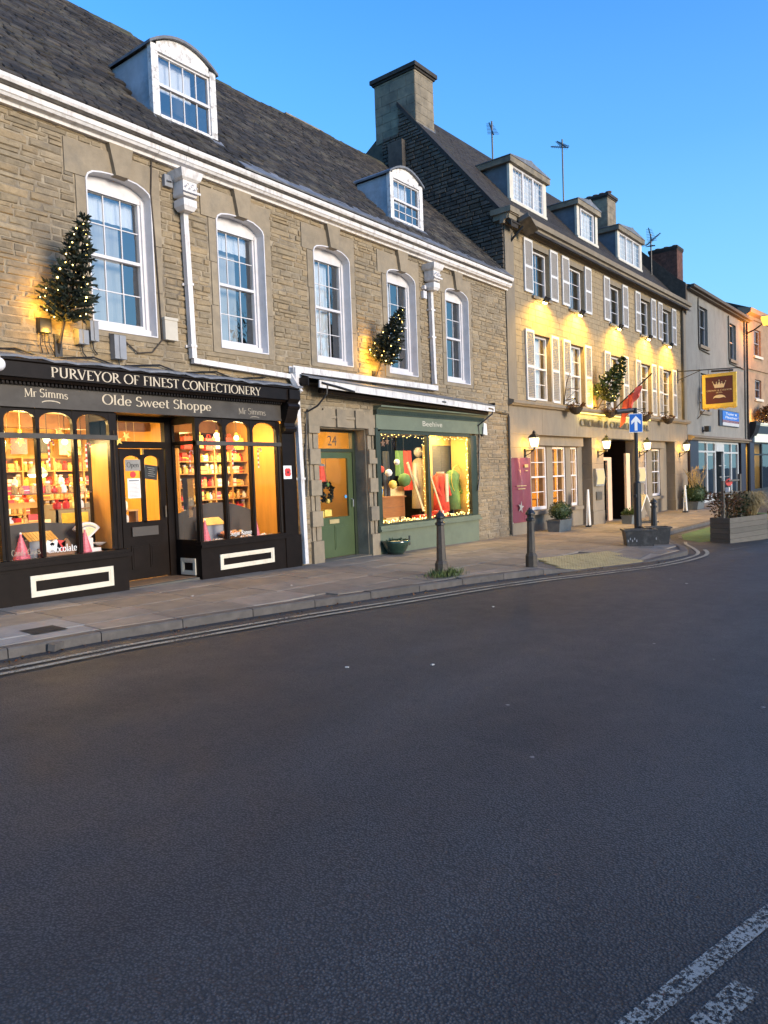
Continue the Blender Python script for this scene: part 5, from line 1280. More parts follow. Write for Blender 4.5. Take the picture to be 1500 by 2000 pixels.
solo('sticker', MB().lathe([(.035, -.001), (.035, .001)], (11.16, DY2 + .014, 1.17), 10, rot=Matrix.Rotation(math.pi / 2, 3, 'X')), M['skyblue'], 'round blue sticker on the glass of the green door', 'sticker', (11.16, DY2, 1.17))
# stone surround: long and short blocks
z = .0; k = 0
hs = [.40, .26, .29, .28, .29, .28, .29, .28, .14]
for i, h in enumerate(hs):
    pr = .055 if i % 2 == 0 else .012
    for s in (0, 1):
        if s == 0: a, b = (9.76, 10.04) if i % 2 == 0 else (9.90, 10.03)
        else: a, b = (11.47, 11.72) if i % 2 == 0 else (11.475, 11.56)
        part('quoin_block', MB().box(a, b, YF - pr, YF + .05, z - .10 if i == 0 else z + .005, z + h - .005), M['ashlar'], df)
        if i % 2 == 1:
            a2, b2 = (9.78, 9.83) if s == 0 else (11.62, 11.68)
            part('quoin_strip', MB().box(a2, b2, YF - .018, YF + .05, z + .005, z + h - .005), M['ashlar'], df)
    z += h
for (a, b, c, d, pr) in ((9.76, 10.18, 2.50, 2.80, .05), (10.19, 10.42, 2.50, 2.84, .03), (10.55, 10.82, 2.50, 2.84, .045), (11.10, 11.36, 2.50, 2.84, .045), (11.37, 11.72, 2.50, 2.78, .03), (10.42, 10.56, 2.66, 2.71, .025), (10.82, 11.10, 2.66, 2.71, .025), (10.42, 10.55, 2.50, 2.655, .005), (10.82, 11.1, 2.50, 2.655, .005), (10.42, 10.55, 2.715, 2.84, .005), (10.82, 11.1, 2.715, 2.84, .005)):
    part('lintel_block', MB().box(a, b - .004, YF - pr, YF + .05, c, d), M['ashlar'], df)

# ---------------------------------------------------------------- green shop front
gf = thing('green_shop_front', 'sage green shop front with one wide lit window under a white canopy', 'shopfront', (13.7, YF, 0))
x0, x1 = 11.74, 15.70
part('stall_riser', MB().box(x0, x1 - .02, YF - .03, YF + .06, -.25, .42), M['sage'], gf)
part('sill', MB().box(x0 - .03, x1 + .02, YF - .11, YF + .08, .42, .47).box(x0 - .01, x1, YF - .07, YF + .08, .47, .53), M['sage'], gf)
part('window_frame', MB().box(x0, x0 + .14, YF - .02, YF + .07, .53, 2.46).box(15.42, x1, YF - .02, YF + .07, .53, 2.46).box(x0 + .14, 15.42, YF - .015, YF + .07, 2.42, 2.50).box(13.57, 13.66, YF - .015, YF + .06, .53, 2.42).box(x0 + .14, 15.42, YF - .01, YF + .07, .53, .57), M['greendk'], gf)
glaze(gf, x0 + .14, 13.57, .57, 2.42, YF + .03); glaze(gf, 13.66, 15.42, .57, 2.42, YF + .03)
part('shutter_box', MB().box(11.66, 11.74, YF - .08, YF, 1.92, 2.52), M['greendk'], gf)
part('fascia_board', MB().box(x0 - .02, 15.98, YF - .055, YF + .05, 2.50, 2.80), M['sage'], gf)
mb = MB(); mb.box(x0 - .02, 16.0, YF - .08, YF + .03, 2.80, 2.895); xx = x0
while xx < 15.97: mb.obox((xx + .03, YF - .083, 2.848), (.02, .01, .05), Matrix.Rotation(.5, 3, 'Y')); xx += .055
part('rope_moulding', mb, M['greendk'], gf)
part('cornice', MB().prism([(YF, 2.895), (YF - .10, 2.895), (YF - .14, 2.93), (YF - .20, 2.94), (YF - .20, 2.97), (YF, 2.98)], 'x', x0 - .02, 16.05), M['sage'], gf)
part('lettering', moved(plain_text('Beehive', .78, .115), (13.36, YF - .058, 2.615)), M['cream'], gf)
part('vent', MB().box(12.72, 12.78, YF - .034, YF - .030, .06, .26), M['black'], gf)
cn = thing('shop_canopy', 'long white edged canopy box with a lead top over the green door and shop window', 'canopy', (12.9, YF, 3.1))
def cz(x): return 3.285 - .021 * (x - 9.6)
for (a, b) in ((9.75, 11.9), (11.9, 14.1), (14.1, 16.05)):
    mb = MB()
    for q in ((a + .003, b - .003),):
        pts = lambda x: [(x, YF - .36, cz(x) - .125), (x, YF - .33, cz(x) - .125), (x, YF - .33, cz(x) + .01), (x, YF - .36, cz(x) + .01)]
        A, B = pts(q[0]), pts(q[1]); n = len(mb.v); mb.v += A + B; mb.f += [[n, n + 4, n + 7, n + 3], [n, n + 1, n + 5, n + 4], [n + 3, n + 7, n + 6, n + 2], [n + 1, n + 2, n + 6, n + 5], [n, n + 3, n + 2, n + 1], [n + 4, n + 5, n + 6, n + 7]]; mb.mi += [0] * 6
    part('edge_board', mb, M['white'], cn)
mb = MB()
for a, b in ((9.45, 11.3), (11.3, 13.4), (13.4, 16.05)):
    mb.face([(a, YF - .38, cz(a) + .012), (b, YF - .38, cz(b) + .012), (b, YF - .38, cz(b) + .03), (a, YF - .38, cz(a) + .03)])
    mb.face([(a, YF - .38, cz(a) + .03), (b, YF - .38, cz(b) + .03), (b, YF, cz(b) + .155), (a, YF, cz(a) + .155)])
part('lead_top', mb, M['lead'], cn)
mb = MB(); mb.face([(9.45, YF - .33, cz(9.45) - .06), (9.45, YF, cz(9.45) - .06), (16.05, YF, cz(16.05) - .06), (16.05, YF - .33, cz(16.05) - .06)]); part('soffit', mb, M['brown'], cn)
part('end_board', MB().box(9.43, 9.46, YF - .38, YF, cz(9.45) - .12, cz(9.45) + .03).box(16.05, 16.07, YF - .36, YF, cz(16.05) - .1, cz(16.05) + .1), M['brown'], cn)
part('awning_roller', MB().tube([(9.9, YF - .22, 3.12), (15.9, YF - .22, 3.0)], .05, 10), M['brown'], cn)
part('bracket', MB().tube([(9.80, YF - .365, 3.24), (10.2, YF - .37, 3.20), (10.7, YF - .365, 3.14)], .022, 6), M['black'], cn); part('bracket', MB().tube([(9.95, YF - .37, 3.23), (9.95, YF - .34, 3.05), (9.85, YF - .2, 2.85), (9.72, YF - .04, 2.74)], .018, 6), M['black'], cn)
part('bracket', MB().tube([(15.75, YF - .365, 3.10), (15.95, YF - .365, 3.09), (15.95, YF - .34, 2.98), (15.75, YF - .2, 2.80), (15.72, YF - .06, 2.70)], .018, 6), M['black'], cn)
part('badge', MB().box(13.70, 13.86, YF - .366, YF - .36, 3.12, 3.15), M['black'], cn)
solo('cable', MB().tube([(9.72, YF - .05, 2.74), (9.70, YF - .03, 2.3), (9.66, YF - .03, 1.9), (9.68, YF - .03, 1.5), (9.64, YF - .03, 1.22)], .016, 6), M['black'], 'black cable down the stone left of the green door', 'cable', (9.7, YF, 2.0))
solo('cable', MB().tube([(15.74, YF - .06, 2.72), (15.80, YF - .04, 2.4), (15.76, YF - .04, 1.9), (15.75, YF - .04, 1.4), (15.66, YF - .04, 1.12)], .022, 6), M['black'], 'black cable down the stone right of the green shop window', 'cable', (15.75, YF, 2.0))
t = thing('alarm_box', 'white wedge shaped alarm box on the stone right of the green fascia', 'alarm box', (16.05, YF, 2.5)); part('case', MB().prism([(15.95, 2.50), (16.14, 2.48), (16.11, 2.76), (15.99, 2.78)], 'y', YF - .08, YF - .02), M['signwhite'], t); part('back_box', MB().box(15.93, 16.03, YF - .06, YF, 2.45, 2.68), M['black'], t)
solo('drainpipe', MB().tube([(17.33, YF - .05, 3.0), (17.33, YF - .05, -.1)], .035, 8).tube([(16.2, YF - .05, 3.12), (17.33, YF - .05, 3.06), (17.33, YF - .05, 2.9)], .02, 6), M['ironbr'], 'thin dark drainpipe at the joint between stone building and hotel', 'drainpipe', (17.33, YF, -.1))

# ---- inside the green shop
rm_ = thing('green_shop_room', 'yellow lit room behind the green shop window', 'shop interior', (13.6, 11, .4))
part('floor', MB().box(11.7, 15.62, YF + .09, 14.4, .38, .44), M['carpet'], rm_); part('ceiling', MB().box(11.6, 15.7, YF + .08, 14.4, 2.56, 2.62), M['cream'], rm_)
part('back_wall', MB().box(11.6, 16.2, 14.3, 14.4, .44, 2.6), M['ochre'], rm_); part('side_wall', MB().box(15.60, 15.68, YF + .09, 9.92, .44, 2.56), M['ochre'], rm_); part('partition', MB().box(14.70, 15.68, 9.98, 10.06, 2.26, 2.56).box(14.55, 14.84, 9.98, 10.06, .44, 2.26), M['ochre'], rm_); part('cupboard', MB().box(14.84, 15.24, 9.99, 10.04, .44, 2.26).box(15.25, 15.66, 9.99, 10.04, .44, 2.26), M['planterwood'], rm_); part('side_wall', MB().box(11.56, 11.66, YF + .09, 14.3, .44, 2.56), M['ochre'], rm_)
part('shelf', MB().box(12.6, 14.5, 12.2, 12.5, 1.9, 1.94).box(12.6, 14.5, 12.2, 12.5, 1.5, 1.54), M['choc'], rm_)
part('dark_shelving', MB().box(12.2, 14.6, 12.5, 12.55, .44, 2.3), M['ochre2'], rm_)
def hanging_cloth(name, x, y, z0, z1, w, mat, lab, d=.05):
    mb = MB(); n = 8
    for i in range(n):
        a, b = x - w / 2 + w * i / n, x - w / 2 + w * (i + 1) / n
        mb.face([(a, y + d * math.sin(i * 1.3), z0), (b, y + d * math.sin((i + 1) * 1.3), z0), (b, y + d * .4 * math.sin((i + 1) * 1.3), z1), (a, y + d * .4 * math.sin(i * 1.3), z1)])
    return solo(name, mb, M[mat], lab, 'cloth', (x, y, z1))
hanging_cloth('hanging_cloth', 13.99, 10.35, 1.55, 2.14, .28, 'greencloth', 'green banded cloth hanging in the left half of the green shop window')
hanging_cloth('hanging_cloth', 14.32, 10.35, 1.20, 2.14, .30, 'redcloth', 'red cloth hanging beside the green one in the shop window')
hanging_cloth('hanging_cloth', 13.42, 10.3, 1.05, 2.12, .24, 'black', 'black hanging with pale ornaments at the left of the shop window', .01)
def mannequin(x, y, h, mats, lab, hat=None, scarf=None):
    t = thing('dressed_mannequin', lab, 'mannequin', (x, y, .44)); z = .44
    part('coat', MB().lathe([(.20, z + h * .18), (.18, z + h * .45), (.15, z + h * .60), (.19, z + h * .80), (.12, z + h * .86), (.05, z + h * .89)], (x, y, 0), 12), M[mats[0]], t, smooth=True)
    for s in (-1, 1): part('sleeve', MB().tube([(x + s * .17, y, z + h * .81), (x + s * .24, y - .03, z + h * .62), (x + s * .20, y - .12, z + h * .46)], [.06, .055, .045], 8), M[mats[0]], t, smooth=True)
    part('stand', MB().tube([(x, y, z), (x, y, z + h * .2)], .02, 6).lathe([(.14, z), (.13, z + .02)], (x, y, 0), 12), M['black'], t)
    if hat: part('hat', MB().ball((x, y, z + h * .97), .12, 10), M[hat], t, smooth=True)
    if scarf:
        part('scarf', MB().lathe([(.09, z + h * .84), (.10, z + h * .90)], (x, y, 0), 10).box(x - .07, x + .03, y - .20, y - .17, z + h * .35, z + h * .86), M[scarf], t)
mannequin(14.72, 10.30, 1.72, ('knit',), 'cream knitted coat with a white hat on a stand in the shop window', 'paper')
mannequin(14.72, 9.68, 1.30, ('redcloth',), 'scarlet coat with a cream scarf on a stand right of the window post', None, 'knit')
mannequin(15.36, 9.76, 1.36, ('greencloth',), 'moss green dress on a stand at the right of the shop window')
t = thing('sideboard', 'teak sideboard at the lower left of the green shop window', 'sideboard', (12.8, 10.3, .44)); part('body', MB().box(12.70, 13.68, 10.0, 10.45, .62, 1.06), M['teak'], t); part('top', MB().box(12.67, 13.71, 9.97, 10.47, 1.06, 1.09), M['teak'], t)
for x in (12.75, 13.62): part('leg', MB().tube([(x, 10.1, .44), (x, 10.1, .62)], .02, 6), M['teak'], t)
part('drawer_line', MB().box(12.75, 13.63, 9.994, 10.0, .84, .85), M['choc'], t)
t = thing('fish_ornament', 'hanging fish shaped ornament, cream above and bright blue below', 'ornament', (12.46, 9.62, 1.2)); part('body', MB().lathe([(.01, 1.05), (.07, 1.15), (.10, 1.32), (.06, 1.48), (.02, 1.56)], (12.22, 9.62, 0), 10), M['paper'], t); part('belly', MB().lathe([(.02, .98), (.075, 1.06), (.105, 1.24), (.104, 1.28)], (12.22, 9.615, 0), 10), M['skyblue'], t); part('string', MB().tube([(12.22, 9.62, 1.55), (12.22, 9.62, 2.5)], .004, 4), M['black'], t)
for (x, y, z, r, mt, lab) in ((13.10, 9.75, 1.85, .07, 'paper', 'white round ornament hanging at the left of the shop window'), (13.05, 9.95, 1.62, .085, 'paper', 'white clock shaped ornament on the black hanging'), (13.12, 9.9, 1.36, .10, 'yellow', 'yellow robin shaped ornament on the sideboard shelf'), (13.50, 9.85, 1.45, .16, 'greencloth', 'green ring of leaves hanging behind the shop window'), (12.65, 9.85, 1.70, .08, 'redcloth', 'red bow at the left edge of the shop window')):
    t = thing('ornament', lab, 'ornament', (x, y, z)); part('ball', MB().ball((x, y, z), r, 9), M[mt], t, smooth=True); part('string', MB().tube([(x, y, z + r), (x, y, 2.55)], .004, 4), M['black'], t)
t = thing('star_ornament', 'pair of dark star ornaments at the top left of the shop window', 'ornament', (12.1, 9.5, 2.25))
for (x, z, r) in ((12.30, 2.24, .09), (12.45, 2.28, .08)):
    part('star', MB().prism([(x + (r if i % 2 == 0 else r * .42) * math.sin(math.pi * i / 5), z + (r if i % 2 == 0 else r * .42) * math.cos(math.pi * i / 5)) for i in range(10)], 'y', 9.5, 9.52), M['choc'], t)
t = thing('hoop', 'thin brass hoop standing at the right of the shop window', 'hoop', (15.40, 9.64, 1.1)); part('ring', MB().tube([(15.40 + .26 * math.cos(R(a)), 9.64, 1.42 + .34 * math.sin(R(a))) for a in range(0, 361, 15)], .008, 5), M['gold'], t)
solo('ski', MB().obox((13.71, 9.70, 1.28), (.07, .02, 1.25), Matrix.Rotation(R(-27), 3, 'Y')), M['straw'], 'pale wooden ski leaning left of the window post', 'ski', (13.9, 9.7, .5)); solo('ski', MB().obox((14.30, 9.52, 1.05), (.05, .02, 1.05), Matrix.Rotation(R(-27), 3, 'Y')), M['straw'], 'pale wooden ski leaning right of the window post', 'ski', (14.15, 9.7, .5))
for (x, y, w, h, mt, lab) in ((13.85, 9.62, .55, .20, 'redcloth', 'red wrapped parcel on the floor left of the window post'), (13.55, 9.50, .40, .14, 'straw', 'straw coloured parcel at the front of the shop window'), (14.40, 9.55, .45, .26, 'redcloth', 'red wrapped parcel under the scarlet coat'), (15.15, 9.55, .5, .10, 'redcloth', 'flat red box under the moss green dress')):
    t = thing('parcel', lab, 'parcel', (x, y, .44)); part('box', MB().box(x - w / 2, x + w / 2, y - .12, y + .12, .44, .44 + h), M[mt], t); part('ribbon', MB().box(x - .02, x + .02, y - .124, y + .124, .438, .444 + h), M['paper'], t)
t = thing('yellow_chest', 'pale yellow chest behind the sideboard', 'chest', (13.3, 10.8, .44)); part('body', MB().box(13.75, 14.5, 10.6, 11.0, .44, 1.25), M['straw'], t); part('lid', MB().box(13.73, 14.52, 10.58, 11.02, 1.25, 1.30), M['straw'], t)
# garland of fairy lights round the panes
t = thing('fairy_light_garland', 'garland of tiny warm lights round both panes of the green shop window', 'fairy lights', (13.6, YF + .08, .58))
wire = [(11.90, .60), (13.55, .60), (13.54, 2.38), (11.90, 2.40)]; mb = MB(); bb = MB()
def runlights(P, n, sp):
    for (a, b), (c, d) in zip(P, P[1:]):
        L = math.hypot(c - a, d - b); k = max(2, int(L / sp))
        pts = [(a + (c - a) * i / k + random.uniform(-.03, .03), YF + .075 + random.uniform(-.015, .02), b + (d - b) * i / k + random.uniform(-.03, .03)) for i in range(k + 1)]
        mb.tube(pts, .003, 4)
        for p in pts:
            for q in range(n): bb.ball((p[0] + random.uniform(-.03, .03), p[1], p[2] + random.uniform(-.025, .025)), .006, 5)
runlights([(11.92, .60), (13.53, .60)], 3, .06); runlights([(13.68, .60), (15.40, .60)], 3, .06); runlights([(15.39, .60), (15.39, 2.38)], 3, .055); runlights([(13.54, .60), (13.54, 2.38)], 1, .07); runlights([(11.92, 2.38), (13.53, 2.38)], 1, .07); runlights([(13.68, 2.38), (15.40, 2.38)], 1, .07)
part('wire', mb, M['greendk'], t); part('bulbs', bb, M['fairy'], t, kind='stuff')
light('window_light', 'AREA', (13.2, 10.2, 2.52), 80, (1.0, .74, .32), 1.3); light('window_light', 'AREA', (14.9, 9.66, 2.52), 40, (1.0, .70, .24), .5); light('garland_light', 'POINT', (15.46, YF + .16, 1.9), 4, (1, .68, .15), .15); light('garland_light', 'POINT', (15.46, YF + .16, 1.0), 4, (1, .68, .15), .15)

# ---------------------------------------------------------------- the hotel
def GH(u, d, fr=None):
    p = (fr or HF).w((u, d, 0)); return G(p.x, p.y)
def hsash(parent, *a, **k): return sash_window(parent, *a, **k)
ht = thing('hotel', 'buff stone hotel with grey louvred shutters, three flat dormers and a lit ground floor', 'building', (7.5, 0, -.2), HF)
SHU = [1.0, 2.56, 3.34, 4.96, 6.46, 8.09, 9.31, 10.94, 11.71, 13.35]; SHL = [.97, 2.51, 3.30, 4.84, 6.39, 8.01, 9.23, 10.86, 11.63, 13.28]
OPU = [(SHU[i] + .49, SHU[i + 1] - .01) for i in range(0, 10, 2)]; OPL = [(SHL[i] + .49, SHL[i + 1] - .01) for i in range(0, 10, 2)]
hol = [(a, b, 6.40, 7.72) for a, b in OPU] + [(a, b, 3.52, 5.36) for a, b in OPL]
part('wall', wall_mb(0.0, 15.14, 2.56, 8.20, hol, .010, .36), M['mortar_hotel'], ht)
masonry(ht, 'stone', M['hotel_stone'], 0.02, 15.13, 3.47, 8.05, [(a - .0, b + .0, c - .02, d + .16) for a, b, c, d in hol], 0.0, .05, (.15, .19), (.30, .75), .0025, 300, (-17.2, -9.6, 1.5), proud=.001, jit=.01, ch=.015)
for a, b, c, d in hol:
    part('lintel_stone', MB().box(a - .12, b + .12, -.004, .05, d, d + .155), M['hotel_ashlar'], ht)
    part('sill', MB().box(a - .04, b + .04, -.07, .16, c - .075, c), M['hotel_ashlar'], ht)
part('inner_wall', MB().box(.1, 15.0, 1.9, 2.0, 2.6, 8.1).box(.1, 15.0, .36, 1.9, 5.75, 5.85).box(.1, 15, .36, 1.9, 2.58, 2.62).box(.1, 15, .36, 1.9, 8.05, 8.1), M['darkint'], ht)
part('side_wall', MB().prism([(.36, -.6), (.36, 8.2), (3.3, 11.95), (7.4, 9.4), (7.4, -.6)], 'x', .04, .36).box(.36, 15.1, 7.2, 7.4, -.6, 9.3), M['gable'], ht)
for i, (a, b) in enumerate(OPU): hsash(ht, a + .01, b - .01, 6.41, 7.71, .16, 2, (3,), None, 'white2', 'hotelglass', .016, .05, [(a + .08, a + .42, 6.45, 7.66, .30)] if i in (0, 1) else None)
for i, (a, b) in enumerate(OPL): hsash(ht, a + .01, b - .01, 3.53, 5.35, .16, 3 if i < 2 else 2, (2, 2), 4.44, 'white2', 'hotelglass', .016, .05, [(a + .08, a + .40, 3.58, 5.3, .30), (b - .4, b - .1, 3.58, 5.3, .30)])
# shutters
M['shutter'] = pmat('pale_grey_shutter_paint', (.60, .585, .56), .55, .05, 6, .05, 50); M['louvre'] = pmat('grey_louvre_paint', (.47, .455, .45), .6, .06, 6)
def shutter(x, z0, z1, w=.48):
    mb = MB(); y0, y1 = -.055, -.012; s = .048; zm = z0 + (z1 - z0) * .48
    mb.box(x, x + s, y0, y1, z0, z1).box(x + w - s, x + w, y0, y1, z0, z1)
    for a, b in ((z0, z0 + .07), (zm - .035, zm + .035), (z1 - .07, z1)): mb.box(x + s, x + w - s, y0 + .002, y1 - .002, a, b)
    p = part('shutter', mb, M['shutter'], ht); sl = MB()
    for a, b in ((z0 + .07, zm - .035), (zm + .035, z1 - .07)):
        n = int((b - a) / .048)
        for i in range(n):
            z = a + (b - a) * (i + .5) / n; sl.obox((x + w / 2, -.034, z), (w - 2 * s, .040, .007), Matrix.Rotation(R(-38), 3, 'X'))
    part('slats', sl, M['louvre'], p, kind='stuff')
for x in SHU: shutter(x, 6.44, 7.88)
for x in SHL: shutter(x, 3.50, 5.43)
# ground floor: piers, beam, recessed bays
PIERS = [(0.0, 1.15), (5.27, 6.20), (9.05, 9.92), (13.50, 15.14)]
for a, b in PIERS:
    z = -.75
    for h in (.95, .52, .52, .50, .46, .36):
        part('pier_block', MB().box(a + .002, b - .002, -.012 if z < -.5 else 0, .34, z + .003, z + h - .003), M['hotel_ashlar'], ht); z += h
xs = [0.0, 1.9, 4.15, 6.3, 8.55, 10.7, 12.9, 15.14]
for a, b in zip(xs, xs[1:]): part('beam_stone', MB().box(a + .003, b - .003, -.004, .34, 2.562, 3.31), M['hotel_ashlar'], ht)
part('ledge', MB().prism([(.05, 3.312), (-.10, 3.312), (-.13, 3.35), (-.17, 3.36), (-.18, 3.44), (-.05, 3.475), (.05, 3.475)], 'x', -.03, 15.2), M['hotel_ashlar'], ht)
for (a, b, wins) in ((1.15, 5.27, [(1.80, 2.78), (3.16, 4.06), (4.42, 4.92)]), (9.92, 13.50, [(10.36, 11.24), (11.78, 12.72)])):
    h2 = [(p, q, .42, 2.27) for p, q in wins]
    part('bay_wall', wall_mb(a, b, -.8, 2.56, h2, .34, .62), M['hotel_ashlar'], ht)
    part('bay_lintel', MB().box(a, wins[-1][1] + .12, .18, .338, 2.285, 2.56), M['hotel_ashlar'], ht)
    part('bay_sill', MB().box(a, wins[-1][1] + .2, .24, .338, .30, .405), M['hotel_ashlar'], ht)
    for p, q in wins: hsash(ht, p + .005, q - .005, .43, 2.265, .42, 2, (2, 2), 1.38, 'white2', 'shopglass', .022, .06)
part('lounge', MB().box(1.2, 5.9, 3.4, 3.5, -.2, 2.6).box(1.15, 1.2, .62, 3.4, -.2, 2.6).box(5.9, 5.95, .62, 3.4, -.2, 2.6).box(1.2, 5.9, .62, 3.4, 2.58, 2.62).box(1.2, 5.9, .62, 3.4, -.2, -.1), M['ochre'], ht)
part('lounge', MB().box(9.9, 14.2, 3.4, 3.5, -.2, 2.6).box(14.2, 14.25, .62, 3.4, -.2, 2.6).box(9.85, 9.9, .62, 3.4, -.2, 2.6).box(9.9, 14.2, .62, 3.4, 2.58, 2.62), M['cream'], ht)
part('porch', MB().box(6.2, 9.05, 3.2, 3.3, -.6, 2.6).box(6.0, 6.2, .34, 3.3, -.6, 2.6).box(9.05, 9.25, .34, 3.3, -.6, 2.6).box(6.2, 9.05, .02, 3.3, 2.53, 2.56), M['brown'], ht)
part('porch_floor', MB().box(6.2, 9.05, .0, 3.3, -.7, -.31), M['carpet'], ht)
part('door_surround', MB().box(7.62, 7.98, .45, .52, -.31, 1.95).box(6.4, 7.62, .45, .52, 1.84, 1.95).box(6.4, 6.6, .45, .52, -.31, 1.84), M['peach'], ht)
part('door_post', MB().box(8.50, 8.86, .12, .20, -.32, 2.08), M['peach'], ht)
part('open_door', MB().box(8.86, 8.93, .14, 1.0, -.31, 2.06), M['brown'], ht)
# banquette, table lamp and curtains seen inside the lounge
t = thing('table_lamp', 'yellow shaded table lamp inside the second hotel window', 'lamp', (4.05, 1.1, .7), HF); part('lamp_shade', MB().lathe([(.15, 1.12), (.10, 1.38)], (4.05, 1.1, 0), 12), M['menulight'], t); part('stand', MB().lathe([(.09, .70), (.02, .75), (.02, 1.14)], (4.05, 1.1, 0), 10), M['gold'], t)
light('lamp_light', 'POINT', (4.05, 1.0, 1.55), 10, (1, .68, .28), .08, HF)
t = thing('side_table', 'dark table under the lamp inside the second hotel window', 'table', (4.05, 1.1, -.1), HF); part('tabletop', MB().box(3.5, 4.6, .85, 1.35, .66, .70), M['choc'], t)
for x in (3.6, 4.5): part('leg', MB().box(x - .03, x + .03, 1.07, 1.13, -.1, .66), M['choc'], t)
for x, lab in ((2.2, 'dark curtain inside the first lit hotel window'), (3.5, 'dark curtain inside the second lit hotel window')): solo('curtain', MB().box(x + .32, x + .52, .70, .74, .9, 2.2), M['choc'], lab, 'curtain', (x, .7, .9), HF)
for x, lab in ((2.7, 'upholstered chair inside the first lit hotel window'), (3.3, 'upholstered chair inside the second lit hotel window')):
    t = thing('chair', lab, 'chair', (x, 1.3, -.1), HF); part('seat', MB().box(x - .25, x + .25, 1.05, 1.5, .28, .40), M['ochre2'], t); part('backrest', MB().box(x - .25, x + .25, 1.45, 1.55, .40, .95), M['ochre2'], t)
    for sx in (-.2, .2): part('leg', MB().box(x + sx - .02, x + sx + .02, 1.1, 1.14, -.1, .28), M['choc'], t)
light('lounge_light', 'AREA', (2.6, 1.6, 2.55), 90, (1, .58, .16), 1.2, HF); light('lounge_light', 'AREA', (4.6, 1.6, 2.55), 70, (1, .58, .16), 1.0, HF); light('lounge_light', 'AREA', (12.0, 1.6, 2.55), 26, (1, .8, .45), 1.4, HF)
light('porch_light', 'POINT', (8.0, 2.2, 2.3), 2, (1, .6, .25), .06, HF)
t = thing('bar_lamp', 'dim orange lamp glowing deep inside the hotel doorway', 'lamp', (8.9, 2.9, 1.3), HF); part('lamp_shade', MB().box(8.78, 8.9, 2.9, 3.0, 1.25, 1.5), M['menulight'], t); part('mount', MB().box(8.8, 8.88, 3.0, 3.2, 1.35, 1.4), M['gold'], t)
# raised letters and the light strip above them
for mb in letters('CROWN & CUSHION HOTEL', 4.36, 10.42, 2.90, .215, -.03, solid=.022, per_letter=True): part('letter', mb, M['bronze'], ht)
part('light_strip', MB().box(4.2, 10.45, -.10, -.06, 3.285, 3.31), M['strip'], ht)
light('strip_light', 'AREA', (7.3, -.12, 3.27), 34, (1, .78, .12), 6.2, HF, (7.3, -.02, 2.6), sy=.05)
# eaves
prof = [(.05, 7.98), (-.06, 7.98), (-.08, 8.06), (-.16, 8.08), (-.18, 8.18), (-.26, 8.20), (-.28, 8.33), (-.24, 8.33), (-.23, 8.24), (.05, 8.24)]
xs = [-.12, 2.4, 5.0, 7.6, 10.2, 12.8, 15.25]
for a, b in zip(xs, xs[1:]): part('eaves_cornice', MB().prism(prof, 'x', a + .002, b - .002), M['hotel_ashlar'], ht)
part('kneeler', MB().box(-.16, .34, -.30, .3, 8.22, 8.36).box(-.10, .30, -.22, .25, 8.08, 8.22), M['chimney'], ht)
part('corner_pilaster', MB().box(0.0, .46, -.02, -.003, 3.48, 7.98), M['hotel_ashlar'], ht)
HP = 1.17
def hz(d): return 8.30 + HP * d
RD_ = 3.3
part('roof', MB().prism([(-.24, hz(-.24) - .05), (RD_, hz(RD_) - .05), (7.5, 9.4), (7.4, 9.2), (.1, 8.2), (-.2, 8.02)], 'x', .30, 15.13), M['tile'], ht)
HD = [(2.0, 4.30), (6.56, 8.28), (10.12, 12.66)]
tl = MB(); d = -.26; k = 0
while d < RD_:
    e = .085; z = hz(d); k += 1
    segs = [(.02, 15.12)]
    for (a, b) in HD:
        if .86 < d < 1.85:
            ns = []
            for s0, s1 in segs:
                if s0 < a: ns.append((s0, a + .02))
                if s1 > b: ns.append((b - .02, s1))
            segs = ns
    for s0, s1 in segs:
        x = s0 + (0.0 if k % 2 else -.11)
        while x < s1:
            p, q = max(x + .003, s0), min(x + .217, s1); x += .22
            if q - p > .03:
                j = random.uniform(-.004, .006); tl.face([(p, d - .014 + 0, z + .012 + j), (q, d - .014, z + .012 + j), (q, d + e * 1.15, z + HP * e * 1.15 + .010 + j), (p, d + e * 1.15, z + HP * e * 1.15 + .010 + j)])
                tl.face([(p, d - .014, z - .012 + j), (q, d - .014, z - .012 + j), (q, d - .014, z + .012 + j), (p, d - .014, z + .012 + j)])
    d += e
part('roof_tiles', tl, M['tile'], ht, kind='stuff')
part('ridge_tiles', MB().prism([(RD_ - .16, hz(RD_ - .16) + .03), (RD_, hz(RD_) + .07), (RD_ + .16, hz(RD_) - .06)], 'x', .3, 15.1), M['tile'], ht)
vg = MB(); vg.prism([(-.25, hz(-.25) + .02), (RD_, hz(RD_) + .05), (RD_, hz(RD_) - .10), (-.25, hz(-.25) - .13)], 'x', -.05, .32); part('verge', vg, M['tile'], ht)
# gable end courses
gb = MB(); vs2 = stone_variants(M['gable'], 'gable_stone', 8, .12, .09); z = 6.0
while z < 11.9:
    h = random.uniform(.075, .13); a = max(0.0, (z + h - 8.30) / HP); dd = a if a > 0.02 else 0.0
    b_end = 3.9 if z < 11.3 else 3.3
    while dd < b_end:
        l = random.uniform(.16, .42); e_ = min(dd + l, b_end)
        if rz(9.262 + dd) - .35 < z + h and e_ - dd > .05:
            me, mbv = random.choice(vs2); m = Matrix.Translation((-.01 + random.uniform(-.008, .008), (dd + e_) / 2, z + h / 2)) @ Matrix.Rotation(R(-90), 4, 'Z') @ Matrix.Diagonal((e_ - dd - .010, .07, h - .010, 1)); gb.xf(mbv.v, mbv.f, m)
        dd = e_
    z += h
part('gable_stones', gb, M['gable'], ht, kind='stuff')
part('brick_stub', MB().box(-.20, .02, 3.05, 3.55, 9.9, 11.05), M['gable'], ht)
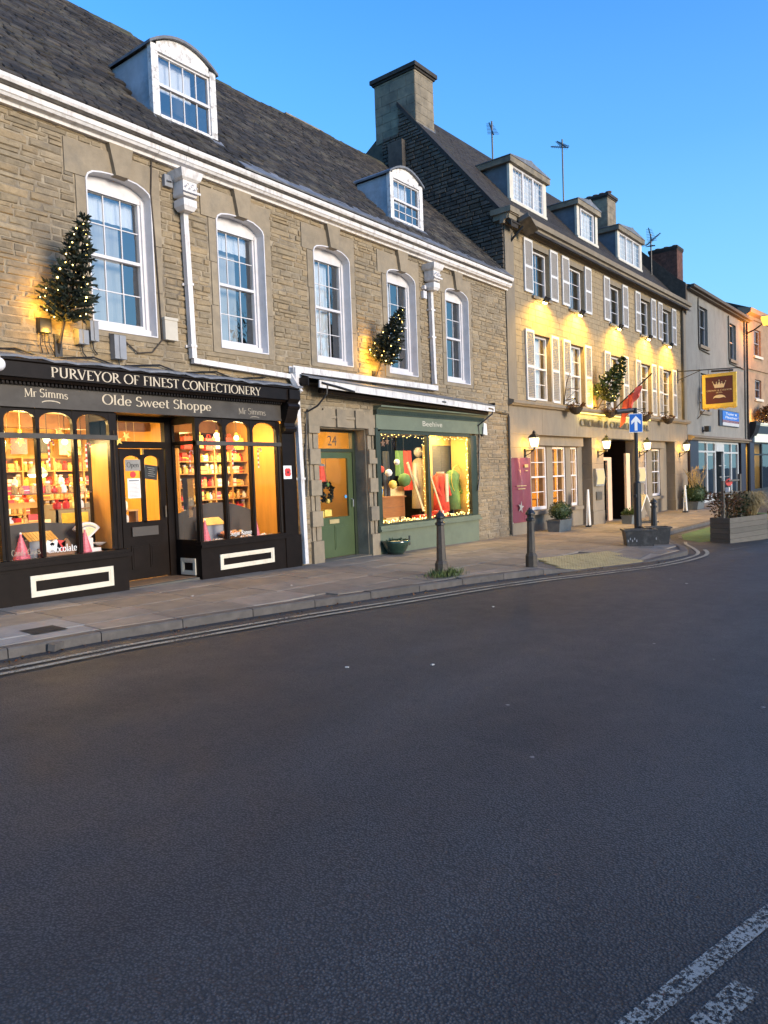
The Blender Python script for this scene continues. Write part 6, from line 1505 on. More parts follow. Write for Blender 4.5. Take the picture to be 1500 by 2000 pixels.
# chimneys
def courses(x0, x1, y0, y1, z0, z1, h, mat, parent, name, cap=.10):
    c = part(name, MB().box(x0, x1, y0, y1, z0, z1), mat, parent); z = z0; mb = MB(); k = 0
    while z < z1 - .02:
        hh = min(h * random.uniform(.85, 1.15), z1 - z); L = h * 2.2
        for (ax, a, b, f) in (('x', x0, x1, y0 - .012), ('y', y0, y1, x0 - .012)):
            p = a - (L / 2 if k % 2 else 0)
            while p < b:
                s, e = max(p, a), min(p + L, b); p += L
                if e - s < .03: continue
                j = random.uniform(0, .006)
                if ax == 'x': mb.box(s + .004, e - .004, f + j, y0 + .01, z + .004, z + hh - .004, skip='k')
                else: mb.box(f + j, x0 + .01, s + .004, e - .004, z + .004, z + hh - .004, skip='r')
        z += hh; k += 1
    part('courses', mb, mat, c, kind='stuff')
    part('cap', MB().box(x0 - cap * .5, x1 + cap * .5, y0 - cap * .5, y1 + cap * .5, z1, z1 + .06).box(x0 - cap, x1 + cap, y0 - cap, y1 + cap, z1 + .06, z1 + .17), M['tile'], c)
    return c
ch = courses(.03, .93, 2.70, 4.15, 11.25, 12.92, .27, M['chimney'], ht, 'chimney', .10)
part('flashing', MB().prism([(2.68, hz(2.68)), (3.35, hz(3.3)), (3.35, hz(3.3) + .12), (2.68, hz(2.68) + .12)], 'x', .935, .955).box(.0, .95, 2.675, 2.688, 11.35, 11.48), M['lead'], ch)
ch = courses(13.0, 13.9, 2.38, 3.45, 10.9, 12.80, .27, M['chimney'], ht, 'chimney', .08)
for i in range(4): part('chimney_pot', MB().lathe([(.12, 12.97), (.10, 13.10), (.13, 13.12), (.13, 13.16)], (13.45, 2.5 + i * .28, 0), 10), M['brick'], ch)
# flat roofed dormers
for k, (a, b) in enumerate(HD):
    y, z0, z1 = .88, 9.40, 10.42
    dm = part('dormer', MB().box(a + .07, b - .07, y + .7, y + .72, z0, z1), M['darkint'], ht)
    for qa, qb in ((a + .03, a + .07), (b - .07, b - .03)): part('cheek', MB().prism([(y + .05, z0 - .1), (y + .05, z1), (y + (z1 - 9.32) / HP + .1, z1)], 'x', qa, qb), M['greylead'], dm)
    cx = (a + b) / 2
    part('dormer_roof', MB().prism([(a - .10, z1), (b + .10, z1), (b + .10, z1 + .16), (cx + .15, z1 + .30), (cx, z1 + .34), (cx - .15, z1 + .30), (a - .10, z1 + .16)], 'y', y - .10, y + 1.3), M['chimney'], dm)
    part('roof_lead', MB().prism([(a - .12, z1 + .165), (b + .12, z1 + .165), (b + .12, z1 + .185), (cx + .15, z1 + .32), (cx, z1 + .37), (cx - .15, z1 + .32), (a - .12, z1 + .185)], 'y', y - .12, y + 1.3), M['lead'], dm)
    part('dormer_frame', MB().box(a, a + .20, y, y + .08, z0, z1).box(b - .20, b, y, y + .08, z0, z1).box(a, b, y - .03, y + .1, z0 - .06, z0 + .02), M['cream'], dm)
    n = 3 if k != 1 else 1; xa, xb = a + .20, b - .20; fr = MB()
    if k == 1: xa += .15; xb -= .15
    for i in range(n + 1):
        x = xa + (xb - xa) * i / n; fr.box(x - .04, x + .04, y + .01, y + .07, z0 + .02, z1)
    fr.box(xa, xb, y + .012, y + .07, z0 + .02, z0 + .07); fr.box(xa, xb, y + .012, y + .07, z1 - .06, z1)
    for i in range(n):
        p, q = xa + (xb - xa) * i / n + .04, xa + (xb - xa) * (i + 1) / n - .04
        nx = 3 if n == 3 else 4
        for j in range(1, nx): fr.box(p + (q - p) * j / nx - .005, p + (q - p) * j / nx + .005, y + .028, y + .04, z0 + .07, z1 - .06)
        for j in range(1, 5): zz = z0 + .07 + (z1 - z0 - .13) * j / 5; fr.box(p, q, y + .029, y + .039, zz - .005, zz + .005)
        part('pane', MB_quad([(p, y + .035, z0 + .07), (q, y + .035, z0 + .07), (q, y + .035, z1 - .06), (p, y + .035, z1 - .06)]), M['hotelglass'], dm)
    part('casement', fr, M['white2'], dm)
    part('blind', MB().box(xa, xb, y + .14, y + .15, z0 + .05, z1), M['curtain'], dm)

# ---------------------------------------------------------------- rendered house next to the hotel
rh = thing('rendered_house', 'pale stained rendered house with dark sash windows and an empty grey shop front', 'building', (20.4, 0, -.4), HF)
hb = [(17.12, 18.36, 6.88, 8.58), (22.18, 23.36, 6.76, 8.54), (17.15, 18.45, 3.98, 5.65), (21.9, 23.1, 4.6, 5.75)]
part('wall', wall_mb(15.20, 25.58, 2.70, 9.12, hb, 0.0, .32), M['render'], rh)
part('inner_wall', MB().box(15.3, 25.5, 1.6, 1.7, 2.8, 9.0).box(15.3, 25.5, .32, 1.6, 2.72, 2.78), M['darkint'], rh)
part('side_wall', MB().prism([(-.05, 7.9), (-.05, 9.22), (.3, 9.48), (3.4, 12.5), (3.9, 12.2), (6.5, 10.2), (6.5, -.5), (.34, -.5), (.34, 7.9)], 'x', 15.15, 15.198).box(25.3, 25.58, .32, 6.5, -.6, 9.1).box(15.2, 25.58, 6.3, 6.5, -.6, 9.4), M['gable'], rh)
part('party_wall', MB().prism([(-.04, 8.30), (-.04, 9.20), (.3, 9.46), (3.4, 12.48), (3.4, 11.9)], 'x', 15.20, 15.42), M['gable'], rh)
part('roof', MB().prism([(-.25, 9.16), (4.2, 10.35), (6.6, 9.5), (6.6, 9.3), (-.25, 9.06)], 'x', 15.43, 25.6), M['tile'], rh)
part('eaves_gutter', MB().prism([(-.34, 9.05), (-.22, 9.05), (-.22, 9.16), (-.36, 9.16)], 'x', 15.3, 25.65).box(15.3, 25.6, -.2, -.003, 8.98, 9.05), M['planterwood'], rh)
for a, b, c, d in hb:
    part('sill', MB().box(a - .1, b + .12, -.10, .2, c - .14, c), M['hotel_ashlar'], rh); part('architrave', MB().box(a - .16, a - .002, -.03, .02, c, d).box(b + .002, b + .16, -.03, .02, c, d).box(a - .16, b + .16, -.032, .02, d + .002, d + .15), M['render'], rh)
    hsash(rh, a + .01, b - .01, c + .01, d - .01, .14, 2, (1, 1), (c + d) / 2, 'pipegrey', 'hotelglass', .03, .06)
cc = courses(15.22, 15.98, .30, 1.46, 9.2, 10.68, .085, M['brick'], rh, 'chimney', .04)
for i in range(3): part('chimney_pot', MB().lathe([(.11, 10.85), (.09, 10.95), (.11, 10.97)], (15.6, .5 + i * .36, 0), 10), M['chimney'], cc)
part('drainpipe', MB().tube([(25.05, -.06, 9.05), (25.05, -.06, 2.7)], .05, 8), M['render'], rh); part('drainpipe', MB().tube([(25.35, -.08, 9.1), (25.35, -.08, -.4)], .06, 8), M['brown'], rh)
part('drainpipe', MB().tube([(16.95, -.04, 8.9), (16.97, -.04, 6.8), (17.1, -.04, 6.68), (18.6, -.04, 6.62)], .025, 6), M['planterwood'], rh); part('drainpipe', MB().tube([(21.95, -.04, 8.85), (21.97, -.04, 6.75), (22.1, -.04, 6.55), (24.9, -.04, 6.5)], .03, 6), M['planterwood'], rh)
part('corner_pilaster', MB().box(14.55, 15.12, -.03, -.005, 3.48, 7.98), M['hotel_ashlar'], rh)
part('downpipe', MB().tube([(14.55, -.08, 8.1), (14.55, -.08, 3.48)], .04, 8), M['planterwood'], rh)
# its shop front
part('shop_cornice', MB().prism([(.02, 2.66), (-.16, 2.66), (-.20, 2.72), (-.30, 2.76), (-.30, 2.80), (.02, 2.90)], 'x', 15.25, 25.2), M['hotel_ashlar'], rh)
part('pilaster', MB().box(15.42, 16.62, -.04, .1, -.6, 2.66), M['purple'], rh); part('pilaster', MB().box(24.05, 25.0, -.04, .1, -.6, 2.66), M['purple'], rh)
fr = MB()
for x in (16.62, 18.0, 19.35, 20.8, 22.2, 23.5): fr.box(x, x + .14, 0.0, .10, -.1, 2.62)
fr.box(16.62, 23.64, .0, .09, 2.56, 2.66); fr.box(16.7, 19.4, -.004, .095, 2.14, 2.22); fr.box(20.8, 23.6, -.004, .095, 2.10, 2.18); fr.box(16.7, 19.4, .01, .09, -.7, -.02).box(20.9, 23.6, .01, .09, -.7, .05)
fr.box(19.49, 20.8, -.02, .05, 2.2, 2.56)
for (a, b, z) in ((16.8, 18.0, .62), (21.0, 23.5, .2), (21.1, 22.9, .95), (21.0, 22.2, 1.5)): fr.box(a, b, .25, .29, z, z + .04)
part('shop_frame', fr, M['greypaint'], rh)
for a, b in ((16.76, 18.0), (18.14, 19.35), (20.94, 22.2), (22.34, 23.5)):
    part('shop_pane', MB_quad([(a, .05, -.02), (b, .05, -.02), (b, .05, 2.56), (a, .05, 2.56)]), M['hotelglass'], rh)
part('shop_door', MB().box(19.49, 19.62, .4, .45, -.4, 2.14).box(20.66, 20.8, .4, .45, -.4, 2.14).box(19.62, 20.66, .4, .45, 2.02, 2.14).box(19.62, 20.66, .4, .45, -.4, .2), M['greypaint'], rh)
part('shop_inside', MB().box(16.6, 23.7, 2.6, 2.7, -.3, 2.7).box(16.5, 16.6, .1, 2.6, -.3, 2.7).box(23.7, 23.8, .1, 2.6, -.3, 2.7).box(16.6, 23.7, .1, 2.6, -.4, -.3).box(16.6, 23.7, .1, 2.6, 2.66, 2.7), M['greylead'], rh)
light('shop_light', 'AREA', (20, 1.4, 2.6), 14, (.9, 1, .95), 2.0, HF)
solo('floodlight', MB().box(17.3, 17.6, -.3, -.1, 3.05, 3.30).tube([(17.45, -.1, 3.1), (17.45, 0, 3.1)], .03, 6), M['black'], 'small black lamp on the rendered wall above the empty shop', 'lamp', (17.45, 0, 3.1), HF)

# ---------------------------------------------------------------- last house on the right
oh = thing('corner_house', 'buff house at the right picture edge, glowing orange under a street lamp', 'building', (4, 0, -.4), BF)
wl = [(1.25, 2.45, 7.42, 8.85), (3.85, 5.2, 7.42, 8.85), (1.35, 2.45, 5.1, 6.15), (3.9, 5.2, 5.0, 6.1), (6.5, 7.8, 7.42, 8.85), (6.5, 7.8, 5.0, 6.1)]
part('wall', wall_mb(0.02, 11.5, 3.72, 9.5, wl, 0, .3), M['orange_st'], oh); part('inner_wall', MB().box(.1, 11.4, 1.5, 1.6, 3.6, 9.4).box(0, .1, .3, 6, -.5, 9.4).box(11.4, 11.5, .3, 6, -.5, 9.4).box(.1, 11.4, 5.9, 6, -.5, 9.5), M['darkint'], oh)
for a, b, c, d in wl: hsash(oh, a + .01, b - .01, c + .01, d - .01, .14, 2, (1, 1), (c + d) / 2, 'pipegrey', 'hotelglass', .03, .06); part('sill', MB().box(a - .12, b + .12, -.10, .15, c - .13, c), M['cream'], oh)
part('string_course', MB().box(.03, 11.5, -.07, -.003, 6.62, 6.84), M['orange_st'], oh)
part('cornice', MB().prism([(0, 9.3), (-.06, 9.3), (-.12, 9.42), (-.34, 9.50), (-.38, 9.72), (.3, 9.84), (.3, 9.3)], 'x', -.35, 11.6), M['orange_st'], oh); part('roof', MB().prism([(-.30, 9.74), (3.2, 11.2), (6.1, 9.6), (.3, 9.5)], 'x', -.2, 11.5), M['tile'], oh)
part('shop_fascia', MB().box(.5, 11.5, -.20, .0, 2.72, 3.68).box(.35, 11.5, -.26, .0, 3.68, 3.78), M['palegreen'], oh); part('fascia_panel', MB().box(1.0, 3.8, -.215, -.2, 3.18, 3.62), M['black'], oh)
part('pilaster', MB().box(.05, .75, -.10, .05, -.6, 3.7), M['purple'], oh); part('console_bracket', MB().prism([(-.1, 2.9), (-.3, 3.2), (-.42, 3.6), (-.42, 3.8), (-.1, 3.8)], 'x', .05, .75), M['black'], oh)
sfm = MB(); sfm.box(.75, .95, -.04, .08, -.5, 2.72).box(2.2, 2.36, -.04, .08, -.5, 2.72).box(.95, 9, -.035, .06, 2.02, 2.1).box(.95, 9, -.035, .06, 2.64, 2.72).box(.95, 9, -.03, .08, -.6, .2).box(5.2, 5.35, -.04, .08, .2, 2.64).box(8.5, 8.7, -.04, .08, .2, 2.64)
part('shop_frame', sfm, M['black'], oh); part('shop_pane', MB_quad([(.95, 0, .2), (2.2, 0, .2), (2.2, 0, 2.64), (.95, 0, 2.64)]), M['shopglass'], oh); part('shop_pane', MB_quad([(2.36, 0, .2), (8.5, 0, .2), (8.5, 0, 2.64), (2.36, 0, 2.64)]), M['hotelglass'], oh)
part('shop_inside', MB().box(.75, 9, 2.0, 2.1, 0, 2.7).box(2.28, 2.32, .1, 2.0, 0, 2.7), M['ochre'], oh)
light('shop_light', 'AREA', (1.6, 1.0, 2.6), 20, (1, .75, .35), .8, BF)

# ---------------------------------------------------------------- lanterns and lamps on the hotel
def lantern(u, lab):
    t = thing('wall_lantern', lab, 'lantern', (u, 0, 2.0), HF, 'lit lanterns on the hotel piers'); y = -.30
    part('bracket', MB().box(u - .04, u + .04, -.03, -.0, 1.92, 2.16).tube([(u, -.02, 2.10), (u, y, 2.13)], .016, 6).tube([(u, -.02, 1.97), (u, -.14, 2.02), (u, y + .03, 2.12)], .012, 6).tube([(u, y, 2.10), (u, y, 2.19)], .03, 8), M['black'], t)
    part('glass', MB().lathe([(.085, 2.20), (.145, 2.44)], (u, y, 0), sq=True), M['lampglass'], t)
    cg = MB()
    for sx, sy in ((-1, -1), (1, -1), (1, 1), (-1, 1)): cg.tube([(u + sx * .062, y + sy * .062, 2.19), (u + sx * .106, y + sy * .106, 2.45)], .009, 5)
    for z, r in ((2.19, .064), (2.445, .106)): cg.box(u - r, u + r, y - r - .008, y - r + .008, z - .008, z + .008).box(u - r, u + r, y + r - .008, y + r + .008, z - .008, z + .008).box(u - r - .008, u - r + .008, y - r, y + r, z - .008, z + .008).box(u + r - .008, u + r + .008, y - r, y + r, z - .008, z + .008)
    part('cage', cg, M['black'], t)
    part('hood', MB().lathe([(.18, 2.455), (.10, 2.53), (.045, 2.57), (.05, 2.60), (.015, 2.64)], (u, y, 0), sq=True), M['black'], t)
    light('lantern_light', 'POINT', (u, y - .12, 2.28), 120, (1, .52, .11), .09, HF)
    light('lantern_wash', 'POINT', (u, -.11, 2.28), 24, (1, .56, .05), .05, HF)
    return t
for u, lab in ((.79, 'lit black lantern above the maroon banner'), (5.74, 'lit black lantern left of the hotel doorway'), (9.48, 'lit black lantern between the hotel doorway and the sign post arrow'), (14.05, 'lit black lantern at the far right corner of the hotel')): lantern(u, lab)
for i, (a, b) in enumerate(OPU):
    u = a + (b - a) * .45; lab = 'bright floodlight under the %s upper hotel window' % ['first (leftmost)', 'second', 'third (middle)', 'fourth', 'last (rightmost)'][i]
    t = thing('floodlight', lab, 'floodlight', (u, 0, 6.3), HF, 'floodlights washing the hotel wall')
    rm = Matrix.Rotation(R(35), 3, 'X')
    part('housing', MB().obox((u, -.20, 6.33), (.24, .06, .16), rm).tube([(u, 0, 6.25), (u, -.20, 6.27)], .012, 6), M['black'], t)
    part('lens', MB().obox((u, -.165, 6.285), (.22, .012, .14), rm), M['floodglass'], t)
    light('flood_light', 'SPOT', (u, -.42, 6.20), 430, (1, .58, .045), .06, HF, (u, .10, 5.35), 155)
t = thing('floodlight', 'unlit grey floodlight on a bracket under the eaves at the left hotel corner', 'floodlight', (.4, 0, 7.9), HF)
part('arm', MB().tube([(.35, 0, 7.62), (.36, -.10, 7.72), (.42, -.34, 7.95)], .03, 8), M['black'], t); rm = Matrix.Rotation(R(30), 3, 'Y') @ Matrix.Rotation(R(-25), 3, 'X')
part('housing', MB().obox((.60, -.36, 8.06), (.46, .30, .17), rm), M['planterwood'], t); part('visor', MB().obox((.60, -.40, 7.97), (.50, .34, .03), rm), M['ironbr'], t)
t = thing('banner', 'maroon vinyl banner with a white star tied to the left hotel pier', 'banner', (.5, 0, .2), HF); mb = MB(); nx, nz = 14, 24
def bw(i, j):
    a, b = i / nx, j / nz; f = math.sin(a * 9 + (1 - b) * 5) * .010 + .03 * math.exp(-((a - .25 - .5 * (1 - b)) ** 2) / .006) * b + .02 * math.exp(-((a - .55 + .2 * b) ** 2) / .004)
    return (-.06 + a * 1.08, -.045 - f, .19 + b * 1.73)
for i in range(nx):
    for j in range(nz): mb.face([bw(i, j), bw(i + 1, j), bw(i + 1, j + 1), bw(i, j + 1)])
part('sheet', mb, M['maroon'], t, smooth=True)
part('star', MB().prism([(.33 + (.16 if i % 2 == 0 else .055) * math.sin(math.pi * i / 5 + .2), .60 + (.17 if i % 2 == 0 else .06) * math.cos(math.pi * i / 5 + .2)) for i in range(10)], 'y', -.105, -.10), M['slabpale'], t)
part('print', MB().box(.62, .82, -.085, -.08, 1.66, 1.74).box(.66, .80, -.085, -.08, 1.56, 1.585).box(.14, .66, -.10, -.095, 1.16, 1.18).box(.2, .6, -.10, -.095, 1.08, 1.10), M['tactile'], t)
for x, z in ((-.03, 1.92), (.98, 1.92), (-.03, .2), (.98, .2)): part('tie', MB().tube([(x, -.05, z), (x, 0, z)], .01, 5), M['paper'], t)
for u, lab in ((5.35, 'lit white menu case left of the hotel doorway'), (9.14, 'lit white menu case right of the hotel doorway, half behind the sign post')):
    t = thing('menu_case', lab, 'menu case', (u + .33, 0, 1.0), HF); part('case', MB().prism([(-.005, 1.0), (-.08, 1.0), (-.12, 1.28), (-.08, 1.57), (-.005, 1.57)], 'x', u, u + .66), M['slabpale'], t); part('menu', MB().prism([(-.098, 1.06), (-.134, 1.28), (-.098, 1.52), (-.09, 1.52), (-.124, 1.28), (-.09, 1.06)], 'x', u + .05, u + .61), M['menulight'], t)
solo('plaque', MB().box(5.50, 5.95, -.03, -.0, .55, .82).box(5.54, 5.91, -.034, -.03, .59, .78), M['bronze'], 'small bronze plaque below the left menu case', 'plaque', (5.7, 0, .55), HF)
def basket(u, lab):
    t = thing('hanging_basket', lab, 'hanging basket', (u, -.36, 3.2), HF, 'hanging baskets along the hotel ledge'); y = -.36
    part('basket', MB().lathe([(.04, 3.18), (.13, 3.22), (.20, 3.34), (.21, 3.38)], (u, y, 0), 12), M['soil'], t)
    part('bracket', MB().tube([(u, -.02, 3.62), (u, y - .02, 3.66)], .012, 5).tube([(u, -.02, 3.50), (u, y, 3.64)], .009, 5), M['black'], t)
    for k in range(3): part('chain', MB().tube([(u + .18 * math.cos(k * 2.1), y + .18 * math.sin(k * 2.1), 3.38), (u, y, 3.64)], .005, 4), M['black'], t)
    mb = MB()
    for k in range(150):
        a = random.uniform(0, 6.28); r = .24 * math.sqrt(random.random()); mb.leaf((u + r * math.cos(a), y + r * math.sin(a), 3.37 + random.uniform(0, .12) * (1.2 - r * 2)), random.uniform(.05, .11), Vector((math.cos(a), math.sin(a), random.uniform(-.2, 1))).normalized())
    part('foliage', mb, M['leafred'], t)
for u, lab in ((3.35, 'russet hanging basket leftmost on the hotel ledge'), (5.95, 'russet hanging basket at the start of the hotel name'), (9.15, 'russet hanging basket just right of the one way arrow'), (11.65, 'russet hanging basket rightmost on the hotel ledge')): basket(u, lab)

# ---------------------------------------------------------------- lit fir trees bracketed to the walls
def fir(base, tip, rad, lab, frame=WF, mat='needle', n_l=70, tiers=15, lk=1.0, soft=False, wall=0.0):
    b, tp = Vector(base), Vector(tip); ax = (tp - b); L = ax.length; ax.normalize()
    t = thing('christmas_tree', lab, 'christmas tree', base, frame, 'lit trees fixed to the fronts')
    e = ax.cross(Vector((0, 1, 0))).normalized(); g = ax.cross(e).normalized()
    part('trunk', MB().tube([b - ax * .30, b, tp - ax * .1], [.022, .02, .006], 7), M['bark'], t)
    fo = MB(); lights = []
    for i in range(tiers):
        f = i / (tiers - 1); rr = rad * (1 - f) ** 0.85 * (1.0 if i else .8) + .03; n = max(5, int(13 * (1 - f * .6)))
        for k in range(n):
            a = 2 * math.pi * (k + random.uniform(-.3, .3)) / n + i * .7; r = rr * random.uniform(.78, 1.1)
            o = e * math.cos(a) + g * math.sin(a); d = (o + ax * random.uniform(.15, .55)).normalized(); s = b + ax * (L * (f * .93))
            if frame.w(s + d * r).y > 9.2 + 8 * 0 and frame is WF: r *= .45
            en = s + d * r
            fo.tube([s, s + d * r * .5, en], [.012, .010, .004], 5)
            m = 16 if r > .12 else 10
            for q in range(m):
                p = s + d * r * random.uniform(.25, 1.0); v = (d * .8 + Vector((random.gauss(0, .55), random.gauss(0, .55), random.gauss(0, .55)))).normalized(); fo.leaf(p, random.uniform(.05, .10) * (1.4 if soft else 1), v, .34 if not soft else .6)
            fo.tube([s + d * r * .45, en + d * .02], [.030, .010], 6)
            if random.random() < .8: lights.append(en - d * random.uniform(0, r * .5) + Vector((random.uniform(-.02, .02), -.02, random.uniform(-.02, .02))))
    part('foliage', fo, M[mat], t)
    random.shuffle(lights); bb = MB()
    for p in lights[:int(n_l * .75)]: bb.ball(p, random.choice((.005, .007, .009, .012)), 6)
    part('fairy_lights', bb, M['fairy'], t, kind='stuff')
    br = MB(); w0 = Vector((b.x, wall - .02, b.z - .25)); br.tube([w0, b - ax * .25], .02, 6); br.tube([w0 - Vector((0, 0, .15)), b - ax * .28], .014, 6); br.box(b.x - .05, b.x + .05, wall - .03, wall, b.z - .45, b.z - .15)
    part('bracket', br, M['black'], t)
    for dx, dz, en in ((-.32, .12, 9), (-.20, -.14, 10), (.10, -.10, 4), (-.26, .42, 5)):
        light('fairy_glow', 'POINT', (b.x + dx * rad / .42, wall - .13, b.z + dz), en * lk, (1, .52, .06), .04, frame)
    return t
fir((5.12, 9.06, 3.68), (5.16, 8.50, 4.95), .38, 'small lit fir tree on the stone left of the first upper window', lk=1.0, wall=YF)
fir((11.76, 9.06, 3.82), (11.80, 8.50, 4.85), .36, 'small lit fir tree on the stone between the third and fourth upper windows', n_l=60, lk=1.0, wall=YF)
fir((5.45, -.32, 3.75), (5.75, -.95, 5.05), .50, 'leafy lit tree fixed over the hotel name', HF, 'leaf', 60, 11, 1.3, True)
fir((.9, -.35, 3.95), (2.2, -1.0, 5.0), .5, 'leafy lit tree at the right picture edge over the last shop', BF, 'leafred', 60, 10, .6, True)
for (u, z0, lab) in ((3.28, 3.5, 'bare twigs in a bracket left of the second lower hotel window'),):
    solo('twig_bracket', MB().tube([(u, -.02, z0), (u - .02, -.12, z0 + .6), (u + .1, -.2, z0 + .95)], [.02, .015, .008], 6).tube([(u, -.1, z0 + .45), (u + .5, -.3, z0 + .48)], .01, 5).tube([(u, -.06, z0 + .1), (u + .4, -.3, z0 + .47)], .008, 5), M['bark'], lab, 'twigs', (u, 0, z0), HF)
t = thing('small_fir', 'small dark fir in a bracket beside the crown sign', 'fir', (17.0, -.3, 4.2), HF); mb = MB()
for k in range(160):
    f = random.random(); a = random.uniform(0, 6.28); r = .30 * (1 - f) + .04; mb.leaf((17.0 + r * math.cos(a) * random.random(), -.4 + r * math.sin(a) * random.random(), 4.2 + f * .8), random.uniform(.08, .16), Vector((math.cos(a), math.sin(a), .5)).normalized())
part('foliage', mb, M['needle'], t); part('stem', MB().tube([(16.6, -.02, 3.6), (17.0, -.4, 4.2), (17.0, -.4, 5.0)], .02, 6), M['bark'], t)
# flag
t = thing('flag', 'faded red flag drooping from a slanted pole above the hotel name', 'flag', (6.75, 0, 3.45), HF); A, B = Vector((6.78, -.05, 3.42)), Vector((6.45, -1.55, 4.52))
part('pole', MB().tube([A, B], .022, 8), M['black'], t); mb = MB(); n, m2 = 12, 8
def fl(i, j):
    p = A.lerp(B, .30 + .42 * i / n); q = j / m2; return (p.x - .16 * q + .05 * math.sin(i * 1.1 + q * 3), p.y + .06 * math.sin(i * 1.4 + q * 2), p.z - .02 - q * (.30 + .55 * (1 - i / n)))
for i in range(n):
    for j in range(m2): mb.face([fl(i, j), fl(i + 1, j), fl(i + 1, j + 1), fl(i, j + 1)])
part('cloth', mb, M['flagred'], t, smooth=True)
# crown sign on its iron bracket, square to the front
t = thing('hanging_sign', 'gold framed maroon pub sign with a crown and cushion, hung from an iron bracket', 'hanging sign', (14.0, 0, 4.5), HF); u = 14.0; d0, d1, z0, z1 = -.98, -2.24, 3.86, 5.16
part('board', MB().box(u - .03, u + .03, d1 + .08, d0 - .08, z0 + .08, z1 - .08), M['maroonsign'], t)
for (a, b, c, e) in ((d1, d0, z0 - .03, z0 + .12), (d1, d0, z1 - .12, z1), (d1, d1 + .12, z0 + .12, z1 - .12), (d0 - .12, d0, z0 + .12, z1 - .12)): part('frame_rail', MB().box(u - .06, u + .06, a, b, c, e), M['gold'], t)
mb = MB()
for k in range(24): a = d1 + (d0 - d1) * k / 24; mb.ball((u - .02, a + .025, z0 - .05 - .02 * math.sin(k)), .035, 6)
part('scalloped_edge', mb, M['gold'], t)
dc = (d0 + d1) / 2; cz_ = 4.62; K = -1   # depth runs right to left seen from the street
cp = [(-.24, .20), (-.17, -.02), (.17, -.02), (.24, .20), (.15, .10), (.10, .18), (.06, .10), (0, .24), (-.06, .10), (-.10, .18), (-.15, .10)]
cr = MB(); cr.prism([(dc - a, cz_ + b) for a, b in cp], 'x', u - .042, u - .036)
for a, b in ((-.24, .22), (.24, .22), (0, .27), (-.10, .20), (.10, .20)): cr.ball((u - .04, dc - a, cz_ + b), .022, 6)
part('crown', cr, M['goldpale'], t)
part('cushion', MB().prism([(dc - a, cz_ - .38 + b) for a, b in ((-.24, -.06), (-.17, -.02), (0, -.045), (.17, -.02), (.24, -.06), (.20, .02), (.12, .07), (0, .085), (-.12, .07), (-.20, .02))], 'x', u - .042, u - .036), M['goldpale'], t)
def signtext(txt, ya, yb, z, cap):
    base = letters(txt, 0, 1, 0, 1, 0); return [((ya + (yb - ya) * v[0]), z + v[2] * cap) for v in base.v], base.f
for txt, ya, yb, z, cap in (('CROWN & CUSHION', dc + .47, dc - .47, cz_ - .145, .055), ('HOTEL', dc + .12, dc - .12, cz_ - .23, .05)):
    tb = MB(); V, F_ = signtext(txt, ya, yb, z, cap); n = len(tb.v); tb.v += [(u - .036 - i * 1e-6, a, b) for i, (a, b) in enumerate(V)]; tb.f += [[n + i for i in f] for f in F_]; tb.mi += [0] * len(F_); part('lettering', tb, M['goldpale'], t)
ib = MB(); ib.tube([(u, 0, 5.42), (u, -2.4, 5.30)], .022, 6).tube([(u, 0, 5.05), (u, -.9, 5.36)], .014, 6).tube([(u, -1.2, 5.16), (u, -1.2, 5.36)], .012, 5).tube([(u, -2.0, 5.16), (u, -2.0, 5.32)], .012, 5).box(u - .05, u + .05, -.03, 0, 4.95, 5.5)
part('iron_bracket', ib, M['black'], t); part('sign_lamp', MB().tube([(u - .12, -1.35, 5.26), (u - .12, -2.15, 5.22)], .04, 8), M['black'], t)
t = thing('agents_sign', 'small blue estate agents sign boxed out from the rendered wall', 'sign', (21.7, 0, 3.5), HF); part('box', MB().box(19.95, 23.55, -.07, -.0, 3.42, 4.18), M['purple'], t); part('panel', MB().box(20.45, 23.5, -.085, -.07, 3.72, 4.15), M['signblue'], t); part('band', MB().box(20.45, 23.5, -.085, -.07, 3.60, 3.72), M['maroon'], t); part('strip', MB().box(20.45, 23.5, -.085, -.07, 3.45, 3.60), M['greypaint'], t)
part('lettering', moved(letters('Taylor &', 20.95, 23.2, 3.975, .11, -.088), (0, 0, 0)), M['signwhite'], t) if False else part('lettering', moved(plain_text('Tayler &', 2.1, .115), (21.0, -.088, 3.975)), M['signwhite'], t)
part('lettering', moved(plain_text('Fletcher', 2.2, .115), (20.95, -.088, 3.80)), M['signwhite'], t)
t = thing('street_lamp', 'glowing orange street lamp head bracketed at the end of the rendered house', 'street lamp', (25.1, 0, 8.5), HF)
part('arm', MB().tube([(25.2, 0, 8.35), (25.1, -.5, 8.5), (24.95, -.9, 8.7)], .04, 8), M['brown'], t); part('head', MB().obox((24.62, -1.15, 8.90), (.50, .34, .10), Matrix.Rotation(R(25), 3, 'Y')), M['pipegrey'], t); part('lens', MB().obox((24.60, -1.17, 8.80), (.62, .36, .14), Matrix.Rotation(R(25), 3, 'Y')), M['sodium'], t)
light('street_lamp_light', 'POINT', (25.3, -1.0, 8.45), 420, (1, .33, .04), .2, HF)
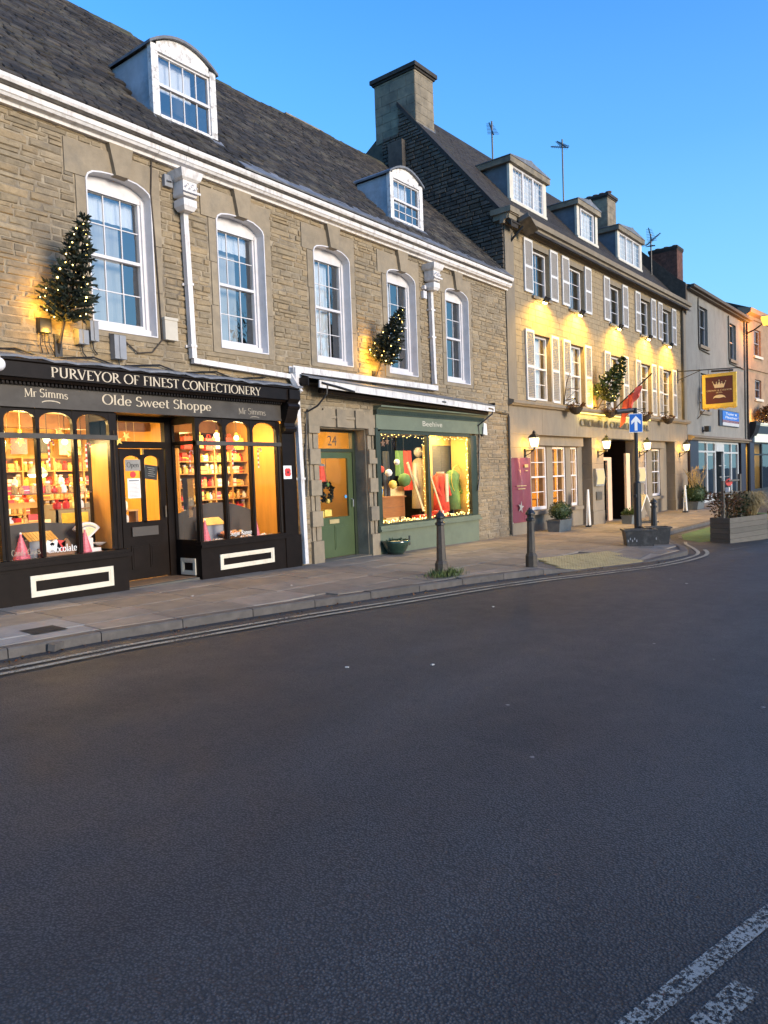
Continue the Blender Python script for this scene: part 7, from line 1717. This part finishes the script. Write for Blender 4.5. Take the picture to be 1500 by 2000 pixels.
# aerials on the roofs
def aerial(u, d, z0, z1, lab, booms):
    t = thing('aerial', lab, 'aerial', (u, d, z0), HF); part('mast', MB().tube([(u, d, z0), (u, d, z1)], .03, 6), M['black'], t)
    for (zz, ang, el, L) in booms:
        dx, dy, dz = math.cos(ang) * math.cos(el), math.sin(ang) * math.cos(el), math.sin(el); c = Vector((u, d, zz)); mb = MB(); v = Vector((dx, dy, dz)); mb.tube([c - v * L * .35, c + v * L * .65], .022, 5); s = v.cross(Vector((0, 0, 1))).normalized()
        for k in range(8):
            p = c + v * L * (-.3 + .12 * k); w = .2 - .012 * k; mb.tube([p - s * w, p + s * w], .008, 4)
        part('antenna', mb, M['black'], t)
aerial(5.3, 3.3, 12.1, 13.5, 'thin television aerial leftmost on the hotel ridge', [(13.2, .8, .9, .8)])
aerial(10.6, 3.2, 11.8, 14.6, 'tall television aerial behind the middle hotel dormer', [(14.4, .8, .6, 1.0), (14.3, 2.2, .1, .7)])
aerial(14.7, 1.2, 9.5, 11.4, 'double headed aerial beside the red brick chimney', [(11.3, .5, .8, 1.1), (11.1, -.3, .6, 1.2), (10.9, 3.6, -.2, .6)])

# ---------------------------------------------------------------- things on the pavement and road
def onG(x, y, off=0.0): return (x, y, H(x, y) + off)
def bollard(x, y, mat, lab, hh=1.02):
    z = H(x, y); t = thing('bollard', lab, 'bollard', (x, y, z), WF, 'cast iron bollards along the kerb')
    part('shaft', MB().lathe([(.105, z - .02), (.105, z + .20), (.088, z + .235), (.078, z + .25), (.060, z + hh * .76), (.060, z + hh * .78)], (x, y, 0), 8), M[mat], t)
    part('collar', MB().lathe([(.060, z + hh * .78), (.080, z + hh * .79), (.080, z + hh * .82), (.056, z + hh * .84), (.056, z + hh * .88)], (x, y, 0), 8), M['black'], t)
    part('cap', MB().lathe([(.056, z + hh * .88), (.084, z + hh * .895), (.084, z + hh * .92), (.05, z + hh * .97), (.028, z + hh * .985), (.026, z + hh), (.005, z + hh * 1.015)], (x, y, 0), 10), M['black'], t)
bollard(9.62, 6.36, 'ironbr', 'brown bollard with grass growing at its foot'); bollard(11.55, 5.78, 'ironbr', 'brown bollard beside the bumpy paving'); bollard(17.75, 5.66, 'black', 'black bollard behind the plastic tubs', 1.0)
mb = MB()
for k in range(620):
    a = random.uniform(0, 6.28); r = abs(random.gauss(0, .16)) + .07; x, y = 9.66 + r * math.cos(a) * 1.2, 6.33 + r * math.sin(a) * .7; l = random.uniform(.05, .17) * (1 if r < .3 else .6); v = Vector((random.gauss(0, .45), random.gauss(0, .45), 1)).normalized(); mb.leaf((x, y, H(x, y) - .004), l, v, .10)
for k in range(160):
    a = random.uniform(0, 6.28); r = abs(random.gauss(0, .14)) + .05; x, y = 9.68 + r * math.cos(a), 6.33 + r * math.sin(a) * .7; mb.leaf((x, y, H(x, y) + .01), random.uniform(.03, .07), Vector((random.gauss(0, 1), random.gauss(0, 1), .5)).normalized(), .6)
o = solo('grass_tuft', mb, M['leaf2'], 'ragged green grass round the foot of the nearest bollard', 'grass', (9.64, 6.35, H(9.64, 6.35))); o['kind'] = 'stuff'
solo('drain_outlet', MB().lathe([(.03, -.004), (.03, .004)], (9.95, 5.835, G(9.95, 5.84) - .07), 10, rot=Matrix.Rotation(math.pi / 2, 3, 'X')), M['black'], 'small round drain hole in the kerb face below the grassy bollard', 'drain', (9.95, 5.835, G(9.95, 5.84) - .07))
def tub(x, y, w, dd, h, rz_, lab):
    z = H(x, y); t = thing('plastic_tub', lab, 'tub', (x, y, z)); m = Matrix.Rotation(rz_, 3, 'Z'); mb = MB(); k = .86
    P = [(-w / 2 * k, -dd / 2 * k, 0), (w / 2 * k, -dd / 2 * k, 0), (w / 2 * k, dd / 2 * k, 0), (-w / 2 * k, dd / 2 * k, 0), (-w / 2, -dd / 2, h), (w / 2, -dd / 2, h), (w / 2, dd / 2, h), (-w / 2, dd / 2, h)]
    c = Vector((x, y, z)); mb.v = [tuple(m @ Vector(p) + c) for p in P]; mb.f = [[0, 3, 2, 1], [0, 1, 5, 4], [1, 2, 6, 5], [2, 3, 7, 6], [3, 0, 4, 7]]; mb.mi = [0] * 5
    part('body', mb, M['tub'], t); rb = MB(); e = .03
    for (cx, cy, sx, sy) in ((0, -dd / 2, w + 2 * e, .05), (0, dd / 2, w + 2 * e, .05), (-w / 2, 0, .05, dd - .05), (w / 2, 0, .05, dd - .05)): rb.obox(tuple(m @ Vector((cx, cy, h - .01)) + c), (sx, sy, .035), m)
    part('rim', rb, M['tub'], t); part('lid', MB().obox(tuple(m @ Vector((0, 0, h - .03)) + c), (w - .05, dd - .05, .02), m), M['lead'], t)
    lb = MB()
    for kx in range(5): lb.obox(tuple(m @ Vector((-w * .40 + .045 * kx, -dd * .455, h * (.34 + .12 * (kx % 2)))) + c), (.022, .012, .05), m)
    part('label', lb, M['pipegrey'], t)
tub(16.34, 5.55, .66, .42, .36, R(-59), 'larger black plastic tub at the foot of the one way sign'); tub(17.00, 5.38, .55, .40, .38, R(-59), 'smaller black plastic tub right of the larger one')
t = thing('sign_post', 'black post with a blue one way arrow plate', 'sign post', (17.1, 5.82, H(17.1, 5.82))); x, y = 17.1, 5.82; z = H(x, y)
part('post', MB().tube([(x, y, z), (x, y, z + 1.38), (x, y, z + 1.42)], [.085, .085, .05], 12).tube([(x, y, z + 1.42), (x - .02, y, z + 2.98)], .045, 10), M['black'], t)
pc = Vector((x - .06, y - .02, z + 2.76)); prm = Matrix.Rotation(R(-90 + 33), 3, 'Z'); sw, sh = .30, .43
def pl_(mb, a, b, dd): return [tuple(prm @ Vector((p, -dd, q)) + pc) for p, q in a]
def plate(poly, dd, th):
    mb = MB().prism(poly, 'y', -dd - th, -dd); return moved(mb, pc, prm)
part('plate', plate([(-sw / 2, -sh / 2), (sw / 2, -sh / 2), (sw / 2, sh / 2), (-sw / 2, sh / 2)], .0, .006), M['signwhite'], t)
part('blue_face', plate([(-sw / 2 + .012, -sh / 2 + .012), (sw / 2 - .012, -sh / 2 + .012), (sw / 2 - .012, sh / 2 - .012), (-sw / 2 + .012, sh / 2 - .012)], .008, .002), M['signblue'], t)
part('arrow', plate([(-.032, -.175), (.032, -.175), (.032, .035), (.105, -.035), (.105, .045), (0, .165), (-.105, .045), (-.105, -.035), (-.032, .035)], .012, .002), M['signwhite'], t)
part('clip', MB().tube([(x - .02, y, z + 2.62), (x - .06, y - .03, z + 2.62)], .02, 6).tube([(x - .02, y, z + 2.88), (x - .06, y - .03, z + 2.88)], .02, 6), M['pipegrey'], t)
part('sign_lamp', MB().tube([(x - .02, y, z + 2.98), (x - .02, y, z + 3.10)], .05, 8).tube([(x + .04, y, z + 3.07), (x - .44, y + .30, z + 3.02)], [.05, .06], 10), M['black'], t)
part('padlock', MB().box(x - .18, x - .08, y - .03, y + .03, z + 1.05, z + 1.12), M['black'], t)
# big timber planter in the parking bay
A, B, Cc_ = Vector((19.20, 4.74)), Vector((18.98, 4.26)), Vector((20.85, 3.78)); ex_ = (Cc_ - B).normalized(); ey_ = (A - B).normalized(); lw, ld = (Cc_ - B).length, .56; zb = min(G(p.x, p.y) for p in (A, B, Cc_)) + RD - .01; PH = .66
t = thing('timber_planter', 'large weathered timber planter box standing in the parking bay', 'planter', (19.9, 4.5, zb)); pm = Matrix(((ex_.x, ey_.x, 0), (ex_.y, ey_.y, 0), (0, 0, 1)))
def PL(a, b, z): return (B.x + ex_.x * a + ey_.x * b, B.y + ex_.y * a + ey_.y * b, z)
for k in range(5):
    za = zb + .02 + k * .128
    for (a0, a1, b0, b1) in ((0, lw, 0, .035), (0, lw, ld - .035, ld), (0, .035, .035, ld - .035), (lw - .035, lw, .035, ld - .035)):
        part('board', MB().obox(PL((a0 + a1) / 2, (b0 + b1) / 2, za + .061), (a1 - a0, b1 - b0, .122), pm), M['planterwood'], t)
part('soil', MB().obox(PL(lw / 2, ld / 2, zb + .58), (lw - .08, ld - .08, .04), pm), M['soil'], t)
for k, (a, h) in enumerate(((.12, 1.0), (.95, 1.15))): part('stake', MB().obox(PL(a, .25, zb + .55 + h / 2), (.07, .07, h), pm), M['planterwood'], t)
part('rail', MB().obox(PL(.55, .25, zb + 1.25), (.9, .04, .05), pm).obox(PL(.7, .25, zb + 1.55), (.6, .04, .04), pm), M['planterwood'], t)
def shrub(a, b, z, r, h, n, mat, lab, up=.6, size=(.05, .11), name='shrub'):
    c = PL(a, b, z); t = thing(name, lab, name.split('_')[-1], c); mb = MB(); st_ = MB()
    for k in range(6):
        an = k * 1.05; e = (c[0] + r * .6 * math.cos(an), c[1] + r * .6 * math.sin(an), z + h * random.uniform(.6, .95)); st_.tube([c, e], [.012, .004], 5)
    for k in range(n):
        an = random.uniform(0, 6.28); q = random.random() ** .5; zz = random.random() ** .7; mb.leaf((c[0] + r * q * math.cos(an) * (.6 + .5 * zz), c[1] + r * q * math.sin(an) * (.6 + .5 * zz), z + h * zz), random.uniform(*size), Vector((math.cos(an), math.sin(an), random.uniform(-.3, up * 2))).normalized(), .45)
    part('foliage', mb, M[mat], t); part('stem', st_, M['bark'], t)
shrub(.28, .28, zb + .58, .40, .68, 520, 'leafred', 'bushy russet shrub at the left end of the timber planter'); shrub(.75, .36, zb + .58, .40, .62, 460, 'leaf', 'dark shrub in the middle of the timber planter'); shrub(1.05, .25, zb + .58, .26, .42, 220, 'leafred', 'lower russet shrub in front of the dark one in the timber planter')
c = PL(1.35, .25, zb + .58); t = thing('feather_grass', 'pale feathery grass spilling over the right end of the timber planter', 'grass', c); mb = MB()
for k in range(1500):
    an = random.uniform(0, 6.28); l = random.uniform(.5, .95); p0 = Vector((c[0] + random.gauss(0, .06), c[1] + random.gauss(0, .06), c[2])); o = Vector((math.cos(an), math.sin(an), 0)); p1 = p0 + o * l * .35 + Vector((0, 0, l * .72)); p2 = p0 + o * l * .85 + Vector((0, 0, l * random.uniform(.15, .75))); s = o.cross(Vector((0, 0, 1))) * .004
    mb.face([p0 - s, p0 + s, p1 + s, p1 - s]); mb.face([p1 - s, p1 + s, p2])
part('blades', mb, M['drygrass'], t, kind='stuff')
t = thing('marker_post', 'thin white marker post with a red reflector in the timber planter', 'marker post', PL(.62, .42, zb + .6)); c = PL(.62, .42, 0); part('post', MB().box(c[0] - .03, c[0] + .03, c[1] - .03, c[1] + .03, zb + .6, zb + 1.42), M['planterwood'], t); part('reflector', MB().lathe([(.085, -.01), (.085, .01)], (c[0] - .03, c[1] - .05, zb + 1.50), 14, rot=Matrix.Rotation(R(-50), 3, 'Z') @ Matrix.Rotation(math.pi / 2, 3, 'X')).box(c[0] - .04, c[0] + .03, c[1] - .06, c[1] - .03, zb + 1.42, zb + 1.6), M['red'], t); part('band', MB().box(c[0] - .035, c[0] + .035, c[1] - .055, c[1] + .03, zb + 1.25, zb + 1.38), M['paper'], t)
x, y = 21.35, 3.85; z = G(x, y) + RD; t = thing('delineator', 'short black and yellow post beside the right end of the timber planter', 'post', (x, y, z)); part('post', MB().lathe([(.07, z), (.04, z + .04), (.035, z + .7), (.02, z + .72)], (x, y, 0), 10), M['black'], t); part('band', MB().lathe([(.042, z + .45), (.042, z + .62)], (x, y, 0), 10), M['yellow'], t)
# pots along the fronts
def leafball(t, c, r, n, mat, size=(.03, .06), sz=1.0):
    mb = MB()
    for k in range(n):
        v = Vector((random.gauss(0, 1), random.gauss(0, 1), random.gauss(0, 1))).normalized(); q = r * random.uniform(.82, 1.03); mb.leaf((c[0] + v.x * q, c[1] + v.y * q, c[2] + v.z * q * sz), random.uniform(*size), (v + Vector((random.gauss(0, .6), random.gauss(0, .6), random.gauss(0, .6)))).normalized(), .6)
    mb.ball(c, r * .86, 12, sz); part('foliage', mb, M[mat], t)
def trough(u, d, w, dd, h, lab, mat='trough'):
    z = GH(u, d); t = thing('trough', lab, 'planter', (u, d, z), HF); part('body', MB().prism([(d - dd / 2 * .85, z), (d + dd / 2 * .85, z), (d + dd / 2, z + h), (d - dd / 2, z + h)], 'x', u - w / 2, u + w / 2), M[mat], t); part('rim', MB().box(u - w / 2 - .02, u + w / 2 + .02, d - dd / 2 - .02, d + dd / 2 + .02, z + h, z + h + .03), M[mat], t); part('soil', MB().box(u - w / 2 + .03, u + w / 2 - .03, d - dd / 2 + .03, d + dd / 2 - .03, z + h + .025, z + h + .045), M['soil'], t); return z + h
zt = trough(2.15, -.32, .78, .40, .30, 'grey stone trough under the clipped round bush by the hotel windows')
t = thing('topiary_bush', 'clipped round dark bush in the grey trough by the hotel windows', 'bush', (2.2, -.32, zt), HF); leafball(t, (2.22, -.32, zt + .27), .31, 900, 'leaf', (.03, .06), .86)
zt = trough(6.45, -.75, .62, .36, .26, 'low grey trough of green plants at the left of the hotel doorway')
t = thing('trough_plants', 'light green plants spilling from the low trough by the doorway', 'plants', (6.45, -.75, zt), HF); mb = MB()
for k in range(420):
    an = random.uniform(0, 6.28); r = random.random() ** .5; mb.leaf((6.45 + .36 * r * math.cos(an), -.75 + .22 * r * math.sin(an), zt + .02 + .22 * random.random() * (1.1 - r)), random.uniform(.06, .13), Vector((math.cos(an) * .7, math.sin(an) * .7, .8)).normalized(), .4)
part('foliage', mb, M['leaf2'], t)
zt = trough(14.2, -.55, .9, .5, .28, 'low grey trough at the far right corner of the hotel')
t = thing('shrub', 'green shrub with pale flower heads at the far right corner of the hotel', 'shrub', (14.2, -.55, zt), HF); leafball(t, (14.2, -.55, zt + .34), .44, 700, 'leaf', (.06, .12), .85); mb = MB()
for k in range(60): mb.tube([(14.2 + random.gauss(0, .2), -.55 + random.gauss(0, .15), zt + .6), (14.25 + random.gauss(0, .35), -.55 + random.gauss(0, .2), zt + random.uniform(.9, 1.5))], .008, 4)
part('flower_stems', mb, M['drygrass'], t)
x, y = 11.98, 9.02; z = H(x, y); t = thing('glazed_pot', 'dark green glazed bowl on the pavement between the green door and the shop', 'pot', (x, y, z)); part('bowl', MB().lathe([(.15, z), (.20, z + .06), (.29, z + .22), (.30, z + .27), (.28, z + .29), (.26, z + .27)], (x, y, 0), 20), M['potgreen'], t, smooth=True); part('soil', MB().lathe([(.26, z + .24), (.05, z + .26)], (x, y, 0), 16), M['soil'], t); mb = MB()
for k in range(50): mb.leaf((x + random.gauss(0, .12), y + random.gauss(0, .1), z + .26), random.uniform(.04, .10))
part('plants', mb, M['leaf'], t)
def aboard(u, d, w, h, lean, rz_, lab):
    z = GH(u, d); t = thing('a_board', lab, 'pavement sign', (u, d, z), HF); m = Matrix.Rotation(rz_, 3, 'Z')
    for s, nm in ((-1, 'front_panel'), (1, 'back_panel')): part(nm, MB().obox(tuple(m @ Vector((0, s * math.sin(lean) * h / 2, h / 2 * math.cos(lean))) + Vector((u, d, z))), (w, .025, h), m @ Matrix.Rotation(-s * -lean, 3, 'X')), M['signwhite'], t)
    part('foot', MB().obox((u, d, z + .03), (w * 1.05, math.sin(lean) * h * 2 + .08, .05), m), M['black'], t)
aboard(7.15, -.95, .55, 1.0, R(20), R(42), 'white pavement board leaning beside the hotel doorway'); aboard(4.30, -.26, .34, 1.15, R(2), R(17), 'narrow white upright board against the hotel bay, seen edge on'); aboard(12.6, -.65, .42, 1.05, R(3), R(12), 'narrow white board on a black foot right of the doorway')
# litter and leaves along the kerb
mb = MB()
for k in range(260):
    x = random.uniform(2.5, 15); y = ykerb(x) - abs(random.gauss(0, .10)) - .02; mb.leaf((x, y, G(x, y) + RD + .004), random.uniform(.015, .045), Vector((random.gauss(0, 1), random.gauss(0, 1), .15)).normalized(), .6)
o = setting('fallen_leaves', mb, M['leafred'], 'stuff')
for k, (x, y) in enumerate(((6.1, 8.0), (7.55, 7.6), (4.75, 4.15), (5.25, 3.6), (8.1, 4.6), (11.5, 3.2))):
    zz = (H(x, y) if y > ykerb(x) else G(x, y) + RD); lab = ['white scrap of litter on the pavement before the sweet shop door', 'pale scrap of litter on the pavement right of the sweet shop door', 'white scrap of litter on the road, leftmost', 'white scrap of litter on the road below the sweet shop', 'tiny white scrap of litter on the road before the green shop', 'white scrap of litter far out on the road'][k]
    solo('litter_scrap', MB().obox((x, y, zz + .006), (.032, .022, .008), Matrix.Rotation(k, 3, 'Z')), M['scrap'], lab, 'litter', (x, y, zz))

# bare street trees across the road, behind the camera, mirrored in the glass
def bare_tree(x, y, h, lab, seed):
    rnd = random.Random(seed); z = G(x, y) + RD; t = thing('bare_tree', lab, 'tree', (x, y, z)); tr = MB(); tw = MB()
    def grow(p, d, l, r, k):
        q = p + d * l; (tr if k < 3 else tw).tube([p, (p + q) / 2 + Vector((rnd.gauss(0, l * .04), rnd.gauss(0, l * .04), 0)), q], [r, r * .85, r * .68], 6 if k < 3 else 4)
        if k > 6: return
        for i in range(2 if k else 4):
            v = (d + Vector((rnd.gauss(0, .45), rnd.gauss(0, .45), rnd.uniform(-.05, .45)))).normalized(); grow(q, v, l * rnd.uniform(.68, .86), r * .64, k + 1)
    grow(Vector((x, y, z)), Vector((0, 0, 1)), h * .24, h * .022, 0)
    part('trunk', tr, M['bark'], t); part('crown', tw, M['bark'], t, kind='stuff')
bare_tree(13.5, -8.5, 11, 'bare tree across the road, mirrored in the sweet shop glass', 3); bare_tree(32, -10.5, 15, 'tall bare tree across the road, mirrored in the third upper window', 5)
